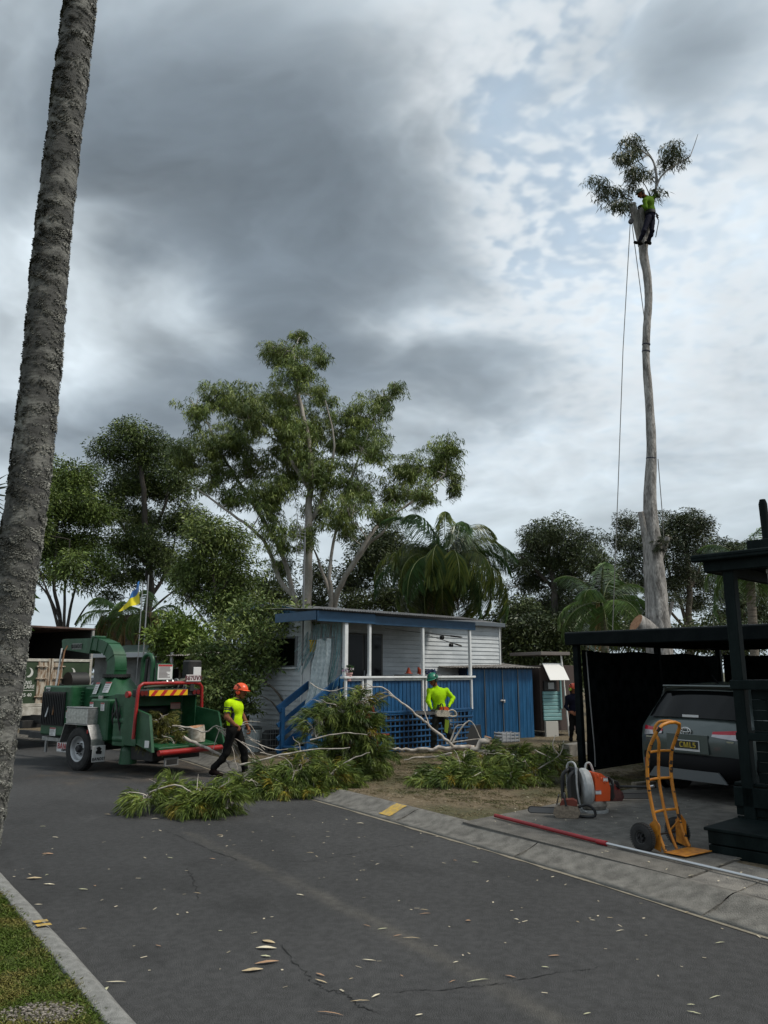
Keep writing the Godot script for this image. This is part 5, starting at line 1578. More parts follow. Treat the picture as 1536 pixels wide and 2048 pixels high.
	text_on("BANDIT", 0.11, Transform3D(Basis(), Vector3(-0.85, 0.385, 0.694)), flat("sticker_red", Color.WHITE), sg)
	text_on("CHIPPERS", 0.04, Transform3D(Basis(), Vector3(-0.85, 0.31, 0.694)), flat("print_black", Color.WHITE), sg)
	# drum housing
	var dh = Geo.new()
	dh.xf = Transform3D(Basis(), Vector3(0.45, 0.0, 0.05))
	dh.prism(PackedVector2Array([Vector2(-0.45, 0.5), Vector2(0.25, 0.5), Vector2(0.25, 1.41), Vector2(0.2, 1.44), Vector2(-0.1, 1.40), Vector2(-0.45, 1.3)]), 0.98)
	obj("drum_housing", dh, green, t)
	var ch = Geo.new()                           # tapered throat under the chute
	ch.skin([[Vector3(-0.40, 1.36, 0.52), Vector3(0.42, 1.40, 0.52), Vector3(0.42, 1.40, -0.2), Vector3(-0.40, 1.36, -0.2), Vector3(-0.40, 1.36, 0.52)], [Vector3(-0.2, 1.78, 0.34), Vector3(0.16, 1.78, 0.34), Vector3(0.16, 1.78, 0.02), Vector3(-0.2, 1.78, 0.02), Vector3(-0.2, 1.78, 0.34)]])
	obj("chute_throat", ch, green, t)
	decal(t, Vector3(0.12, 1.56, 0.475), Vector2(0.2, 0.22), Vector3(0, 0.35, 0.94).normalized(), wht)
	decal(t, Vector3(-0.24, 1.54, 0.478), Vector2(0.13, 0.24), Vector3(0, 0.35, 0.94).normalized(), wht)
	obj("swivel_ring", cyl(0.28, 0.05, Vector3(-0.02, 1.76, 0.18), Vector3.UP, 28), black, t)
	var rt = Geo.new()
	for i in 28: rt.lathe([Vector2(0.018, 0), Vector2(0.018, 0.075), Vector2(0, 0.075)], 6, Vector3(-0.02 + cos(TAU * i / 28.0) * 0.258, 1.745, 0.18 + sin(TAU * i / 28.0) * 0.258))
	obj("ring_bolts", rt, black, t)
	# curved chute of square section
	var path = [Vector3(-0.04, 1.80, 0.18), Vector3(-0.03, 2.0, 0.18), Vector3(-0.09, 2.19, 0.18), Vector3(-0.26, 2.33, 0.18), Vector3(-0.52, 2.41, 0.18), Vector3(-0.80, 2.44, 0.18)]
	var sm = smooth(path, 5)
	var rows = []
	for i in sm.size():
		var d: Vector3 = (sm[min(i + 1, sm.size() - 1)] - sm[max(i - 1, 0)]).normalized()
		var up = Vector3(0, 0, 1).cross(d) * -1.0
		var q = lerpf(0.145, 0.13, float(i) / sm.size())
		var row = []
		for k in [[-1, -1], [-1, -0.97], [-1, 0.97], [-1, 1], [-0.97, 1], [0.97, 1], [1, 1], [1, 0.97], [1, -0.97], [1, -1], [0.97, -1], [-0.97, -1], [-1, -1]]: row.append(sm[i] + up * k[0] * q * 0.95 + Vector3(0, 0, k[1] * q))
		rows.append(row)
	rows.reverse()
	var cg = Geo.new()
	cg.skin(rows)
	obj("discharge_chute", cg, green, t)
	for i in [3, 9, 15, 21]:
		var d: Vector3 = (sm[i + 1] - sm[i - 1]).normalized()
		var b = Geo.new()
		b.xf = Transform3D(Basis(d, Vector3(0, 0, 1).cross(d), Vector3(0, 0, 1)), sm[i])
		b.box(Vector3.ZERO, Vector3(0.02, 0.30 - i * 0.001, 0.31 - i * 0.001))
		obj("chute_rib", b, green, t)
	var hd = Geo.new()
	hd.xf = Transform3D(Basis(Vector3(0, 0, 1), deg_to_rad(0.0)), Vector3(-1.25, 2.42, 0.18))
	hd.prism(PackedVector2Array([Vector2(-0.62, -0.06), Vector2(-0.55, -0.08), Vector2(0.42, -0.18), Vector2(0.5, 0.14), Vector2(-0.60, 0.15), Vector2(-0.66, 0.12)]), 0.29)
	var head = obj("chute_deflector", hd, green, t)
	Bx("hinge_pin", Vector3(-0.74, 2.585, 0.18), Vector3(0.16, 0.05, 0.26), green, t, 0.015)
	decal(head, Vector3(-1.3, 2.40, 0.329), Vector2(0.36, 0.13), Vector3(0, 0, 1), flat("plate_grey", lin(0.16, 0.17, 0.16), 0.5), "name_plate", 0)
	text_on("BANDIT", 0.085, Transform3D(Basis(), Vector3(-1.3, 2.40, 0.335)), flat("print_black", Color.WHITE), head)
	Tb("crank_rod", [Vector3(-1.72, 2.36, 0.42), Vector3(-1.5, 1.55, 0.62), Vector3(-1.42, 0.95, 0.84)], 0.02, galv, t, 8)
	Tb("handle_rod", [Vector3(-1.55, 2.42, 0.40), Vector3(-1.58, 2.30, 0.44), Vector3(-1.3, 1.5, 0.7), Vector3(-1.2, 1.0, 0.82)], 0.017, surf("rust_rod", Color(0.08, 0.04, 0.02), Color(0.22, 0.11, 0.05), 0.3, {"rough": 0.8}), t, 8)
	obj("rod_clamp", cyl(0.07, 0.2, Vector3(-1.42, 1.42, 0.62), Vector3(0.2, 1, -0.2), 12), black, t)
	# fuel and hydraulic tanks along the near side
	var tank = Bx("hydraulic_tank", Vector3(0.32, 0.95, 0.62), Vector3(0.62, 0.78, 0.28), green, t, 0.03)
	decal(tank, Vector3(0.08, 1.16, 0.765), Vector2(0.12, 0.24), Vector3(0, 0, 1), wht)
	decal(tank, Vector3(0.45, 1.2, 0.765), Vector2(0.12, 0.15), Vector3(0, 0, 1), wht)
	obj("filler_cap", cyl(0.05, 0.07, Vector3(0.15, 1.33, 0.62)), galv, t)
	# winch frame, hoses, control valves
	for i in 9:
		var a = Vector3(0.72 + rr(-0.05, 0.25), 1.3 + rr(-0.1, 0.1), 0.62 + rr(-0.05, 0.1))
		var b = Vector3(0.75 + rr(0, 0.35), 0.65 + rr(-0.1, 0.2), 0.62 + rr(-0.05, 0.12))
		Tb("hydraulic_hose", smooth([a, a.lerp(b, 0.5) + Vector3(rr(-0.1, 0.15), 0, rr(0.03, 0.12)), b], 5), 0.016, black, t, 6)
	for i in 3: Bx("valve_block", Vector3(0.86 + i * 0.1, 1.22 - i * 0.12, 0.62), Vector3(0.09, 0.12, 0.12), surf("valve_steel", Color(0.10, 0.10, 0.10), Color(0.34, 0.34, 0.34), 0.2, {"rough": 0.4, "metal": 0.6}), t)
	for q in [0.96, 0.62]: obj("feed_cylinder", cyl(0.075, 0.42, Vector3(0.78, q, 0.66), Vector3(1, 0, 0), 16), green, t)
	var loop = []
	for k in 11: loop.append(Vector3(0.62 + cos(PI * k / 10.0) * -0.16, 2.05 + sin(PI * k / 10.0) * 0.16, -0.1))
	loop.push_front(Vector3(0.46, 1.5, -0.1)); loop.append(Vector3(0.78, 1.5, -0.1))
	Tb("winch_arch", loop, 0.045, green, t, 10)
	Tb("winch_ram", [Vector3(0.62, 1.45, -0.05), Vector3(0.66, 2.12, -0.05)], 0.035, black, t, 10)
	obj("winch_drum", cyl(0.09, 0.5, Vector3(0.85, 1.62, -0.25), Vector3(0.2, 0, -1), 16), black, t)
	for i in 4: obj("drum_ring", cyl(0.115, 0.03, Vector3(0.87 + i * 0.025, 1.62, -0.34 - i * 0.12), Vector3(0.2, 0, -1), 16), galv, t)
	var cp = Bx("control_panel", Vector3(0.9, 1.86, -0.30), Vector3(0.04, 0.34, 0.4), green, t)
	decal(cp, Vector3(0.925, 1.86, -0.30), Vector2(0.36, 0.3), Vector3(1, 0, 0), wht, "instruction_plate", 9)
	var cb = Bx("control_box", Vector3(1.0, 1.88, -0.92), Vector3(0.24, 0.44, 0.34), black, t, 0.03)
	Bx("control_screen", Vector3(1.13, 1.84, -0.95), Vector3(0.02, 0.24, 0.2), wht, cb)
	Tb("winch_hook_bar", [Vector3(0.95, 1.56, 0.2), Vector3(1.35, 1.62, -0.2), Vector3(1.3, 1.78, -0.75)], [0.02, 0.05, 0.03], flat("bar_olive", lin(0.06, 0.06, 0.035), 0.6), t, 8)
	# feed table and hopper
	# hollow feed throat with two rollers inside
	Bx("throat_top", Vector3(0.95, 1.33, 0.06), Vector3(0.4, 0.24, 1.3), green, t, 0.01)
	Bx("throat_floor", Vector3(0.95, 0.56, 0.06), Vector3(0.4, 0.14, 1.3), green, t, 0.01)
	for z in [0.60, -0.48]: Bx("throat_side", Vector3(0.95, 0.92, z), Vector3(0.4, 0.60, 0.22), green, t, 0.01)
	Bx("throat_back", Vector3(0.72, 0.92, 0.06), Vector3(0.02, 0.64, 0.9), black, t)
	for y in [0.72, 1.10]: obj("feed_roller", cyl(0.13, 0.84, Vector3(0.88, y, 0.48), Vector3(0, 0, -1), 12), black, t)
	for z in [0.74, -0.62]: Bx("hopper_side", Vector3(1.33, 0.98, z), Vector3(0.42, 0.92, 0.03), green, t, 0.006)
	Bx("hopper_roof", Vector3(1.33, 1.435, 0.06), Vector3(0.42, 0.03, 1.4), green, t, 0.006)
	Bx("hopper_floor", Vector3(1.3, 0.57, 0.06), Vector3(0.4, 0.04, 1.3), green, t, 0.006)
	Bx("hopper_top", Vector3(1.5, 1.47, 0.06), Vector3(0.2, 0.13, 1.46), black, t, 0.01)
	var cv = Geo.new()
	cv.box(Vector3(1.605, 1.47, 0.11), Vector3(0.006, 0.105, 0.9))
	var chev = obj("chevron_board", cv, flat("chevron_yellow", lin(0.70, 0.40, 0.01), 0.4), t)
	for i in 4:
		var st = Geo.new()
		st.xf = Transform3D(Basis(Vector3.UP, PI / 2), Vector3(1.61, 1.47, 0.44 - i * 0.22))
		st.prism(PackedVector2Array([Vector2(-0.09, -0.05), Vector2(0.0, -0.05), Vector2(0.09, 0.05), Vector2(0.0, 0.05)]), 0.004)
		obj("chevron_stripe", st, flat("chevron_red", lin(0.42, 0.02, 0.02), 0.4), chev)
	for z in [0.64, 0.72, -0.5, -0.6]: obj("tail_lamp", cyl(0.045, 0.02, Vector3(1.6, 1.47, z), Vector3(1, 0, 0), 14), flat("lamp_dark_red", lin(0.10, 0.008, 0.008), 0.3), t)
	var pl = decal(t, Vector3(1.67, 1.745, -0.42), Vector2(0.36, 0.13), Vector3(1, 0, 0), flat("plate_white", lin(0.55, 0.52, 0.52), 0.5), "number_plate", 0)
	text_on("867UVX", 0.085, Transform3D(Basis(Vector3.UP, PI / 2), Vector3(1.677, 1.745, -0.42)), flat("plate_maroon", lin(0.10, 0.02, 0.03), 0.6), pl)
	Bx("plate_holder", Vector3(1.63, 1.64, -0.42), Vector3(0.03, 0.3, 0.1), black, t)
	decal(t, Vector3(1.156, 1.2, -0.42), Vector2(0.24, 0.12), Vector3(1, 0, 0), flat("sticker_pink", lin(0.40, 0.22, 0.2), 0.6), "warning_plate", 3)
	var floor_ = Geo.new()
	floor_.bar(Vector3(1.4, 0.62, 0.06), Vector3(2.22, 0.50, 0.06), 1.36, 0.05, 0.01)
	obj("feed_tray", floor_, green, t)
	Tb("tray_bumper", [Vector3(2.27, 0.44, 0.78), Vector3(2.27, 0.44, -0.68)], 0.05, red, t, 12)
	for s in [1.0, -1.0]:
		var wg = Geo.new()
		wg.xf = Transform3D(Basis(Vector3.UP, s * -0.16), Vector3(1.45, 0, 0.06 + s * 0.70))
		wg.prism(PackedVector2Array([Vector2(0.0, 0.60), Vector2(0.80, 0.46), Vector2(0.62, 1.08), Vector2(0.0, 1.18)]), 0.03)
		var wo = obj("hopper_wing", wg, green, t)
		var rim = Geo.new()
		rim.xf = wg.xf
		rim.bar(Vector3(0.0, 1.19, 0), Vector3(0.63, 1.09, 0), 0.05, 0.03); rim.bar(Vector3(0.63, 1.09, 0), Vector3(0.81, 0.46, 0), 0.05, 0.03)
		rim.bar(Vector3(0.2, 0.58, 0.02 * s), Vector3(0.2, 1.12, 0.02 * s), 0.03, 0.02)
		obj("wing_rim", rim, green, wo)
	decal(t, Vector3(2.12, 0.6, 0.93), Vector2(0.1, 0.12), Vector3(0.16, 0, 0.99), wht, "sticker", 0)
	var hoop = smooth([Vector3(1.62, 0.66, 0.86), Vector3(1.62, 1.1, 0.84), Vector3(1.62, 1.52, 0.82)], 3)
	hoop.append_array([Vector3(1.62, 1.60, 0.79), Vector3(1.62, 1.645, 0.72), Vector3(1.62, 1.65, 0.3), Vector3(1.62, 1.65, -0.5), Vector3(1.62, 1.63, -0.62), Vector3(1.62, 1.57, -0.68), Vector3(1.62, 1.15, -0.70), Vector3(1.62, 0.66, -0.72)])
	Tb("feed_control_bar", hoop, 0.032, red, t, 12)
	obj("red_knob", cyl(0.06, 0.06, Vector3(1.45, 1.45, 0.88), Vector3(0, 0, 1), 14), red, t)
	var tail = Geo.new()
	tail.box(Vector3(2.22, 0.27, 0.45), Vector3(0.03, 0.14, 0.3))
	obj("plate_frame", tail, flat("frame_grey", lin(0.14, 0.14, 0.14), 0.6), t)
	Bx("plate_inner", Vector3(2.238, 0.27, 0.45), Vector3(0.01, 0.09, 0.24), black, t)
	var leg = Geo.new()
	leg.lathe([Vector2(0.0, 0.16), Vector2(0.17, 0.16), Vector2(0.15, 0.4), Vector2(0.08, 0.62), Vector2(0, 0.62)], 18, Vector3(1.0, 0.0, 0.5))
	obj("belt_guard", leg, green, t)
	Bx("under_pan", Vector3(1.35, 0.4, 0.0), Vector3(0.9, 0.3, 1.1), black, t)
	# cut log lying on the tray
	var lg = thing("sawn_log", "short pale sawn log standing on the chipper tray", "log", Transform3D(Basis(Vector3.UP, turn), at) * Vector3(1.95, 0.57, -0.32), turn)
	var l = Geo.new()
	var lp = [Vector3(0, 0, 0), Vector3(0.01, 0.12, 0), Vector3(0.0, 0.26, 0.03)]
	l.tube(lp, [0.17, 0.165, 0.17], 18, false)
	obj("bark", l, surf("log_bark", Color(0.22, 0.19, 0.15), Color(0.55, 0.51, 0.45), 0.35, {"rough": 0.9, "contrast": 2.4}), lg)
	obj("cut_end", cyl(0.168, 0.006, Vector3(0, 0.256, 0.03), Vector3(0, 1, 0.1), 18), surf("cut_wood_pale", Color(0.34, 0.15, 0.07), Color(0.55, 0.32, 0.19), 0.2, {"rough": 0.85}), lg)

func make_truck() -> void:
	rng.seed = 51
	var turn = deg_to_rad(-36.87)
	var at = Vector3(-8.8, 0, -20.0)
	var t = thing("chip_truck", "white tipper truck with green panelled rear doors and a tall open chip bin", "truck", at, turn)
	var white = surf("truck_white", Color(0.26, 0.24, 0.20), Color(0.52, 0.50, 0.45), 0.9, {"rough": 0.55, "contrast": 2.0})
	var rust = surf("truck_rust", Color(0.16, 0.09, 0.045), Color(0.46, 0.42, 0.35), 0.5, {"rough": 0.8, "contrast": 2.6, "stretch": Vector3(2, 0.4, 2)})
	var green = surf("sign_green", Color(0.016, 0.034, 0.014), Color(0.030, 0.055, 0.024), 1.0, {"rough": 0.6})
	var black = M["machine_black"]
	var zc = -0.3
	# chip bin: open box with a raised dark hood
	Bx("bin_floor", Vector3(-2.2, 0.98, zc), Vector3(4.4, 0.08, 2.3), white, t)
	for s in [1.0, -1.0]: Bx("bin_side", Vector3(-2.2, 1.98, zc + s * 1.17), Vector3(4.4, 2.04, 0.06), flat("bin_dark", lin(0.035, 0.035, 0.033), 0.8), t)
	Bx("bin_front", Vector3(-4.4, 1.98, zc), Vector3(0.06, 2.04, 2.3), flat("bin_dark", Color.WHITE), t)
	Bx("bin_roof", Vector3(-2.2, 3.0, zc), Vector3(4.5, 0.05, 2.42), surf("bin_roof", Color(0.05, 0.03, 0.025), Color(0.16, 0.10, 0.085), 1.0, {"rough": 0.8}), t)
	for s in [1.0, -1.0]: Bx("bin_post", Vector3(0.0, 2.0, zc + s * 1.17), Vector3(0.07, 2.0, 0.07), flat("post_grey", lin(0.28, 0.28, 0.27), 0.6), t)
	# rear doors
	for s in [1.0, -1.0]:
		var d = Node3D.new()
		d.name = numbered("rear_door", t)
		t.add_child(d, true)
		d.position = Vector3(0.04, 0, zc + s * 0.59)
		for q in [[1.05, 0.08], [2.16, 0.07]]: Bx("door_rail", Vector3(0, q[0], 0), Vector3(0.05, q[1], 1.14), white, d)
		for z in [-0.55, 0.55]: Bx("door_stile", Vector3(0, 1.6, z), Vector3(0.052, 1.2, 0.06), white if z * s > 0 else rust, d)
		Bx("door_stile", Vector3(0, 1.6, -s * 0.28), Vector3(0.05, 1.1, 0.05), rust, d)
		Bx("door_panel", Vector3(-0.01, 1.6, s * 0.14), Vector3(0.025, 1.06, 0.78), green, d)
		Bx("door_panel", Vector3(-0.01, 1.6, -s * 0.42), Vector3(0.025, 1.06, 0.22), rust, d)
		for y in [1.25, 1.7, 2.0]:
			Tb("door_bolt", [Vector3(0.04, y, -s * 0.5), Vector3(0.04, y, -s * 0.2)], 0.018, rust, d, 8)
		var f = Transform3D(Basis(Vector3.UP, PI / 2), Vector3(0.006, 0, 0))
		var wl = flat("letter_white", lin(0.55, 0.55, 0.52), 0.6)
		var mo = Geo.new()
		mo.xf = Transform3D(Basis(Vector3.UP, PI / 2), Vector3(0.006, 1.85, -0.02 if s > 0 else 0.0))
		var cres = []
		for k in 15: cres.append(Vector2(cos(-1.7 + 3.0 * k / 14.0), sin(-1.7 + 3.0 * k / 14.0)) * 0.12)
		for k in 15: cres.append(Vector2(-0.05, 0.02) + Vector2(cos(1.1 - 2.6 * k / 14.0), sin(1.1 - 2.6 * k / 14.0)) * 0.11)
		mo.prism(PackedVector2Array(cres), 0.006)
		obj("crescent_emblem", mo, wl, d)
		if s > 0:
			for q in [["CING", 0.085, 1.60, 0.02], ["CARE", 0.085, 1.50, -0.06], ["045 40", 0.08, 1.30, 0.02]]:
				text_on(q[0], q[1], Transform3D(Basis(Vector3.UP, PI / 2), Vector3(0.008, q[2], q[3])), wl, d)
			Bx("rule_line", Vector3(0.006, 1.41, 0.0), Vector3(0.006, 0.012, 0.4), wl, d, 0.0)
			for k in 3: Bx("sail_emblem", Vector3(0.006, 1.78 + k * 0.01, 0.16 + k * 0.05), Vector3(0.006, 0.16 - k * 0.03, 0.03), wl, d, 0.0)
	Bx("tail_bar", Vector3(0.05, 0.90, zc + 0.2), Vector3(0.08, 0.2, 1.9), white, t)
	obj("bar_pin", cyl(0.03, 0.1, Vector3(0.1, 0.86, zc + 0.72)), M["galv_steel"], t)
	obj("spare_drum", cyl(0.24, 0.5, Vector3(0.3, 1.62, zc - 0.35), Vector3(0, 0, -1), 18), flat("drum_black", lin(0.01, 0.01, 0.01), 0.6), t)
	# running gear
	for s in [0.4, -0.4]: Bx("chassis_rail", Vector3(-2.6, 0.72, zc + s), Vector3(6.4, 0.2, 0.09), black, t)
	Bx("hitch", Vector3(0.1, 0.6, zc), Vector3(0.4, 0.18, 1.5), black, t)
	for x in [-1.2, -5.2]:
		for s in [1.0, -1.0]:
			var w = wheel(t, Vector3(x, 0.45, zc + s * 0.98), 0.45, 0.26, 0.26, flat("rim_white", lin(0.4, 0.4, 0.39), 0.5))
			if s < 0: w.rotation.y = PI
	var mg = Bx("mud_flap", Vector3(-0.55, 0.42, zc + 0.95), Vector3(0.02, 0.5, 0.4), black, t)
	var cab = Bx("cab", Vector3(-5.5, 1.5, zc), Vector3(1.7, 1.6, 2.1), white, t, 0.12)
	Bx("windscreen", Vector3(-6.37, 1.85, zc), Vector3(0.03, 0.7, 1.8), glass(), cab)
	for s in [1.0, -1.0]:
		Bx("cab_window", Vector3(-5.6, 1.9, zc + s * 1.06), Vector3(0.9, 0.6, 0.03), glass(), cab)
	Bx("amber_marker", Vector3(0.16, 0.68, zc + 0.3), Vector3(0.03, 0.06, 0.12), flat("amber", lin(0.45, 0.18, 0.01), 0.4), t)

func make_car() -> void:
	rng.seed = 52
	var head = deg_to_rad(56.0)
	var turn = PI / 2 - head          # local +x points to the car's front
	var c = Vector3(4.24, 0.13, -11.25)
	var t = thing("parked_car", "grey green hatchback wagon parked nose-in under the carport", "car", c, turn)
	var paint = StandardMaterial3D.new()
	paint.albedo_color = lin(0.066, 0.084, 0.082); paint.metallic = 0.3; paint.roughness = 0.35; paint.clearcoat_enabled = true; paint.clearcoat = 0.7; paint.clearcoat_roughness = 0.1
	var plast = flat("bumper_black", lin(0.009, 0.009, 0.010), 0.6, 0.0, 0.2)
	var gls = flat("tinted_glass", lin(0.003, 0.0035, 0.004), 0.05, 0.0, 0.3)
	var st = [[0.03, 0.60, 0.84], [0.0, 0.80, 0.87], [0.05, 0.96, 0.885], [0.14, 1.04, 0.90], [0.30, 1.24, 0.905], [0.46, 1.43, 0.91], [0.52, 1.50, 0.91], [0.40, 1.535, 0.91], [0.66, 1.555, 0.91], [1.3, 1.585, 0.91], [2.0, 1.58, 0.91], [2.4, 1.53, 0.91], [3.05, 1.09, 0.91], [3.4, 1.02, 0.91], [4.1, 0.93, 0.88], [4.36, 0.75, 0.80], [4.42, 0.52, 0.74]]
	var rows = []
	for s in st:
		var row = []
		for k in 21:
			var u = -1.0 + k / 10.0
			var au = absf(u)
			var top: float = s[1]
			var hw: float = s[2]
			var roofw = hw
			if top > 1.05: roofw = lerpf(0.86, 0.62, clampf((top - 1.05) / 0.5, 0, 1))
			var z: float
			var y: float
			if au < 0.5:
				z = au / 0.5 * roofw; y = top - 0.03 * pow(au / 0.5, 3.0)
			elif au < 0.7:
				var q = (au - 0.5) / 0.2
				z = lerpf(roofw, hw, q); y = lerpf(top - 0.03, minf(1.0, top - 0.05), q)
			else:
				var q = (au - 0.7) / 0.3
				z = hw + 0.02 * sin(q * PI); y = lerpf(minf(1.0, top - 0.05), 0.34, q)
			var x: float = s[0]
			if s[0] < 0.7: x += 0.20 * pow(z / 0.91, 4.0) * clampf((0.8 - s[0]) / 0.6, 0, 1)
			if s[0] > 3.9: x -= 0.3 * pow(z / 0.91, 3.0)
			row.append(Vector3(x, y, z * signf(u)))
		rows.append(row)
	var g = Geo.new()
	g.skin(rows)
	obj("body", g, paint, t)
	# rear glass, proud of the tailgate by a few millimetres
	var gr = []
	for q in [[0.165, 1.085, 0.74], [0.29, 1.24, 0.70], [0.43, 1.41, 0.63], [0.47, 1.455, 0.60]]:
		var row = []
		for k in 11:
			var u = -1.0 + k / 5.0
			row.append(Vector3(q[0] - 0.022 + 0.17 * pow(absf(u) * q[2] / 0.91, 4.0), q[1] + 0.008 - 0.012 * u * u, u * q[2]))
		gr.append(row)
	var gg = Geo.new()
	gg.skin(gr)
	obj("rear_window", gg, gls, t)
	for s in [1.0, -1.0]:
		var sw = []
		for q in [[0.75, 1.08, 1.40], [1.2, 1.06, 1.47], [2.2, 1.05, 1.47], [2.75, 1.05, 1.22]]:
			sw.append([Vector3(q[0], q[1], s * 0.872), Vector3(q[0], q[2], s * lerpf(0.86, 0.66, (q[2] - 1.05) / 0.5) + s * 0.02)])
		var sg = Geo.new()
		sg.skin(sw)
		obj("side_window", sg, gls, t)
		# tail lamps wrap round the corners
		var lamp = Geo.new()
		var lr = []
		for k in 8:
			var z = lerpf(0.40, 0.90, k / 7.0)
			var x = 0.035 + 0.20 * pow(z / 0.91, 4.0) - 0.035
			if k > 5: x += (k - 5) * 0.10
			lr.append([Vector3(x, lerpf(0.86, 0.80, k / 7.0), s * (z + 0.012 * k / 7.0)), Vector3(x + 0.02, lerpf(0.89, 0.90, k / 7.0), s * (z + 0.014 * k / 7.0)), Vector3(x + 0.04, lerpf(0.925, 0.965, k / 7.0), s * (z + 0.012 * k / 7.0))])
		lamp.skin([lr.map(func(r): return r[1]), lr.map(func(r): return r[2])])
		var lo = obj("tail_lamp", lamp, flat("tail_red", lin(0.42, 0.012, 0.03), 0.15), t)
		var low = Geo.new()
		low.skin([lr.map(func(r): return r[0]), lr.map(func(r): return r[1])])
		obj("reverse_lamp", low, flat("lamp_clear", lin(0.42, 0.40, 0.42), 0.15, 0.3), lo)
		Bx("reflector", Vector3(0.12, 0.42, s * 0.78), Vector3(0.03, 0.14, 0.05), flat("reflector_red", lin(0.20, 0.01, 0.01), 0.3), t, 0.01)
		Bx("mirror", Vector3(2.65, 1.12, s * 1.0), Vector3(0.12, 0.16, 0.18), paint, t, 0.04)
	# bumper, lower trim
	var br = []
	for q in [[0.02, 0.60], [-0.045, 0.54], [-0.05, 0.40], [0.02, 0.27], [0.3, 0.24]]:
		var row = []
		for k in 15:
			var u = -1.0 + k / 7.0
			row.append(Vector3(q[0] + 0.3 * pow(absf(u), 4.0), q[1] + 0.05 * pow(absf(u), 6.0), u * 0.925))
		br.append(row)
	br.reverse()
	var bg = Geo.new()
	bg.skin(br)
	obj("rear_bumper", bg, plast, t)
	Pr("skid_plate", [Vector2(-0.62, -0.10), Vector2(0.62, -0.10), Vector2(0.5, 0.04), Vector2(-0.5, 0.04)], 0.03, Transform3D(Basis(Vector3.UP, -PI / 2), Vector3(-0.04, 0.36, 0)), flat("skid_grey", lin(0.10, 0.11, 0.115), 0.5), t)
	for s in [1.0, -1.0]: Bx("sill", Vector3(2.1, 0.34, s * 0.88), Vector3(3.2, 0.2, 0.08), plast, t, 0.03)
	Bx("roof_spoiler", Vector3(0.50, 1.525, 0), Vector3(0.26, 0.03, 1.2), paint, t, 0.012)
	Tb("aerial", [Vector3(0.8, 1.56, 0.05), Vector3(0.68, 1.68, 0.05)], [0.02, 0.008], plast, t, 8)
	var pl = Bx("number_plate", Vector3(-0.012, 0.72, 0.02), Vector3(0.012, 0.145, 0.40), flat("plate_frame_white", lin(0.55, 0.55, 0.55), 0.5), t, 0.0)
	Bx("plate_face", Vector3(-0.02, 0.73, 0.02), Vector3(0.006, 0.105, 0.37), flat("plate_black", lin(0.012, 0.012, 0.012), 0.4), pl, 0.0)
	text_on("CML5", 0.074, Transform3D(Basis(Vector3.UP, -PI / 2), Vector3(-0.026, 0.73, 0.04)), flat("plate_yellow", lin(0.42, 0.31, 0.03), 0.5), pl)
	Bx("plate_recess", Vector3(0.004, 0.745, 0.02), Vector3(0.02, 0.26, 0.66), paint, t, 0.005)
	var chrome = flat("chrome", lin(0.6, 0.6, 0.6), 0.15, 0.9)
	for q in [[0.085, 0.058, 0.0], [0.04, 0.056, 0.0], [0.075, 0.026, 0.02]]:
		var ring = []
		for k in 25: ring.append(Vector3(0.012, 0.905 + q[2] + sin(TAU * k / 24.0) * q[1], cos(TAU * k / 24.0) * q[0]))
		Tb("badge_ring", ring, 0.008, chrome, t, 6)
	Bx("window_sticker", Vector3(0.15, 1.11, -0.1 * 0.0), Vector3(0.005, 0.04, 0.26), flat("sticker_white", lin(0.62, 0.62, 0.62), 0.5), t, 0.0)
	Bx("model_badge", Vector3(0.05, 0.80, 0.62), Vector3(0.01, 0.02, 0.16), chrome, t, 0.0)
	Bx("model_badge", Vector3(0.05, 0.80, -0.62), Vector3(0.01, 0.02, 0.16), chrome, t, 0.0)
	for x in [0.86, 3.5]:
		for s in [1.0, -1.0]:
			var w = wheel(t, Vector3(x, 0.335, s * 0.78), 0.335, 0.21, 0.215, flat("alloy", lin(0.2, 0.2, 0.21), 0.35, 0.7))
			if s < 0: w.rotation.y = PI
			obj("wheel_arch", cyl(0.40, 0.02, Vector3(x, 0.36, s * 0.905), Vector3(0, 0, s), 24), plast, t)
	Bx("underbody", Vector3(2.2, 0.36, 0), Vector3(4.0, 0.24, 1.5), plast, t)

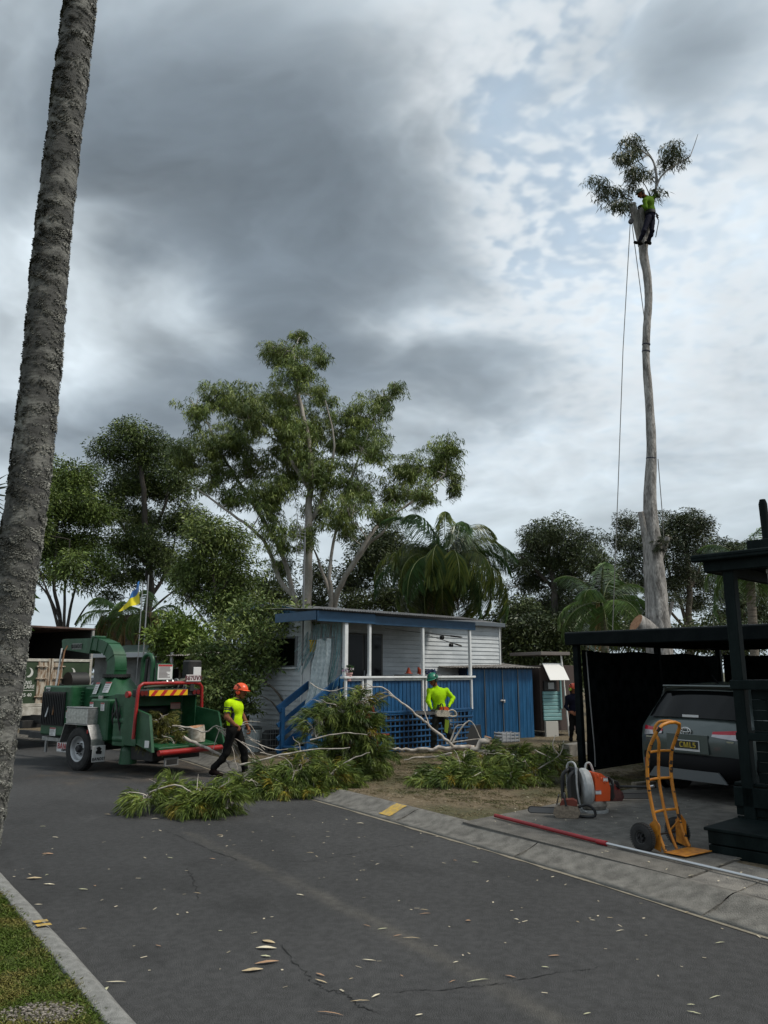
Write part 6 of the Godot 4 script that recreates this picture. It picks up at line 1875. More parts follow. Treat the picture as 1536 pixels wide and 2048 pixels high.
func make_carport() -> void:
	rng.seed = 53
	var turn = PI / 2 - park
	var at = Vector3(3.3, 0.1, -13.4)
	var t = thing("carport", "flat-roofed black carport with a dark shade-cloth side screen", "carport", at, turn)
	var dk = surf("carport_black", Color(0.003, 0.005, 0.006), Color(0.009, 0.012, 0.013), 1.2, {"rough": 0.6, "spec": 0.15})
	var cloth = surf("shade_cloth", Color(0.003, 0.0045, 0.005), Color(0.012, 0.015, 0.016), 0.9, {"rough": 0.95, "contrast": 2.0, "spec": 0.05})
	var L = 5.6
	var W = 4.4
	for q in [[0.0, 0.0], [2.8, 0.0], [5.5, 0.0], [0.0, 4.3], [5.5, 4.3]]:
		Bx("post", Vector3(q[0], 1.1, q[1]), Vector3(0.10, 2.25, 0.10), dk, t)
	Bx("fascia_beam", Vector3(-0.10, 2.31, W / 2 - 0.05), Vector3(0.07, 0.21, W + 0.2), dk, t, 0.015)
	Bx("fascia_beam", Vector3(L / 2, 2.31, -0.14), Vector3(L, 0.17, 0.07), dk, t, 0.015)
	Bx("fascia_beam", Vector3(L / 2, 2.31, W + 0.02), Vector3(L, 0.17, 0.07), dk, t, 0.015)
	for i in 5: Bx("rafter", Vector3(0.3 + i * 1.25, 2.27, W / 2 - 0.05), Vector3(0.06, 0.1, W), dk, t)
	var rs = corrugated(L + 0.1, W + 0.24, 0.19, 0.012)
	var ro = obj("roof_sheet", rs, dk, t)
	ro.position = Vector3(-0.1, 2.42, -0.16)
	# screens, slightly billowing
	for q in [[Vector3(0.12, 0, 0.02), Vector3(1, 0, 0), 5.4, 2.13], [Vector3(5.5, 0, 0.1), Vector3(0, 0, 1), 4.1, 2.13]]:
		var rows = []
		for j in 7:
			var v = j / 6.0
			var row = []
			for i in 41:
				var u = i / 40.0
				var p: Vector3 = q[0] + q[1] * (u * q[2]) + Vector3(0, lerpf(0.16, q[3] - 0.035 * sin(u * 9.0) * sin(u * 9.0), v), 0)
				var nn: Vector3 = q[1].cross(Vector3.UP)
				row.append(p + nn * (0.012 * sin(u * 31.0 + v * 5.0) + 0.02 * sin(u * 11.0 + 2.0 * v)) * sin(v * PI))
			rows.append(row)
		var g = Geo.new()
		g.skin(rows)
		obj("shade_screen", g, cloth, t)
		Tb("screen_rail", [q[0] + Vector3(0, 0.155, 0), q[0] + q[1] * q[2] + Vector3(0, 0.155, 0)], 0.018, dk, t, 8)
	Tb("edge_cord", smooth([Vector3(0.2, 2.1, 0.06), Vector3(0.23, 1.2, 0.07), Vector3(0.28, 0.5, 0.07), Vector3(0.29, 0.2, 0.06)], 4), 0.012, flat("cord_white", lin(0.28, 0.28, 0.28), 0.8), t, 6)

func make_pergola() -> void:
	rng.seed = 54
	var turn = PI / 2 - park
	var at = Vector3(3.88, 0.1, -8.6)
	var t = thing("dark_pergola", "dark green timber deck with rails and a flat roof post", "pergola", at, turn)
	var dk = surf("pergola_green", Color(0.003, 0.006, 0.006), Color(0.009, 0.015, 0.015), 0.9, {"rough": 0.55, "spec": 0.2, "stretch": Vector3(1, 0.4, 1)})
	Bx("post", Vector3(0, 1.45, 0), Vector3(0.12, 2.9, 0.12), dk, t, 0.008)
	Bx("post", Vector3(0, 1.45, 2.6), Vector3(0.12, 2.9, 0.12), dk, t, 0.008)
	Bx("post", Vector3(3.0, 1.45, 0.0), Vector3(0.12, 2.9, 0.12), dk, t, 0.008)
	Bx("roof_beam", Vector3(-0.06, 2.93, 1.3), Vector3(0.09, 0.14, 3.1), dk, t, 0.01)
	Bx("roof_beam", Vector3(1.4, 2.93, -0.22), Vector3(3.0, 0.14, 0.06), dk, t, 0.01)
	Bx("roof_sheet", Vector3(1.4, 3.02, 1.3), Vector3(3.2, 0.03, 3.3), dk, t, 0.01)
	Bx("gutter", Vector3(-0.15, 3.02, 1.3), Vector3(0.1, 0.08, 3.3), dk, t, 0.012)
	for q in [[1.62, 0.10, 0.12], [1.08, 0.08, 0.05]]:
		Bx("rail", Vector3(-0.03, q[0], 1.3), Vector3(q[2], q[1], 2.75), dk, t, 0.008)
		Bx("rail", Vector3(1.5, q[0], -0.05), Vector3(2.9, q[1], q[2]), dk, t, 0.008)
	Bx("bearer", Vector3(-0.03, 0.46, 1.3), Vector3(0.06, 0.2, 2.9), dk, t, 0.008)
	Bx("bearer", Vector3(1.5, 0.46, -0.06), Vector3(3.0, 0.2, 0.06), dk, t, 0.008)
	for k in 9:
		Bx("infill_board", Vector3(0.02, 0.66 + k * 0.107, 1.33), Vector3(0.02, 0.10, 2.45), dk, t, 0.004)
	for i in 20: Bx("deck_board", Vector3(0.05 + i * 0.148, 0.585, 1.3), Vector3(0.14, 0.03, 2.9), dk, t, 0.004)
	for i in 3: Bx("skirt_board", Vector3(0.0, 0.06 + i * 0.135, 1.3), Vector3(0.03, 0.125, 2.9), dk, t, 0.004)
	for i in 3: Bx("skirt_board", Vector3(1.5, 0.06 + i * 0.135, -0.03), Vector3(3.0, 0.125, 0.03), dk, t, 0.004)
	# plinth step standing before the deck
	var st = thing("dark_step", "dark green boarded step standing before the deck", "step", Transform3D(Basis(Vector3.UP, turn), at) * Vector3(-0.52, -0.09, 0.72), turn)
	for i in 2: Bx("riser_board", Vector3(0, 0.13 + i * 0.13, 0), Vector3(0.72, 0.12, 1.6), dk, st, 0.006)
	Bx("tread", Vector3(0, 0.335, 0), Vector3(0.76, 0.03, 1.66), dk, st, 0.006)
	Bx("foot", Vector3(0, 0.03, 0), Vector3(0.6, 0.06, 1.5), dk, st, 0.0)
	# white roll blind hung in the deck opening, flue above the roof
	var hs = thing("white_blind", "white blind hanging under the dark pergola roof", "blind", Transform3D(Basis(Vector3.UP, turn), at) * Vector3(0.12, 1.85, 0.56), turn)
	Bx("blind_cloth", Vector3(0, 0.48, 0), Vector3(0.02, 0.96, 0.40), surf("render_white", Color(0.5, 0.5, 0.49), Color(0.64, 0.64, 0.63), 1.5, {"rough": 0.8}), hs, 0.004)
	Bx("bottom_rail", Vector3(0, 0.0, 0), Vector3(0.035, 0.03, 0.42), flat("rail_grey", lin(0.4, 0.4, 0.4), 0.5), hs)
	Bx("blind_hanger", Vector3(0, 0.99, 0), Vector3(0.04, 0.05, 0.42), flat("rail_grey", Color.WHITE), hs)
	var pp = thing("roof_flue", "black flue pipe with a box on the pergola roof", "pipe", Transform3D(Basis(Vector3.UP, turn), at) * Vector3(0.1, 3.035, 0.40), turn)
	Tb("pipe", [Vector3(0, 0, 0), Vector3(-0.02, 0.55, 0), Vector3(-0.02, 0.6, 0)], [0.045, 0.045, 0.03], dk, pp, 14)
	Bx("flue_box", Vector3(0.0, 0.07, -0.02), Vector3(0.3, 0.14, 0.3), dk, pp)

func make_far_left() -> void:
	rng.seed = 55
	var turn = deg_to_rad(-20.0)
	var at = zp(330, 1345, -27.0)
	at.y = 0.1
	var t = thing("green_roof_house", "low grey house with a green metal roof behind the chipper", "house", at, turn)
	var wall = surf("grey_wall", Color(0.10, 0.11, 0.11), Color(0.20, 0.21, 0.21), 1.5, {"rough": 0.8})
	var roof = surf("green_roof", Color(0.035, 0.06, 0.05), Color(0.07, 0.10, 0.085), 1.2, {"rough": 0.5})
	Bx("wall", Vector3(0, 1.2, -2.0), Vector3(6.0, 2.4, 4.0), wall, t)
	var rf = Geo.new()
	rf.xf = Transform3D(Basis(Vector3.UP, PI / 2), Vector3(0, 2.36, -2.0))
	rf.prism(PackedVector2Array([Vector2(-2.4, 0), Vector2(2.4, 0), Vector2(2.4, 0.06), Vector2(0, 0.42), Vector2(-2.4, 0.06)]), 6.5)
	obj("roof", rf, roof, t)
	Bx("fascia", Vector3(-1.3, 2.34, 0.43), Vector3(3.6, 0.16, 0.05), flat("fascia_pale", lin(0.42, 0.44, 0.46), 0.6), t)
	var w = Bx("window", Vector3(0.9, 1.45, 0.01), Vector3(1.3, 1.0, 0.06), flat("frame_white", lin(0.4, 0.4, 0.4), 0.5), t)
	for x in [0.58, 1.22]: Bx("pane", Vector3(x, 1.45, 0.045), Vector3(0.56, 0.86, 0.01), glass(), w, 0.0)
	Bx("white_post", Vector3(2.0, 1.15, 0.4), Vector3(0.3, 2.3, 0.3), flat("post_white", lin(0.5, 0.5, 0.5), 0.6), t)
	var old = thing("old_roof", "old pale corrugated lean-to roof beside the green roofed house", "shed", zp(400, 1345, -24.0) * Vector3(1, 0, 1) + Vector3(0, 0.1, 0), turn)
	var sh = corrugated(2.0, 1.6, 0.08, 0.012)
	var so = obj("roof", sh, surf("old_iron", Color(0.12, 0.11, 0.10), Color(0.34, 0.32, 0.29), 0.7, {"rough": 0.8, "contrast": 2.0}), old)
	so.transform = Transform3D(Basis(Vector3.RIGHT, 0.12), Vector3(-1.0, 2.45, -1.2))
	for x in [-0.9, 0.9]: Bx("post", Vector3(x, 1.18, 0.2), Vector3(0.08, 2.36, 0.08), flat("post_white", Color.WHITE), old)
	# two white vehicles down the road, small in the picture
	for k in 2:
		var z = -30.0 if k == 0 else -36.0
		var p = zp(197 if k == 0 else 206, 1345, z)
		p.y = 0.02
		var u = thing("white_ute", ["white utility vehicle parked beyond the truck bin", "second white vehicle parked farther down the road"][k], "ute", p, deg_to_rad(-125.0))
		var wm = flat("ute_white", lin(0.55, 0.56, 0.57), 0.35)
		var prof = [Vector2(-2.3, 0.45), Vector2(2.2, 0.45), Vector2(2.25, 0.95), Vector2(1.1, 1.1), Vector2(0.55, 1.68), Vector2(-0.7, 1.72), Vector2(-0.85, 1.1), Vector2(-2.3, 1.1)]
		Pr("body", prof, 1.7, Transform3D(), wm, u)
		Pr("windscreen", [Vector2(1.04, 1.14), Vector2(1.10, 1.14), Vector2(0.62, 1.64), Vector2(0.56, 1.64)], 1.5, Transform3D(Basis(), Vector3(0.02, 0, 0)), glass(), u)
		for s in [0.86, -0.86]: Pr("side_window", [Vector2(-0.65, 1.15), Vector2(0.85, 1.15), Vector2(0.45, 1.6), Vector2(-0.6, 1.6)], 0.02, Transform3D(Basis(), Vector3(0, 0, s)), glass(), u)
		Bx("bumper", Vector3(2.28, 0.58, 0), Vector3(0.12, 0.3, 1.6), flat("bumper_black", Color.WHITE), u)
		for x in [-1.5, 1.5]:
			for s in [0.78, -0.78]: wheel(u, Vector3(x, 0.36, s), 0.36, 0.2, 0.2, flat("alloy", Color.WHITE))
	# flag pole and flag
	var fp = zp(284, 1345, -26.0)
	fp.y = 0.1
	var f = thing("flag_pole", "thin flag pole flying a blue and yellow flag", "flag", fp)
	var top = zp(286, 1150, -26.0).y - 0.1
	Tb("pole", [Vector3(0, -0.1, 0), Vector3(0.02, top, 0)], [0.03, 0.02], flat("pole_grey", lin(0.35, 0.36, 0.37), 0.4, 0.5), f, 8)
	Tb("second_pole", [Vector3(-0.14, -0.1, 0.1), Vector3(-0.13, top - 0.25, 0.1)], 0.016, flat("pole_grey", Color.WHITE), f, 8)
	var a = zp(279, 1162, -25.9) - fp
	var b = zp(279, 1206, -25.9) - fp
	var ta = zp(262, 1190, -25.9) - fp
	var tb = zp(238, 1223, -25.9) - fp
	for half in 2:
		var rows = []
		for j in 5:
			var v = (j / 4.0 + half) * 0.5
			var row = []
			for i in 13:
				var u = i / 12.0
				var p = a.lerp(b, v).lerp(ta.lerp(tb, v), u)
				row.append(p + Vector3(0, 0.02 * sin(u * 9.0 + v * 3.0), 0.07 * sin(u * 10.0 + v * 4.0)))
			rows.append(row)
		rows.reverse()
		var g = Geo.new()
		g.skin(rows)
		var fm = flat(["flag_blue", "flag_yellow"][half], [lin(0.014, 0.15, 0.46), lin(0.85, 0.72, 0.01)][half], 0.7)
		fm.cull_mode = BaseMaterial3D.CULL_DISABLED
		fm.backlight_enabled = true; fm.backlight = Color(0.4, 0.4, 0.4)
		obj("flag_band", g, fm, f)
	# power wire across the gap
	var wr = thing("overhead_wire", "thin overhead wire strung behind the truck", "wire", zp(160, 1248, -40.0))
	Tb("strand", [Vector3.ZERO, zp(240, 1252, -40.0) - wr.position, zp(330, 1248, -40.0) - wr.position], 0.012, flat("wire_grey", lin(0.3, 0.3, 0.3), 0.6), wr, 5)
	antenna(zp(1004, 1345, -29.0), 1.0, 6, "small television antenna on a mast beyond the cabin", 0.0)

# ---- people: a field of tapered capsules joined smoothly and meshed as surface nets
class Field:
	var prims = []
	func cap(a: Vector3, b: Vector3, ra: float, rb: float, col: Color, k := 0.03, flatz := 1.0) -> void:
		prims.append([a, b, ra, rb, col, k, flatz])
	func mesh_into(g: Geo, cell: float) -> void:
		var lo = Vector3(1e9, 1e9, 1e9)
		var hi = -lo
		for p in prims:
			var r: float = maxf(p[2], p[3]) + cell * 3.0
			for q in [p[0], p[1]]:
				lo = lo.min(q - Vector3.ONE * r); hi = hi.max(q + Vector3.ONE * r)
		var nx = int((hi.x - lo.x) / cell) + 2
		var ny = int((hi.y - lo.y) / cell) + 2
		var nz = int((hi.z - lo.z) / cell) + 2
		var f = PackedFloat32Array()
		f.resize(nx * ny * nz)
		f.fill(9.0)
		var best = PackedFloat32Array()
		best.resize(nx * ny * nz)
		best.fill(9.0)
		var own = PackedByteArray()
		own.resize(nx * ny * nz)
		for pi in prims.size():
			var p: Array = prims[pi]
			var a: Vector3 = p[0]
			var b: Vector3 = p[1]
			var ra: float = p[2]
			var rb: float = p[3]
			var k: float = p[5]
			var m = maxf(ra, rb) + k + cell * 2.5
			var l0 = ((a.min(b) - Vector3.ONE * m - lo) / cell).floor()
			var h0 = ((a.max(b) + Vector3.ONE * m - lo) / cell).ceil()
			var ab = b - a
			var l2 = maxf(ab.length_squared(), 1e-9)
			for iz in range(maxi(0, int(l0.z)), mini(nz, int(h0.z))):
				for iy in range(maxi(0, int(l0.y)), mini(ny, int(h0.y))):
					var row = (iz * ny + iy) * nx
					for ix in range(maxi(0, int(l0.x)), mini(nx, int(h0.x))):
						var w = lo + Vector3(ix, iy, iz) * cell - a
						var t = clampf(w.dot(ab) / l2, 0.0, 1.0)
						var d = (w - ab * t).length() - (ra + (rb - ra) * t)
						var i = row + ix
						var e = f[i]
						if d < best[i]:
							best[i] = d; own[i] = pi
						var h = maxf(k - absf(d - e), 0.0) / k
						f[i] = minf(d, e) - h * h * k * 0.25
		var vid = PackedInt32Array()
		vid.resize(nx * ny * nz)
		vid.fill(-1)
		var first = g.v.size()
		var off = [0, 1, nx, nx + 1, nx * ny, nx * ny + 1, nx * ny + nx, nx * ny + nx + 1]
		var corner = [Vector3(0, 0, 0), Vector3(1, 0, 0), Vector3(0, 1, 0), Vector3(1, 1, 0), Vector3(0, 0, 1), Vector3(1, 0, 1), Vector3(0, 1, 1), Vector3(1, 1, 1)]
		var edges = [[0, 1], [2, 3], [4, 5], [6, 7], [0, 2], [1, 3], [4, 6], [5, 7], [0, 4], [1, 5], [2, 6], [3, 7]]
		for iz in nz - 1:
			for iy in ny - 1:
				for ix in nx - 1:
					var i = (iz * ny + iy) * nx + ix
					var f0 = f[i]
					if absf(f0) > cell * 2.2: continue
					var n = 0
					for o in off:
						if f[i + o] < 0.0: n += 1
					if n == 0 or n == 8: continue
					var s = Vector3.ZERO
					var c = 0
					for e in edges:
						var fa: float = f[i + off[e[0]]]
						var fb: float = f[i + off[e[1]]]
						if (fa < 0.0) != (fb < 0.0):
							s += corner[e[0]].lerp(corner[e[1]], fa / (fa - fb)); c += 1
					vid[i] = g.v.size()
					g.col = prims[own[i]][4]
					var gr = Vector3(f[i + 1] - f0, f[i + nx] - f0, f[i + nx * ny] - f0)
					g.vert(lo + (Vector3(ix, iy, iz) + s / c) * cell, gr.normalized() if gr.length() > 1e-6 else Vector3.UP)
		var st = [1, nx, nx * ny]
		for iz in range(1, nz - 1):
			for iy in range(1, ny - 1):
				for ix in range(1, nx - 1):
					var i = (iz * ny + iy) * nx + ix
					if vid[i] < 0: continue
					var inside = f[i] < 0.0
					for ax in 3:
						if inside == (f[i + st[ax]] < 0.0): continue
						var u: int = st[(ax + 1) % 3]
						var v: int = st[(ax + 2) % 3]
						var a = vid[i]
						var b = vid[i - u]
						var c = vid[i - u - v]
						var d = vid[i - v]
						if a < 0 or b < 0 or c < 0 or d < 0: continue
						if inside: g.face(a, b, c); g.face(a, c, d)
						else: g.face(a, c, b); g.face(a, d, c)
func bodymat() -> StandardMaterial3D:
	if M.has("body"): return M.body
	var m = surf("body", Color(0.70, 0.70, 0.70), Color(1, 1, 1), 0.3, {"rough": 0.8, "vc": true, "bump": 4.0, "fine": 0.05, "spec": 0.15})
	return m
# j: joints in local metres. c: colours {skin, shirt, sleeve_long, pants, boot, glove}
func person(label: String, base: Vector3, j: Dictionary, c: Dictionary, s := 1.0) -> Node3D:
	var t = thing("person", label, "person", base)
	var g = Geo.new()
	var f = Field.new()
	var sh: Color = c.shirt
	var pa: Color = c.pants
	var side: Vector3 = (j.shr - j.shl).normalized()
	f.cap(j.pelvis, j.waist, 0.135 * s, 0.125 * s, pa, 0.05)
	f.cap(j.waist, j.chest, 0.128 * s, 0.145 * s, sh, 0.05)
	f.cap(j.chest - side * 0.075 * s, j.chest + side * 0.075 * s, 0.125 * s, 0.125 * s, sh, 0.05)
	f.cap(j.shl, j.shr, 0.068 * s, 0.068 * s, sh, 0.07)
	f.cap(j.chest, j.neck, 0.09 * s, 0.055 * s, sh, 0.05)
	f.cap(j.waist + Vector3(0, -0.05, 0), j.waist + Vector3(0, 0.02, 0), 0.142 * s, 0.138 * s, sh, 0.02)
	f.cap(j.neck, j.head, 0.054 * s, 0.05 * s, c.skin, 0.02)
	for q in ["l", "r"]:
		var a: Vector3 = j["sh" + q]
		var e: Vector3 = j["el" + q]
		var w: Vector3 = j["wr" + q]
		f.cap(a, e if c.long else a.lerp(e, 0.62), 0.064 * s, 0.052 * s, sh, 0.03)
		f.cap(a.lerp(e, 0.5), e, 0.048 * s, 0.043 * s, sh if c.long else c.skin, 0.02)
		f.cap(e, e.lerp(w, 0.35), 0.044 * s, 0.044 * s, sh if c.long else c.skin, 0.03)
		f.cap(e.lerp(w, 0.35), w, 0.044 * s, 0.031 * s, sh if c.long else c.skin, 0.02)
		var h: Vector3 = j["hip" + q]
		var k: Vector3 = j["kn" + q]
		var n: Vector3 = j["an" + q]
		f.cap(h, k, 0.092 * s, 0.066 * s, pa, 0.05)
		f.cap(k, k.lerp(n, 0.35), 0.064 * s, 0.062 * s, pa, 0.03)
		f.cap(k.lerp(n, 0.35), n + Vector3(0, 0.05, 0), 0.063 * s, 0.056 * s, pa, 0.03)
		var d: Vector3 = j["toe" + q]
		f.cap(n + Vector3(0, 0.03, 0), n, 0.048 * s, 0.05 * s, c.boot, 0.02)
		f.cap(n + Vector3(0, -0.035, 0), n + d * 0.17 * s + Vector3(0, -0.045, 0), 0.046 * s, 0.04 * s, c.boot, 0.03)
		f.cap(n + Vector3(0, -0.035, 0), n - d * 0.05 * s + Vector3(0, -0.04, 0), 0.044 * s, 0.042 * s, c.boot, 0.03)
	f.mesh_into(g, 0.016)
	# head with brow, nose, chin, ears
	var hd = Field.new()
	var look: Vector3 = j.look.normalized()
	var up = (Vector3.UP - look * look.y).normalized()
	var rt = look.cross(up).normalized()
	var H: Vector3 = j.head
	hd.cap(H + up * 0.03 - look * 0.015, H + up * 0.045 + look * 0.02, 0.092 * s, 0.085 * s, c.skin, 0.03)
	hd.cap(H - up * 0.03 + look * 0.03, H - up * 0.075 + look * 0.055, 0.066 * s, 0.038 * s, c.skin, 0.04)
	hd.cap(H - up * 0.08 + look * 0.06, H - up * 0.085 + look * 0.075, 0.024 * s, 0.018 * s, c.skin, 0.02)
	hd.cap(H + up * 0.02 + look * 0.095, H - up * 0.018 + look * 0.118, 0.010 * s, 0.017 * s, c.skin, 0.015)
	hd.cap(H + up * 0.03 + look * 0.085 - rt * 0.04, H + up * 0.03 + look * 0.085 + rt * 0.04, 0.018 * s, 0.018 * s, c.skin * 0.9, 0.015)
	hd.cap(H - up * 0.048 + look * 0.098 - rt * 0.018, H - up * 0.048 + look * 0.098 + rt * 0.018, 0.010 * s, 0.010 * s, c.skin * Color(0.85, 0.55, 0.5), 0.008)
	for q in [-1.0, 1.0]: hd.cap(H + rt * q * 0.088 + up * 0.02, H + rt * q * 0.09 - up * 0.02, 0.02 * s, 0.013 * s, c.skin, 0.01)
	hd.cap(H - look * 0.05 - up * 0.03, H - look * 0.03 - up * 0.1, 0.06 * s, 0.05 * s, c.hair, 0.03)
	hd.mesh_into(g, 0.009)
	# hands
	for q in ["l", "r"]:
		var w: Vector3 = j["wr" + q]
		var d: Vector3 = j["hd" + q].normalized()            # where the knuckles point
		var curl: Vector3 = j["cu" + q].normalized()          # where the fingers close to
		curl = (curl - d * curl.dot(d)).normalized()
		var sd = d.cross(curl).normalized() * (1.0 if q == "l" else -1.0)
		var col: Color = c.glove
		var hf = Field.new()
		hf.cap(w - d * 0.02, w + d * 0.03, 0.027 * s, 0.03 * s, col, 0.015)
		for k in 4: hf.cap(w + d * 0.02 + sd * (k - 1.5) * 0.017, w + d * 0.082 + sd * (k - 1.5) * 0.020, 0.016 * s, 0.013 * s, col, 0.014)
		for k in 4:
			var p0 = w + d * 0.085 + sd * (k - 1.5) * 0.021
			var ln: float = [0.036, 0.042, 0.040, 0.031][k]
			var bend: float = j.get("grip", 0.9)
			var d1 = (d * cos(bend * 0.7) + curl * sin(bend * 0.7)).normalized()
			var d2 = (d * cos(bend * 1.6) + curl * sin(bend * 1.6)).normalized()
			var d3 = (d * cos(bend * 2.3) + curl * sin(bend * 2.3)).normalized()
			hf.cap(p0, p0 + d1 * ln, 0.0105, 0.0095, col, 0.004)
			hf.cap(p0 + d1 * ln, p0 + d1 * ln + d2 * ln * 0.75, 0.0095, 0.009, col, 0.004)
			hf.cap(p0 + d1 * ln + d2 * ln * 0.75, p0 + d1 * ln + d2 * ln * 0.75 + d3 * ln * 0.6, 0.009, 0.008, col, 0.004)
		var tb = w + d * 0.028 + sd * -0.03
		var t1 = tb + (d * 0.6 - sd * 0.7 + curl * 0.5).normalized() * 0.042
		var t2 = t1 + (d * 0.7 + curl * 0.8).normalized() * 0.032
		hf.cap(tb, t1, 0.014, 0.011, col, 0.008)
		hf.cap(t1, t2, 0.011, 0.009, col, 0.004)
		hf.mesh_into(g, 0.006)
	g.col = Color(1, 1, 1)
	var nz = FastNoiseLite.new()
	nz.seed = 61; nz.frequency = 7.0; nz.fractal_octaves = 3
	for i in g.v.size():                    # creases of the clothes
		if g.c[i] != c.skin:
			var p = g.v[i]
			g.v[i] = p + g.n[i] * (nz.get_noise_3d(p.x * 1.4, p.y + p.x * 0.8, p.z * 1.4) * 0.022)
	obj("body", g, bodymat(), t)
	# helmet, ear muffs
	if c.has("helmet"):
		var hm = flat("helmet_%s" % c.helmet.to_html(), c.helmet.linear_to_srgb(), 0.35)
		var hg = Geo.new()
		hg.xf = Transform3D(Basis(rt, up, -look), H + up * 0.052)
		hg.ball(Vector3.ZERO, Vector3(0.118, 0.118, 0.138) * s, 22, 9, 0.0, 0.52)
		var he = obj("helmet", hg, hm, t)
		var rim = Geo.new()
		rim.xf = hg.xf
		var ring = []
		for k in 25: ring.append(Vector3(cos(TAU * k / 24.0) * 0.12, -0.006, sin(TAU * k / 24.0) * 0.14) * s)
		rim.tube(ring, 0.007, 6)
		var pk = []
		for k in 13:
			var an = PI + PI * k / 12.0
			pk.append([Vector3(cos(an) * 0.112, 0.004, sin(an) * 0.128) * s, Vector3(cos(an) * 0.118, -0.012, sin(an) * 0.19) * s])
		rim.skin([pk.map(func(r): return r[0]), pk.map(func(r): return r[1])])
		obj("brim", rim, hm, he)
		var vent = Geo.new()
		vent.xf = hg.xf
		for q in [-1.0, 1.0]:
			for k in 3: vent.box(Vector3(q * (0.112 - k * 0.012), 0.045 + k * 0.018, -0.02 + k * 0.03) * s, Vector3(0.012, 0.014, 0.05) * s)
		obj("vent", vent, flat("vent_black", lin(0.01, 0.01, 0.01), 0.6), he)
		for q in [-1.0, 1.0]:
			var mg = Geo.new()
			mg.lathe([Vector2(0, 0), Vector2(0.036, 0.0), Vector2(0.042, 0.014), Vector2(0.036, 0.036), Vector2(0, 0.042)], 16, H + rt * q * 0.085 - up * 0.005, rt * q)
			obj("ear_muff", mg, flat("muff_%s" % c.muff.to_html(), c.muff.linear_to_srgb(), 0.45), t)
			Tb("muff_arm", [H + rt * q * 0.125 + up * 0.0, H + rt * q * 0.13 + up * 0.06, H + rt * q * 0.115 + up * 0.085], 0.006, flat("vent_black", Color.WHITE), t, 6)
		var chin = []
		for k in 9: chin.append(H + rt * cos(PI * k / 8.0) * 0.085 - up * (0.02 + 0.10 * sin(PI * k / 8.0)) + look * 0.03)
		Tb("chin_strap", chin, 0.006, flat("vent_black", Color.WHITE), t, 6)
	return t
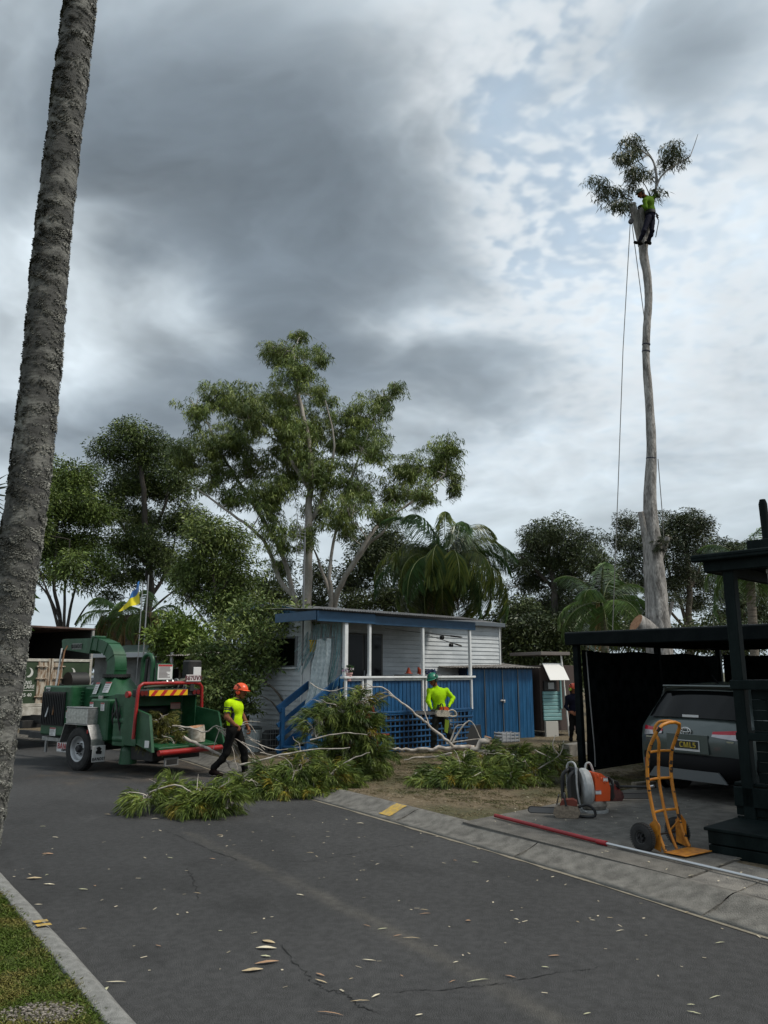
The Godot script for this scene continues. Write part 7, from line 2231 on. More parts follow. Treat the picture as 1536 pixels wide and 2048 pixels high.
func make_people() -> void:
	rng.seed = 60
	var yellow = Color(0.56, 0.86, 0.015)
	var navy = Color(0.012, 0.014, 0.025)
	var black = Color(0.012, 0.012, 0.014)
	var skin = Color(0.24, 0.105, 0.06)
	# the worker dragging a branch towards the chipper
	var z = -14.75
	var b = zp(462, 1553, z)
	b.y = 0.02
	var J = func(u: float, v: float, dz := 0.0) -> Vector3: return zp(u, v, z + dz) - b
	var j = {"pelvis": J.call(468, 1457), "waist": J.call(469, 1440), "chest": J.call(470, 1415), "neck": J.call(475, 1399), "head": J.call(481, 1384), "look": Vector3(0.95, -0.12, 0.25),
		"shl": J.call(474, 1406, -0.19), "ell": J.call(486, 1434, -0.24), "wrl": J.call(496, 1455, -0.16), "hdl": Vector3(0.5, -0.8, 0.2), "cul": Vector3(-0.8, -0.4, 0.2),
		"shr": J.call(457, 1407, 0.19), "elr": J.call(453, 1434, 0.24), "wrr": J.call(470, 1450, 0.26), "hdr": Vector3(0.85, -0.3, 0.1), "cur": Vector3(-0.2, -0.9, 0.1),
		"hipl": J.call(474, 1462, -0.10), "knl": J.call(488, 1503, -0.12), "anl": J.call(490, 1545, -0.14), "toel": Vector3(0.95, 0, 0.2),
		"hipr": J.call(463, 1462, 0.10), "knr": J.call(452, 1507, 0.12), "anr": J.call(427, 1541, 0.12), "toer": Vector3(0.9, -0.25, 0.2), "grip": 1.1}
	var p1 = person("worker in orange helmet and yellow short-sleeved shirt dragging a branch", b, j, {"skin": skin, "shirt": yellow, "pants": black, "boot": Color(0.012, 0.011, 0.010), "glove": skin, "hair": Color(0.02, 0.015, 0.012), "long": false, "helmet": Color(0.72, 0.085, 0.02), "muff": Color(0.70, 0.07, 0.02)})
	var trim = flat("shirt_navy", lin(0.012, 0.014, 0.03), 0.8)
	var sr: Vector3 = j.shr
	var er: Vector3 = j.elr
	for k in 2:
		var c = sr.lerp(er, 0.30 + k * 0.14)
		obj("sleeve_stripe", cyl(0.066 - k * 0.004, 0.016, c, er - sr, 16), trim, p1)
	obj("sleeve_cuff", cyl(0.060, 0.02, sr.lerp(er, 0.62), er - sr, 16), trim, p1)
	Tb("side_panel", [j.shr + Vector3(0.06, -0.06, 0.06), j.chest + Vector3(0.0, -0.06, 0.142), j.waist + Vector3(-0.02, 0.0, 0.137), j.pelvis + Vector3(-0.02, 0.06, 0.13)], [0.012, 0.035, 0.04, 0.035], trim, p1, 8)
	var cr = []
	for k in 13: cr.append(j.neck + Vector3(cos(TAU * k / 12.0) * 0.066, -0.02 + 0.015 * sin(TAU * k / 12.0), sin(TAU * k / 12.0) * 0.066))
	Tb("collar", cr, 0.018, trim, p1, 8)
	# the worker with a chainsaw before the porch
	z = -18.0
	var b2 = zp(878, 1345, z)
	b2.y = 0.1
	var K = func(u: float, v: float, dz := 0.0) -> Vector3: return zp(u, v, z + dz) - b2
	var lime = Color(0.40, 0.72, 0.015)
	var j2 = {"pelvis": K.call(880, 1429), "waist": K.call(879, 1415), "chest": K.call(876, 1391), "neck": K.call(871, 1373, 0.02), "head": K.call(866, 1360, 0.06), "look": Vector3(-0.62, -0.30, 0.72),
		"shr": K.call(860, 1382, 0.06), "elr": K.call(856, 1402, 0.14), "wrr": K.call(864, 1419, 0.26), "hdr": Vector3(0.5, -0.7, 0.4), "cur": Vector3(0.5, -0.3, -0.6),
		"shl": K.call(893, 1382, -0.02), "ell": K.call(906, 1397, 0.02), "wrl": K.call(897, 1414, 0.20), "hdl": Vector3(-0.3, -0.8, 0.4), "cul": Vector3(-0.7, 0.1, -0.4),
		"hipr": K.call(873, 1435, 0.02), "knr": K.call(868, 1468, 0.12), "anr": K.call(866, 1496, 0.05), "toer": Vector3(-0.5, 0, 0.85),
		"hipl": K.call(888, 1435, 0.0), "knl": K.call(898, 1466, 0.10), "anl": K.call(907, 1494, 0.0), "toel": Vector3(0.2, 0, 0.95), "grip": 1.15}
	var dkg = Color(0.030, 0.033, 0.030)
	var p2 = person("worker in green helmet and lime long-sleeved shirt holding a chainsaw", b2, j2, {"skin": skin, "shirt": lime, "pants": dkg, "boot": Color(0.02, 0.016, 0.012), "glove": Color(0.06, 0.065, 0.055), "hair": Color(0.02, 0.015, 0.012), "long": true, "helmet": Color(0.015, 0.16, 0.10), "muff": Color(0.02, 0.05, 0.04)})
	Pr("trouser_patch", [Vector2(-0.05, -0.14), Vector2(0.02, -0.18), Vector2(0.07, 0.1), Vector2(-0.03, 0.12)], 0.02, Transform3D(Basis(), K.call(893, 1450, 0.165)), flat("patch_lime", Color(0.25, 0.36, 0.03).linear_to_srgb(), 0.8), p2)
	chainsaw("chainsaw", "orange and cream chainsaw held by the worker in the green helmet", Transform3D(Basis(Vector3.UP, -2.9) * Basis(Vector3(0, 0, 1), 0.05), zp(884, 1433, z + 0.36)), Color(0.62, 0.10, 0.02), Color(0.46, 0.42, 0.34))
	# the climber at the top of the bare trunk
	z = -20.0
	var b3 = zp(1294, 488, z + 0.3)
	var Q = func(u: float, v: float, dz := 0.3) -> Vector3: return zp(u, v, z + dz) - b3
	var j3 = {"pelvis": Q.call(1300, 432), "waist": Q.call(1300, 422), "chest": Q.call(1298, 405), "neck": Q.call(1292, 394), "head": Q.call(1282, 388), "look": Vector3(-0.85, -0.45, 0.3),
		"shl": Q.call(1306, 396, 0.12), "ell": Q.call(1314, 390, 0.15), "wrl": Q.call(1312, 385, 0.2), "hdl": Vector3(-0.2, 0.9, -0.2), "cul": Vector3(-0.7, 0, -0.5),
		"shr": Q.call(1290, 401, 0.46), "elr": Q.call(1292, 416, 0.55), "wrr": Q.call(1284, 412, 0.45), "hdr": Vector3(-0.8, 0.1, -0.4), "cur": Vector3(0, -0.3, -0.9),
		"hipl": Q.call(1304, 436, 0.2), "knl": Q.call(1304, 462, 0.32), "anl": Q.call(1298, 484, 0.18), "toel": Vector3(-0.7, 0, 0.4),
		"hipr": Q.call(1297, 436, 0.4), "knr": Q.call(1288, 462, 0.5), "anr": Q.call(1280, 484, 0.36), "toer": Vector3(-0.95, 0.1, 0.2), "grip": 1.1}
	var p3 = person("climber in a dark helmet and lime vest roped at the top of the bare trunk", b3, j3, {"skin": skin, "shirt": Color(0.10, 0.19, 0.016), "pants": Color(0.016, 0.018, 0.03), "boot": black, "glove": black, "hair": black, "long": true, "helmet": Color(0.02, 0.045, 0.025), "muff": black}, 0.95)
	obj("harness_belt", cyl(0.152, 0.09, j3.waist + Vector3(0, -0.11, 0), Vector3.UP, 20), flat("harness_black", lin(0.012, 0.012, 0.014), 0.7), p3)
	for k in 3: Tb("harness_tool", [Q.call(1312, 426 + k * 3, 0.3), Q.call(1317, 432 + k * 4, 0.3)], 0.014, flat("harness_black", Color.WHITE), p3, 6)
	var lp = []
	for k in 17: lp.append(Q.call(1314.5 + cos(TAU * k / 16.0) * 3.2, 458 - sin(TAU * k / 16.0 + PI / 2) * 17, 0.3))
	Tb("coiled_rope", lp, 0.012, flat("rope_grey", Color.WHITE), p3, 6)
	# the bystander half behind the carport post
	z = -20.8
	var b4 = zp(1152, 1345, z)
	b4.y = 0.1
	var R = func(u: float, v: float, dz := 0.0) -> Vector3: return zp(u, v, z + dz) - b4
	var j4 = {"pelvis": R.call(1149, 1431), "waist": R.call(1148, 1418), "chest": R.call(1147, 1400), "neck": R.call(1147, 1388), "head": R.call(1146, 1378), "look": Vector3(0.5, -0.25, 0.8),
		"shl": R.call(1160, 1395), "ell": R.call(1164, 1413), "wrl": R.call(1158, 1424, 0.2), "hdl": Vector3(-0.5, -0.2, 0.5), "cul": Vector3(-0.5, -0.5, -0.3),
		"shr": R.call(1135, 1395), "elr": R.call(1132, 1413), "wrr": R.call(1140, 1424, 0.2), "hdr": Vector3(0.5, -0.2, 0.5), "cur": Vector3(0.5, -0.5, -0.3),
		"hipl": R.call(1155, 1436), "knl": R.call(1156, 1460, 0.05), "anl": R.call(1157, 1482), "toel": Vector3(0.2, 0, 1), "hipr": R.call(1144, 1436), "knr": R.call(1143, 1460, 0.05), "anr": R.call(1142, 1482), "toer": Vector3(-0.2, 0, 1), "grip": 0.6}
	for q in ["anl", "anr"]: j4[q] = Vector3(j4[q].x, 0.085, j4[q].z)
	person("worker in dark clothes and orange helmet standing behind the carport post", b4, j4, {"skin": skin, "shirt": navy, "pants": black, "boot": black, "glove": skin, "hair": black, "long": true, "helmet": Color(0.50, 0.06, 0.02), "muff": Color(0.45, 0.55, 0.05)}, 0.88)
func chainsaw(called: String, label: String, xf: Transform3D, top: Color, low: Color, bar := 0.42) -> Node3D:
	var t = thing(called, label, "chainsaw", xf.origin)
	t.basis = xf.basis
	var tm = flat("saw_top_%s" % top.to_html(), top.linear_to_srgb(), 0.45)
	var lm = surf("saw_low_%s" % low.to_html(), low * 0.6, low * 1.15, 0.15, {"rough": 0.6, "contrast": 2.2})
	var bk = flat("saw_black", lin(0.012, 0.012, 0.013), 0.6)
	# x towards the bar tip, y up
	var g = Geo.new()
	g.prism(PackedVector2Array([Vector2(-0.13, 0.0), Vector2(0.13, 0.0), Vector2(0.16, 0.05), Vector2(0.14, 0.12), Vector2(0.02, 0.15), Vector2(-0.13, 0.13), Vector2(-0.16, 0.06)]), 0.16)
	obj("crankcase", g, lm, t)
	var c = Geo.new()
	c.xf = Transform3D(Basis(), Vector3(0, 0.14, 0))
	c.prism(PackedVector2Array([Vector2(-0.13, 0.0), Vector2(0.08, 0.0), Vector2(0.05, 0.06), Vector2(-0.08, 0.075), Vector2(-0.13, 0.05)]), 0.13)
	obj("engine_cover", c, tm, t)
	Tb("rear_handle", smooth([Vector3(-0.14, 0.12, 0), Vector3(-0.24, 0.15, 0), Vector3(-0.32, 0.10, 0), Vector3(-0.33, 0.03, 0), Vector3(-0.25, 0.01, 0), Vector3(-0.14, 0.02, 0)], 4), 0.017, lm if top.r > 0.5 else bk, t, 8)
	Tb("front_handle", smooth([Vector3(-0.02, 0.02, 0.09), Vector3(0.0, 0.15, 0.11), Vector3(0.02, 0.25, 0.08), Vector3(0.02, 0.27, 0.0), Vector3(0.02, 0.25, -0.08), Vector3(0.0, 0.14, -0.1)], 4), 0.013, bk, t, 8)
	var hg = Geo.new()
	hg.xf = Transform3D(Basis(Vector3(0, 0, 1), 0.25), Vector3(0.10, 0.20, 0))
	hg.box(Vector3.ZERO, Vector3(0.015, 0.11, 0.15), 0.005)
	obj("hand_guard", hg, bk, t)
	var poly = [Vector2(0.10, -0.032)]
	for k in 9: poly.append(Vector2(0.12 + bar, 0) + Vector2(cos(-PI / 2 + PI * k / 8.0), sin(-PI / 2 + PI * k / 8.0)) * 0.032)
	poly.append(Vector2(0.10, 0.032))
	Pr("guide_bar", poly, 0.006, Transform3D(Basis(), Vector3(0.03, 0.06, 0.05)), flat("bar_steel", lin(0.22, 0.22, 0.22), 0.4, 0.7), t)
	var ch = []
	ch.append(Vector3(0.12, 0.027, 0.05))
	for k in 9: ch.append(Vector3(0.15 + bar, 0.06, 0.05) + Vector3(cos(-PI / 2 + PI * k / 8.0), sin(-PI / 2 + PI * k / 8.0), 0) * 0.036)
	ch.append(Vector3(0.12, 0.095, 0.05))
	Tb("chain", ch, 0.006, bk, t, 5)
	obj("starter_cover", cyl(0.055, 0.02, Vector3(-0.03, 0.07, 0.08), Vector3(0, 0, 1), 18), bk, t)
	return t

# ---- felled branches, tools, bins, litter, grass
func felled(label: String, z: float, limbs: Array, lobes: Array, cols: Array, group := "", at := Vector2.ZERO) -> Node3D:
	var b = zp(lobes[0][0], 1345, z) if at == Vector2.ZERO else zp(at.x, 1345, z)
	b.y = 0.0
	var t = thing("felled_branch", label, "branch", b, 0.0, group)
	var bark = surf("branch_bark", Color(0.20, 0.17, 0.145), Color(0.62, 0.57, 0.51), 0.5, {"rough": 0.85, "contrast": 1.8, "stretch": Vector3(1, 1, 1)})
	for lb in limbs:
		var pts = []
		for i in range(1, lb.size()):
			pts.append(zp(lb[i][0], lb[i][1], z + (lb[i][2] if lb[i].size() > 2 else 0.0)) - b)
		var sm = smooth(pts, 4)
		for i in range(1, sm.size() - 1): sm[i] += rball() * lb[0] * 0.7
		Tb("limb", sm, taper(sm.size(), lb[0], maxf(lb[0] * 0.35, 0.005)), bark, t, 7)
		if lb[0] > 0.022:
			var dd: Vector3 = (sm[0] - sm[1]).normalized()
			obj("cut_end", cyl(lb[0] * 0.98, 0.006, sm[0] - dd * 0.002, dd, 10), M["cut_wood"], t)
	var xfs = []
	var cs = []
	var tw = Geo.new()
	for lo in lobes:
		var dz: float = lo[5] if lo.size() > 5 else 0.0
		var c = zp(lo[0], lo[1], z + dz) - b
		var k = -(z + dz) / FPX
		var rx: float = lo[2] * k
		var ry: float = lo[3] * k
		for i in 7:
			var e = c + rball() * Vector3(rx, ry, rx) * 0.9
			var w = wander(c + Vector3(rr(-0.3, 0.3) * rx, -ry * 0.5, rr(-0.2, 0.2)), e, 0.15, 0.12, 4)
			tw.tube(w, taper(w.size(), 0.011, 0.004), 5, false)
		for i in int(lo[4] * 0.75):
			var p = rball()
			p = p.normalized() * pow(p.length(), 0.45)
			if p.y < -0.4: p.y = -p.y
			var pos = c + p * Vector3(rx, ry, maxf(rx * 0.7, 0.25)) * 0.85
			pos.y = maxf(pos.y, 0.09 + (0.11 if z + dz < -12.0 and lo[0] > 700 else 0.0))
			var out = (p * Vector3(1, 0.55, 1) + Vector3(0, rr(-0.25, 0.25), 0) + rball() * 0.5).normalized()
			var zz = out.cross(Vector3.UP).normalized()
			var bs = Basis(out, zz.cross(out), zz)
			xfs.append(Transform3D(bs.scaled(Vector3.ONE * rr(0.62, 1.0)), pos))
			var q: Color = cols[0].lerp(cols[1], pow(rr(0, 1), 1.4)) * rr(0.8, 1.2)
			if rng.randf() < 0.07: q = Color(0.24, 0.20, 0.035)
			cs.append(q * 1.45)
	if lobes.size() > 3:               # bare pale twigs sticking out of the heap
		for i in lobes.size() * 2:
			var lo: Array = lobes[i % lobes.size()]
			var dz: float = lo[5] if lo.size() > 5 else 0.0
			var c = zp(lo[0], lo[1], z + dz) - b
			var k = -(z + dz) / FPX
			var dir = Vector3(rr(-1, 1), rr(0.05, 0.7), rr(-0.5, 0.8)).normalized()
			var e: Vector3 = c + dir * lo[2] * k * rr(0.9, 1.7)
			var w = wander(c - dir * 0.1, e, 0.12, 0.09, 5)
			Tb("bare_twig", w, taper(w.size(), rr(0.008, 0.014), 0.003), bark, t, 5)
	if tw.v.size(): obj("twigs", tw, bark, t).set_meta("kind", "stuff")
	if xfs.size():
		var o = multi("foliage", clump("cut"), xfs, cs, t)
		o.set_meta("kind", "stuff")
	return t
func make_branches() -> void:
	rng.seed = 70
	var gr = [Color(0.070, 0.115, 0.030), Color(0.215, 0.270, 0.070)]
	var dkr = [Color(0.055, 0.092, 0.027), Color(0.175, 0.225, 0.060)]
	felled("small leafy branch lying alone on the asphalt", -11.0, [[0.012, [300, 1585], [350, 1570], [400, 1590], [440, 1580]]], [[300, 1602, 34, 20, 38], [345, 1592, 34, 22, 38, -0.3], [385, 1618, 40, 20, 50, 0.25], [430, 1612, 36, 24, 46, 0.2], [400, 1585, 30, 16, 22, -0.3], [455, 1602, 16, 22, 14, 0.2]], gr)
	felled("broad heap of leafy branch spilling over the kerb", -12.6, [[0.018, [480, 1530], [540, 1515], [620, 1500], [700, 1495]], [0.014, [560, 1560], [600, 1540], [650, 1560]], [0.016, [640, 1590, 0.2], [660, 1550], [700, 1520], [740, 1505]], [0.012, [620, 1480], [660, 1470], [700, 1466], [735, 1470]]],
		[[490, 1574, 30, 22, 44], [540, 1564, 40, 26, 66], [592, 1556, 42, 32, 76], [520, 1592, 44, 24, 60, 0.3], [570, 1590, 44, 26, 70, 0.3], [625, 1580, 40, 32, 70, 0.1], [660, 1560, 40, 30, 60], [605, 1520, 34, 18, 26, -0.4], [480, 1590, 20, 20, 22, 0.3], [640, 1604, 26, 12, 20, 0.3], [690, 1608, 22, 9, 16, 0.1], [712, 1614, 10, 7, 6, 0.1], [670, 1590, 26, 16, 22, 0.1]], gr)
	felled("tall mound of drooping leafy branch before the porch stairs", -13.6, [[0.022, [700, 1590], [690, 1520], [675, 1450], [660, 1410]], [0.014, [690, 1510], [720, 1460], [745, 1430]], [0.012, [680, 1470], [640, 1440], [615, 1450]], [0.010, [620, 1366], [640, 1378], [665, 1382], [690, 1376], [720, 1380]], [0.014, [590, 1492], [615, 1485], [650, 1490], [700, 1478]]],
		[[680, 1425, 44, 26, 62], [640, 1440, 28, 18, 26, 0.2], [720, 1440, 36, 30, 56], [690, 1465, 50, 34, 84], [735, 1475, 26, 34, 46], [700, 1510, 44, 34, 74], [740, 1520, 30, 34, 50], [690, 1550, 44, 30, 66, 0.1], [728, 1558, 28, 26, 40, 0.1], [630, 1465, 22, 14, 18, 0.2], [650, 1500, 26, 20, 26], [720, 1405, 26, 12, 14]], dkr)
	felled("arching bare pale branch reaching over the leafy mound", -14.6, [[0.030, [905, 1492], [883, 1472], [860, 1453], [832, 1429], [795, 1399], [769, 1393], [737, 1417]], [0.016, [795, 1399], [770, 1378], [745, 1374], [700, 1386], [660, 1404]], [0.012, [785, 1396], [775, 1385], [755, 1390], [738, 1398]], [0.012, [858, 1452, 0.1], [850, 1425], [846, 1412]], [0.008, [748, 1376], [735, 1368], [722, 1372]]], [[732, 1390, 16, 14, 10], [738, 1405, 10, 12, 6]], dkr, "", Vector2(900, 0))
	felled("pale bare log lying along the foot of the porch lattice", -15.6, [[0.048, [948, 1496], [900, 1494], [860, 1500], [829, 1499], [797, 1500], [766, 1495], [745, 1503]], [0.03, [905, 1508, 0.2], [872, 1512], [829, 1515], [808, 1521]], [0.014, [893, 1487], [940, 1480], [975, 1477]]], [[760, 1512, 30, 10, 16, 0.2]], dkr, "", Vector2(850, 0))
	felled("forked thick branch with a sawn end on the dry verge", -13.8, [[0.065, [976, 1474], [955, 1494], [925, 1512]], [0.035, [940, 1494], [963, 1503], [992, 1502], [1012, 1503], [1018, 1520], [1004, 1532], [1024, 1548], [1025, 1566]], [0.018, [905, 1486], [926, 1452], [943, 1444], [962, 1478]], [0.016, [900, 1484], [912, 1455], [930, 1449]], [0.016, [955, 1568], [970, 1545], [985, 1530], [992, 1506]], [0.014, [1005, 1530], [990, 1540], [982, 1548]], [0.012, [1015, 1520], [1022, 1535], [1010, 1552]], [0.014, [930, 1510], [950, 1525], [970, 1500], [960, 1478]]], [[960, 1512, 40, 14, 24], [1010, 1505, 36, 18, 26, -0.3]], dkr, "", Vector2(960, 0))
	felled("wide heap of green leafy branch on the dry verge", -12.9, [[0.016, [830, 1548], [860, 1540], [900, 1545]], [0.014, [1060, 1545], [1090, 1530], [1120, 1508], [1128, 1480]], [0.010, [1118, 1510], [1105, 1490], [1112, 1470]], [0.012, [1070, 1500], [1100, 1515], [1125, 1530]]],
		[[886, 1556, 32, 22, 48], [925, 1548, 40, 24, 54, -0.3], [930, 1570, 44, 24, 66], [975, 1560, 44, 26, 66], [960, 1588, 40, 14, 44, 0.25], [1010, 1585, 40, 18, 52, 0.2], [905, 1588, 34, 14, 38, 0.25], [860, 1580, 22, 14, 20, 0.2], [850, 1590, 14, 9, 9, 0.2], [1040, 1525, 44, 22, 50, -0.4], [1060, 1545, 36, 18, 36, -0.1], [1095, 1530, 28, 20, 34, -0.2], [1110, 1515, 18, 16, 16, -0.3], [1080, 1560, 24, 10, 14]], gr)
	# the branch being pulled to the chipper
	felled("pale branch dragged by the worker in the orange helmet", -14.9, [[0.032, [366, 1474], [400, 1490], [432, 1506], [452, 1522], [460, 1535], [475, 1545]], [0.018, [345, 1452], [380, 1456], [410, 1464], [432, 1452], [452, 1458], [474, 1452, 0.2]], [0.012, [432, 1454], [460, 1480], [485, 1500], [505, 1520]], [0.012, [438, 1458], [475, 1475], [505, 1480], [530, 1500]], [0.010, [450, 1462], [480, 1466], [500, 1476], [520, 1484]], [0.008, [474, 1450, 0.2], [495, 1443], [520, 1444]], [0.008, [476, 1452, 0.2], [498, 1448], [512, 1466]], [0.009, [455, 1475], [448, 1495], [440, 1512]], [0.009, [465, 1490], [478, 1515], [482, 1535]], [0.008, [490, 1500], [500, 1515], [515, 1525]], [0.008, [470, 1484], [490, 1490], [510, 1510]], [0.012, [455, 1526], [470, 1520], [480, 1516]], [0.012, [445, 1458, 0.1], [462, 1488, 0.1], [470, 1520, 0.15], [476, 1540, 0.15]], [0.011, [452, 1462, 0.1], [488, 1486, 0.1], [516, 1496], [538, 1512]], [0.010, [460, 1470, 0.15], [500, 1500, 0.1], [512, 1530]], [0.010, [440, 1456, 0.1], [430, 1485, 0.1], [424, 1510, 0.1]], [0.012, [500, 1478], [520, 1490], [560, 1500], [600, 1494]], [0.010, [520, 1505], [560, 1512], [610, 1506]]], [], [], "", Vector2(430, 0))
	felled("leafy branch end hanging out of the chipper hopper", -15.1, [[0.016, [330, 1448], [350, 1452], [370, 1460]]], [[318, 1448, 20, 22, 20], [330, 1472, 30, 24, 34], [345, 1490, 24, 14, 16, 0.2], [312, 1485, 16, 20, 14, 0.1], [325, 1435, 12, 14, 8]], [Color(0.085, 0.095, 0.03), Color(0.17, 0.165, 0.05)], "", Vector2(330, 0))
func make_tools() -> void:
	rng.seed = 71
	var org = surf("truck_orange", Color(0.30, 0.10, 0.008), Color(0.58, 0.235, 0.02), 0.35, {"rough": 0.5, "contrast": 2.0})
	var rusty = surf("chip_rust", Color(0.015, 0.010, 0.008), Color(0.05, 0.03, 0.02), 0.1, {"rough": 0.9})
	var blk = flat("rubber_black", lin(0.014, 0.014, 0.014), 0.85)
	var turn = deg_to_rad(34.0)
	var at = gp(1345, 1700, 0.13)
	var t = thing("hand_truck", "orange two-wheeled hand truck standing on the driveway", "hand truck", at, turn)
	var prof = func(x: float) -> Array:
		return smooth([Vector3(x, 0.02, 0.06), Vector3(x, 0.22, -0.02), Vector3(x, 0.62, -0.09), Vector3(x, 0.90, -0.07), Vector3(x * 0.98, 1.06, 0.0), Vector3(x * 0.9, 1.16, 0.06)], 5)
	var lt: Array = prof.call(-0.19)
	var rt: Array = prof.call(0.19)
	rt.reverse()
	lt.append_array([Vector3(-0.13, 1.205, 0.085), Vector3(-0.04, 1.225, 0.095), Vector3(0.06, 1.225, 0.095), Vector3(0.14, 1.205, 0.085)])
	lt.append_array(rt)
	Tb("side_rail", lt, 0.0175, org, t, 12)
	Tb("centre_rail", smooth([Vector3(0, 0.02, 0.05), Vector3(0, 0.22, -0.03), Vector3(0, 0.62, -0.10), Vector3(0, 0.9, -0.085), Vector3(-0.03, 1.03, -0.05), Vector3(-0.05, 1.14, -0.08), Vector3(-0.02, 1.22, -0.04), Vector3(0.03, 1.235, 0.04), Vector3(0.05, 1.225, 0.09)], 5), 0.015, org, t, 10)
	for q in [[0.36, -0.055], [0.66, -0.095], [0.93, -0.07]]:
		Tb("cross_bar", smooth([Vector3(-0.19, q[0], q[1]), Vector3(0, q[0] + 0.005, q[1] - 0.012), Vector3(0.19, q[0], q[1])], 4), 0.013, org, t, 8)
	var pg = Geo.new()
	pg.bar(Vector3(0, 0.012, 0.05), Vector3(0, 0.018, 0.30), 0.42, 0.008, 0.003)
	obj("toe_plate", pg, org, t)
	for s in [-1.0, 1.0]:
		Pr("wheel_guard", [Vector2(-0.10, 0.03), Vector2(0.02, 0.0), Vector2(0.03, 0.24), Vector2(-0.02, 0.30), Vector2(-0.09, 0.24)], 0.008, Transform3D(Basis(Vector3.UP, -PI / 2), Vector3(s * 0.205, 0.01, 0.0)), org, t)
		Tb("brace", [Vector3(s * 0.16, 0.26, -0.02), Vector3(s * 0.15, 0.14, -0.13)], 0.009, org, t, 6)
		var w = wheel(t, Vector3(s * 0.275, 0.127, -0.13), 0.127, 0.075, 0.06, flat("hub_grey", lin(0.05, 0.05, 0.05), 0.6), Vector3(s, 0, 0))
	Tb("axle", [Vector3(-0.27, 0.127, -0.13), Vector3(0.27, 0.127, -0.13)], 0.009, rusty, t, 8)
	var chips = Geo.new()                        # bare metal where the paint has chipped off
	for i in 44:
		var src: Array = prof.call([-0.19, 0.19][i % 2])
		var k = rng.randi_range(0, src.size() - 2)
		if rng.randf() < 0.4 and i % 2: k = rng.randi_range(0, 14)
		var p: Vector3 = src[k].lerp(src[k + 1], rr(0, 1))
		var q: Vector3 = p + (src[k + 1] - src[k]).normalized() * rr(0.01, 0.05)
		chips.tube([p + Vector3(rr(-0.006, 0.008), 0, 0.004), q + Vector3(rr(-0.006, 0.008), 0, 0.004)], 0.0155, 7)
	obj("bare_metal_patches", chips, rusty, t)
	# pole saw lying across the driveway
	var ps = thing("pole_saw", "long red and silver pole lying across the driveway front", "pole", gp(990, 1631, 0.16))
	var a = Vector3.ZERO
	var b = gp(1213, 1687, 0.155) - ps.position
	var c = gp(1545, 1764, 0.15) - ps.position
	var dd = (c - b).normalized()
	Tb("red_tube", [a, b], 0.021, surf("pole_red", Color(0.20, 0.008, 0.012), Color(0.34, 0.015, 0.02), 0.5, {"rough": 0.4}), ps, 12)
	Tb("red_collar", [b - dd * 0.12, b], [0.024, 0.026], flat("collar_red", lin(0.3, 0.012, 0.018), 0.4), ps, 12)
	Tb("silver_tube", [b, c + dd * 0.9], 0.0145, flat("pole_silver", lin(0.55, 0.56, 0.57), 0.28, 0.85), ps, 12)
	# backpack blower
	var bp = gp(1182, 1622, 0.128)
	var bl = thing("backpack_blower", "orange and white backpack leaf blower standing on the driveway", "leaf blower", bp, 0.25)
	var wh = surf("blower_grey", Color(0.26, 0.27, 0.27), Color(0.44, 0.45, 0.45), 0.3, {"rough": 0.55})
	var orange = flat("blower_orange", lin(0.62, 0.085, 0.018), 0.4)
	var dk = flat("saw_black", Color.WHITE)
	# frame: L-shaped back plate with two carry loops
	for z in [-0.13, 0.13]:
		Tb("back_frame", smooth([Vector3(-0.24, 0.55, z), Vector3(-0.25, 0.35, z), Vector3(-0.22, 0.12, z), Vector3(-0.16, 0.02, z), Vector3(0.0, 0.018, z), Vector3(0.16, 0.02, z)], 4), 0.012, wh, bl, 8)
	Tb("carry_loop", smooth([Vector3(-0.25, 0.46, -0.13), Vector3(-0.24, 0.57, -0.10), Vector3(-0.23, 0.60, 0.0), Vector3(-0.24, 0.57, 0.10), Vector3(-0.25, 0.46, 0.13)], 4), 0.013, wh, bl, 8)
	Tb("carry_loop", smooth([Vector3(-0.07, 0.46, 0.02), Vector3(-0.05, 0.57, 0.02), Vector3(0.01, 0.58, 0.02), Vector3(0.05, 0.48, 0.02)], 4), 0.014, wh, bl, 8)
	var bpl = Geo.new()
	bpl.box(Vector3(-0.215, 0.32, 0), Vector3(0.03, 0.44, 0.26), 0.012)
	obj("back_pad", bpl, dk, bl)
	obj("fan_housing", lathe_geo([Vector2(0.10, -0.09), Vector2(0.215, -0.075), Vector2(0.235, -0.04), Vector2(0.235, 0.01), Vector2(0.2, 0.05), Vector2(0.12, 0.06)], Vector3(-0.05, 0.29, 0.0), Vector3(1, 0.06, 0.25), 30), wh, bl)
	var oc = Geo.new()
	oc.xf = Transform3D(Basis(), Vector3(0.08, 0.14, 0.02))
	oc.prism(PackedVector2Array([Vector2(-0.10, 0.0), Vector2(0.10, 0.0), Vector2(0.115, 0.16), Vector2(0.08, 0.27), Vector2(0.0, 0.33), Vector2(-0.09, 0.34)]), 0.30)
	var cov = obj("engine_cover", oc, orange, bl)
	for k in 3: Bx("cover_ridge", Vector3(0.03 + k * 0.045, 0.44 - k * 0.035, 0.10), Vector3(0.03, 0.05, 0.16), orange, cov, 0.012)
	decal(cov, Vector3(0.13, 0.40, 0.174), Vector2(0.06, 0.05), Vector3(0, 0, 1), flat("sticker_white", Color.WHITE), "sticker", 2)
	decal(cov, Vector3(0.02, 0.25, 0.174), Vector2(0.08, 0.05), Vector3(0, 0, 1), flat("sticker_white", Color.WHITE), "sticker", 2)
	obj("fuel_tank", lathe_geo([Vector2(0, 0.04), Vector2(0.15, 0.04), Vector2(0.17, 0.08), Vector2(0.15, 0.14), Vector2(0, 0.15)], Vector3(0.03, 0, 0.02), Vector3.UP, 22), surf("tank_tan", Color(0.10, 0.09, 0.075), Color(0.32, 0.29, 0.25), 0.3, {"rough": 0.5}), bl)
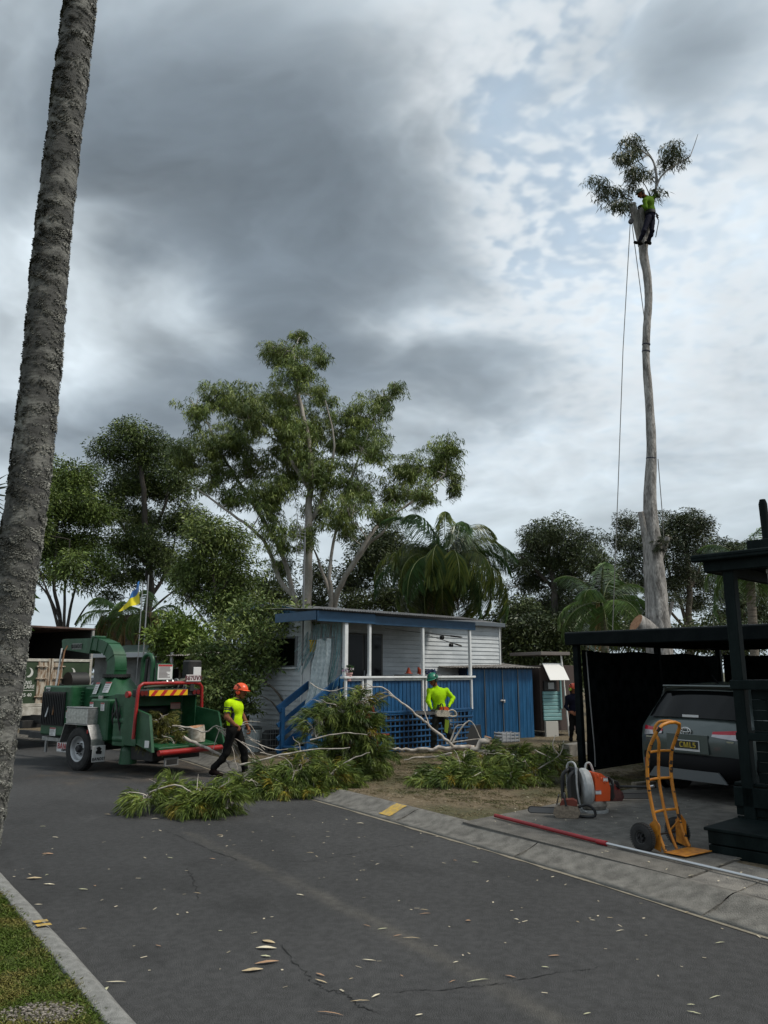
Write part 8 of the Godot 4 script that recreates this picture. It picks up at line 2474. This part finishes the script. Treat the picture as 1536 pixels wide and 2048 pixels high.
	obj("base_ring", lathe_geo([Vector2(0.14, 0.0), Vector2(0.19, 0.0), Vector2(0.19, 0.03), Vector2(0.14, 0.03)], Vector3(0.02, 0, 0.02), Vector3.UP, 24), wh, bl)
	Bx("muffler", Vector3(0.22, 0.24, 0.02), Vector3(0.10, 0.2, 0.18), dk, bl, 0.02)
	Tb("throttle_loop", smooth([Vector3(0.16, 0.42, 0.05), Vector3(0.25, 0.40, 0.06), Vector3(0.29, 0.30, 0.06), Vector3(0.27, 0.2, 0.05)], 4), 0.014, dk, bl, 8)
	for z in [-0.09, 0.09]:
		Tb("shoulder_strap", smooth([Vector3(-0.24, 0.50, z), Vector3(-0.32, 0.44, z), Vector3(-0.335, 0.28, z), Vector3(-0.34, 0.12, z + 0.02), Vector3(-0.32, 0.05, z + 0.03)], 4), 0.026, dk, bl, 8)
	var hose = []
	for k in 9: hose.append(Vector3(-0.05 + k * 0.004, 0.10 + 0.02 * sin(k * 0.8), -0.12 - k * 0.03))
	Tb("blower_tube", hose, 0.045, dk, bl, 12)
	# ground saws
	chainsaw("chainsaw", "cream and brown chainsaw lying beside the backpack blower", Transform3D(Basis(Vector3.UP, PI - 0.25), gp(1134, 1634, 0.132)), Color(0.16, 0.03, 0.015), Color(0.24, 0.19, 0.14), 0.28)
	chainsaw("chainsaw", "dark red chainsaw standing behind the backpack blower", Transform3D(Basis(Vector3.UP, 0.05), gp(1222, 1600, 0.132)), Color(0.14, 0.015, 0.012), Color(0.10, 0.03, 0.028), 0.36)
	var pp = thing("pole_pruner", "dark pole pruner resting on a timber block behind the blower", "pole pruner", gp(1222, 1588, 0.2))
	var e = gp(1308, 1572, 0.36) - pp.position
	Tb("shaft", [Vector3(0, 0.10, 0), e * 0.9], 0.016, dk, pp, 8)
	Tb("shaft_tip", [e * 0.88, e * 1.0], 0.02, flat("pole_silver", Color.WHITE), pp, 8)
	Bx("motor", Vector3(0.02, 0.06, 0.0), Vector3(0.2, 0.14, 0.13), surf("motor_red", Color(0.06, 0.01, 0.01), Color(0.16, 0.02, 0.02), 0.2, {"rough": 0.5}), pp, 0.03)
	Bx("skid", Vector3(0.02, -0.05, 0.0), Vector3(0.16, 0.04, 0.1), dk, pp, 0.01)
	var blk2 = thing("timber_block", "weathered timber offcut lying at the edge of the driveway", "timber", gp(1288, 1577, 0.125), 0.5)
	Bx("offcut", Vector3(0, 0.05, 0), Vector3(0.42, 0.1, 0.11), surf("old_timber", Color(0.09, 0.075, 0.055), Color(0.22, 0.19, 0.15), 0.3, {"rough": 0.95}), blk2, 0.008)
	var cb = thing("concrete_edging", "grey concrete edging block on the verge beside the carport post", "block", gp(1150, 1512, 0.1), PI / 2 - park)
	Bx("block", Vector3(0, 0.13, 0), Vector3(0.7, 0.27, 0.2), surf("edging_conc", Color(0.09, 0.085, 0.075), Color(0.22, 0.21, 0.19), 0.5, {"rough": 0.95}), cb, 0.012)
	# bin and wire cage by the cabin
	var bin = thing("metal_bin", "pale ribbed rubbish bin with a dark lid beside the wire cage", "bin", gp(505, 1507, 0.06))
	var bm = surf("bin_grey", Color(0.34, 0.38, 0.38), Color(0.52, 0.56, 0.56), 0.6, {"rough": 0.5})
	var bg = Geo.new()
	var rws = []
	for yy in [0.0, 0.2, 0.5]:
		var row = []
		for k in 73:
			var an = TAU * k / 72.0
			var r = lerpf(0.155, 0.185, yy / 0.5) + 0.006 * (1.0 if (k / 2) % 2 else -1.0)
			row.append(Vector3(cos(an) * r, yy, -sin(an) * r))
		rws.append(row)
	bg.skin(rws)
	obj("bin_body", bg, bm, bin)
	obj("rim", lathe_geo([Vector2(0.185, 0.49), Vector2(0.20, 0.50), Vector2(0.20, 0.53), Vector2(0.185, 0.54)], Vector3.ZERO, Vector3.UP, 28), bm, bin)
	obj("lid", lathe_geo([Vector2(0.205, 0.53), Vector2(0.205, 0.56), Vector2(0.15, 0.60), Vector2(0.0, 0.61)], Vector3.ZERO, Vector3.UP, 28), flat("lid_dark", lin(0.05, 0.06, 0.06), 0.6), bin)
	Tb("handle", [Vector3(0.19, 0.42, 0.07), Vector3(0.24, 0.40, 0.05), Vector3(0.24, 0.40, -0.02), Vector3(0.19, 0.42, -0.05)], 0.01, bm, bin, 6)
	var cg = thing("wire_cage", "galvanised wire mesh cage standing beside the stair", "cage", gp(546, 1503, 0.1), PI / 2 - park)
	var wm = flat("wire_silver", lin(0.26, 0.27, 0.27), 0.45, 0.5)
	for s in [[Vector3(-0.3, 0, 0.22), Vector3(0.3, 0, 0.22)], [Vector3(-0.3, 0, -0.22), Vector3(-0.3, 0, 0.22)], [Vector3(0.3, 0, 0.22), Vector3(0.3, 0, -0.22)], [Vector3(0.3, 0, -0.22), Vector3(-0.3, 0, -0.22)]]:
		for i in 10:
			var p: Vector3 = s[0].lerp(s[1], i / 9.0)
			Tb("upright_wire", [p, p + Vector3(0, 0.68, 0)], 0.004, wm, cg, 4)
		for i in 6: Tb("cross_wire", [s[0] + Vector3(0, 0.02 + i * 0.13, 0), s[1] + Vector3(0, 0.02 + i * 0.13, 0)], 0.006, wm, cg, 4)
	Bx("dark_bag", Vector3(0, 0.24, 0), Vector3(0.5, 0.46, 0.36), flat("bag_dark", lin(0.015, 0.017, 0.02), 0.8), cg, 0.08)
func lathe_geo(prof: Array, at: Vector3, axis: Vector3, sides := 24) -> Geo:
	var g = Geo.new()
	g.lathe(prof, sides, at, axis)
	return g
func tuft(kind: String) -> ArrayMesh:
	var g = Geo.new()
	var n = 16 if kind == "lawn" else 11
	for i in n:
		var q = rr(0.4, 1.0)
		g.col = Color(q, q, q)
		var p = Vector3(rr(-0.05, 0.05), 0, rr(-0.05, 0.05))
		var d = Vector3(rr(-0.8, 0.8), rr(0.5, 1.0) if kind == "lawn" else rr(0.15, 0.8), rr(-0.8, 0.8)).normalized()
		leaf(g, p, d, rr(0.02, 0.045) if kind == "lawn" else rr(0.025, 0.06), 0.005, rball(), 0.25)
	return g.mesh(leafmat("leaf_grass", 0.3, 0.6))
func make_litter() -> void:
	rng.seed = 72
	var nz = FastNoiseLite.new()
	nz.seed = 77; nz.frequency = 0.6; nz.fractal_octaves = 3
	# lawn grass
	var le = line_pts(LEFT, 0.25)
	var xfs = []
	var cols = []
	var poly = PackedVector2Array()
	var lk = offset(le, -0.15)
	for p in lk: poly.append(p)
	poly.append(Vector2(-40, 10)); poly.append(Vector2(5, 12))
	var bare = gp(85, 2022, 0.07)
	for i in 26000:
		var p = Vector2(rr(-5.2, -1.0), rr(-8.5, -3.6))
		if not Geometry2D.is_point_in_polygon(p, poly): continue
		if Vector2((p.x - bare.x) / 0.22, (p.y - bare.z) / 0.13).length() < 1.0: continue
		xfs.append(Transform3D(Basis(Vector3.UP, rr(0, TAU)).scaled(Vector3.ONE * rr(0.7, 1.25)), Vector3(p.x, 0.055, p.y)))
		var q: float = smoothstep(-0.2, 0.45, nz.get_noise_2d(p.x * 4.0, p.y * 4.0) + rr(-0.15, 0.15))
		cols.append((Color(0.075, 0.115, 0.018).lerp(Color(0.19, 0.17, 0.05), q)) * 1.4)
	var lg = multi("lawn_grass", tuft("lawn"), xfs, cols)
	tag(lg, "short green lawn grass beside the left kerb", "grass", "", "stuff")
	# gravel patch in the lawn
	var gv = Geo.new()
	for i in 420:
		var r = sqrt(rr(0, 1))
		var an = rr(0, TAU)
		var p = Vector3(bare.x + cos(an) * r * 0.24, 0.062, bare.z + sin(an) * r * 0.14)
		var q = rr(0.08, 0.42)
		gv.col = Color(q, q * 0.9, q * 0.78)
		gv.box(p, Vector3(rr(0.005, 0.014), rr(0.004, 0.009), rr(0.005, 0.014)))
	var go = obj("gravel_patch", gv, bodymat())
	tag(go, "small bare patch of gravel in the lawn", "gravel", "", "stuff")
	# dry grass on the verge
	var ea = line_pts(EDGE, 0.25)
	var near = offset(ea, 0.44)
	xfs = []
	cols = []
	for i in 42000:
		var k = rng.randi_range(20, 110)
		var s = pow(rr(0, 1), 0.8) * 7.5
		var p: Vector2 = near[k].lerp(near[k + 1], rr(0, 1)) + Vector2(0.75, -0.66) * s
		var w = Vector3(p.x, 0.1, p.y)
		var dp = w - gp(925, 1644, 0.125)
		var fx = dp.dot(Vector3(0.52, 0, 0.86))
		var fd = dp.dot(A2())
		if dp.dot(-B2()) > -0.02: continue
		var nn: float = nz.get_noise_2d(p.x * 1.5, p.y * 1.5)
		if nn < rr(-0.55, 0.25): continue
		xfs.append(Transform3D(Basis(Vector3.UP, rr(0, TAU)).scaled(Vector3.ONE * rr(0.6, 1.2)), w))
		cols.append(Color(0.24, 0.195, 0.115).lerp(Color(0.095, 0.11, 0.035), smoothstep(-0.05, 0.35, nn + rr(-0.2, 0.2))) * 1.3)
	var vg = multi("verge_grass", tuft("dry"), xfs, cols)
	tag(vg, "sparse dry straw coloured grass on the verge", "grass", "", "stuff")
	# wood chips and leaf bits scattered everywhere near the work
	var wc = Geo.new()
	for i in 1500:
		var on_road = i % 3 == 0
		var k = rng.randi_range(24, 95)
		var p: Vector2
		if on_road: p = ea[k] + Vector2(-0.8, 0.6) * pow(rr(0, 1), 1.5) * 6.0
		else: p = near[k] + Vector2(0.75, -0.66) * rr(0, 1) * 4.5
		if on_road and p.y > -5.0: continue
		var q = rr(0.2, 0.62)
		wc.col = Color(q, q * 0.88, q * 0.66)
		var h = 0.006 if on_road else (0.136 if (Vector3(p.x, 0.1, p.y) - gp(925, 1644, 0.125)).dot(-B2()) > -0.02 else 0.112)
		var a = rr(0, TAU)
		var d = Vector3(cos(a), rr(-0.1, 0.2), sin(a)) * rr(0.006, 0.022)
		var e = Vector3(-sin(a), 0, cos(a)) * rr(0.003, 0.008)
		var c = Vector3(p.x, h, p.y)
		wc.quad(c - d - e, c - d + e, c + d + e, c + d - e)
	var wo = obj("wood_chips", wc, leafmat("leaf_chip", 0.1, 0.8))
	tag(wo, "pale wood chips and leaf bits scattered over road and verge", "wood chips", "", "stuff")
	# single fallen leaves on the asphalt
	var known = [[68, 1757, 0.17, 0, 0.06], [98, 1769, 0.14, 0.3, 0.03], [166, 1779, 0.12, 0.1, 0.022], [190, 1772, 0.04, 1.0, 0.02], [537, 1884, 0.14, 0.5, 0.05], [532, 1897, 0.18, 0.1, 0.05], [531, 1913, 0.09, 0.2, 0.025], [534, 1926, 0.20, -0.2, 0.045], [505, 1941, 0.17, -0.1, 0.055], [232, 1965, 0.16, 0.0, 0.014], [214, 1978, 0.07, 1.4, 0.02], [640, 1950, 0.10, 0.8, 0.02], [642, 1963, 0.13, 0.6, 0.016], [738, 1921, 0.12, 0.3, 0.014], [956, 1962, 0.18, -0.3, 0.012], [936, 1842, 0.05, 0.2, 0.03], [720, 2003, 0.14, 0.0, 0.012], [752, 1992, 0.09, -0.7, 0.02], [1440, 1886, 0.1, -0.2, 0.012], [850, 1828, 0.12, -0.2, 0.014], [848, 1820, 0.09, 0.5, 0.012], [1185, 1841, 0.05, 0.4, 0.012], [950, 1725, 0.09, 0.2, 0.02], [910, 1721, 0.06, 0.7, 0.018], [620, 1706, 0.10, 0.05, 0.014], [720, 1647, 0.12, 0.4, 0.03], [1090, 1935, 0.06, 0.2, 0.014], [1108, 1912, 0.10, -0.05, 0.02], [1220, 1836, 0.06, 0.1, 0.012], [1240, 1862, 0.10, -0.2, 0.01], [1430, 1995, 0.12, -0.3, 0.01], [660, 2028, 0.20, 0.2, 0.012], [165, 1858, 0.08, -0.1, 0.012], [110, 1675, 0.12, 0.4, 0.02], [85, 1653, 0.1, 0.0, 0.016], [95, 1708, 0.16, 0.3, 0.05], [215, 1629, 0.12, 0.05, 0.02], [310, 1638, 0.14, -0.2, 0.02], [340, 1716, 0.1, 0.6, 0.016], [425, 1718, 0.09, 0.6, 0.02], [440, 1671, 0.1, 0.1, 0.02], [600, 1790, 0.10, 0.6, 0.02], [765, 1858, 0.1, -0.4, 0.016], [795, 1872, 0.09, -0.4, 0.014], [823, 1877, 0.16, 0.0, 0.012]]
	for i in 24: known.append([rr(20, 1500), lerpf(1640, 2040, rr(0, 1)), rr(0.04, 0.10), rr(-1, 1), rr(0.008, 0.018)])
	var ln = 0
	for q in known:
		var c = gp(q[0], q[1], 0.004)
		# keep to the asphalt
		var ok = true
		for k in range(0, ea.size() - 1):
			if absf(ea[k].y - c.z) < 0.13 and c.x > ea[k].x - 0.1: ok = false
		for k in range(0, le.size() - 1):
			if absf(le[k].y - c.z) < 0.13 and c.x < le[k].x + 0.05: ok = false
		if not ok: continue
		var big: bool = q[4] > 0.04
		var o = thing("fallen_leaf", "broad curled tan leaf lying on the asphalt" if big else "narrow pale dry leaf lying on the asphalt", "leaf", c, -q[3] + (rr(-0.2, 0.2)), "broad fallen leaves on the road" if big else "narrow fallen leaves on the road")
		var g = Geo.new()
		var rows = []
		var L: float = q[2] * 0.8
		var W: float = q[4] * 0.85
		var cur = rr(0.05, 0.25)
		for a in 7:
			var s = a / 6.0
			var hw = W * 0.5 * sin(PI * clampf(s * 0.94 + 0.03, 0, 1))
			var bend = sin(s * PI) * L * rr(0.02, 0.05) + 0.001
			var side = W * 0.5 * sin(s * 4.0) * 0.4
			rows.append([Vector3((s - 0.5) * L, 0.002 + bend + hw * cur * 1.4, side - hw), Vector3((s - 0.5) * L, 0.002 + bend, side), Vector3((s - 0.5) * L, 0.002 + bend + hw * cur * 1.4, side + hw)])
		g.skin(rows)
		var k = ln % 4
		obj("blade", g, surf("dry_leaf_%d" % k, [Color(0.30, 0.22, 0.13), Color(0.42, 0.36, 0.25), Color(0.34, 0.33, 0.2), Color(0.22, 0.13, 0.075)][k] * (1.1 if big else 1.25), [Color(0.45, 0.36, 0.22), Color(0.62, 0.56, 0.42), Color(0.5, 0.5, 0.34), Color(0.36, 0.22, 0.13)][k] * 1.15, 0.12, {"rough": 0.8, "px": 64}), o)
		ln += 1

func _ready() -> void:
	rng.seed = 1
	make_camera()
	make_sky()
	make_ground()
	make_house()
	make_carport()
	make_pergola()
	make_trees()
	make_chipper()
	make_truck()
	make_car()
	make_far_left()
	make_people()
	make_branches()
	make_tools()
	make_litter()
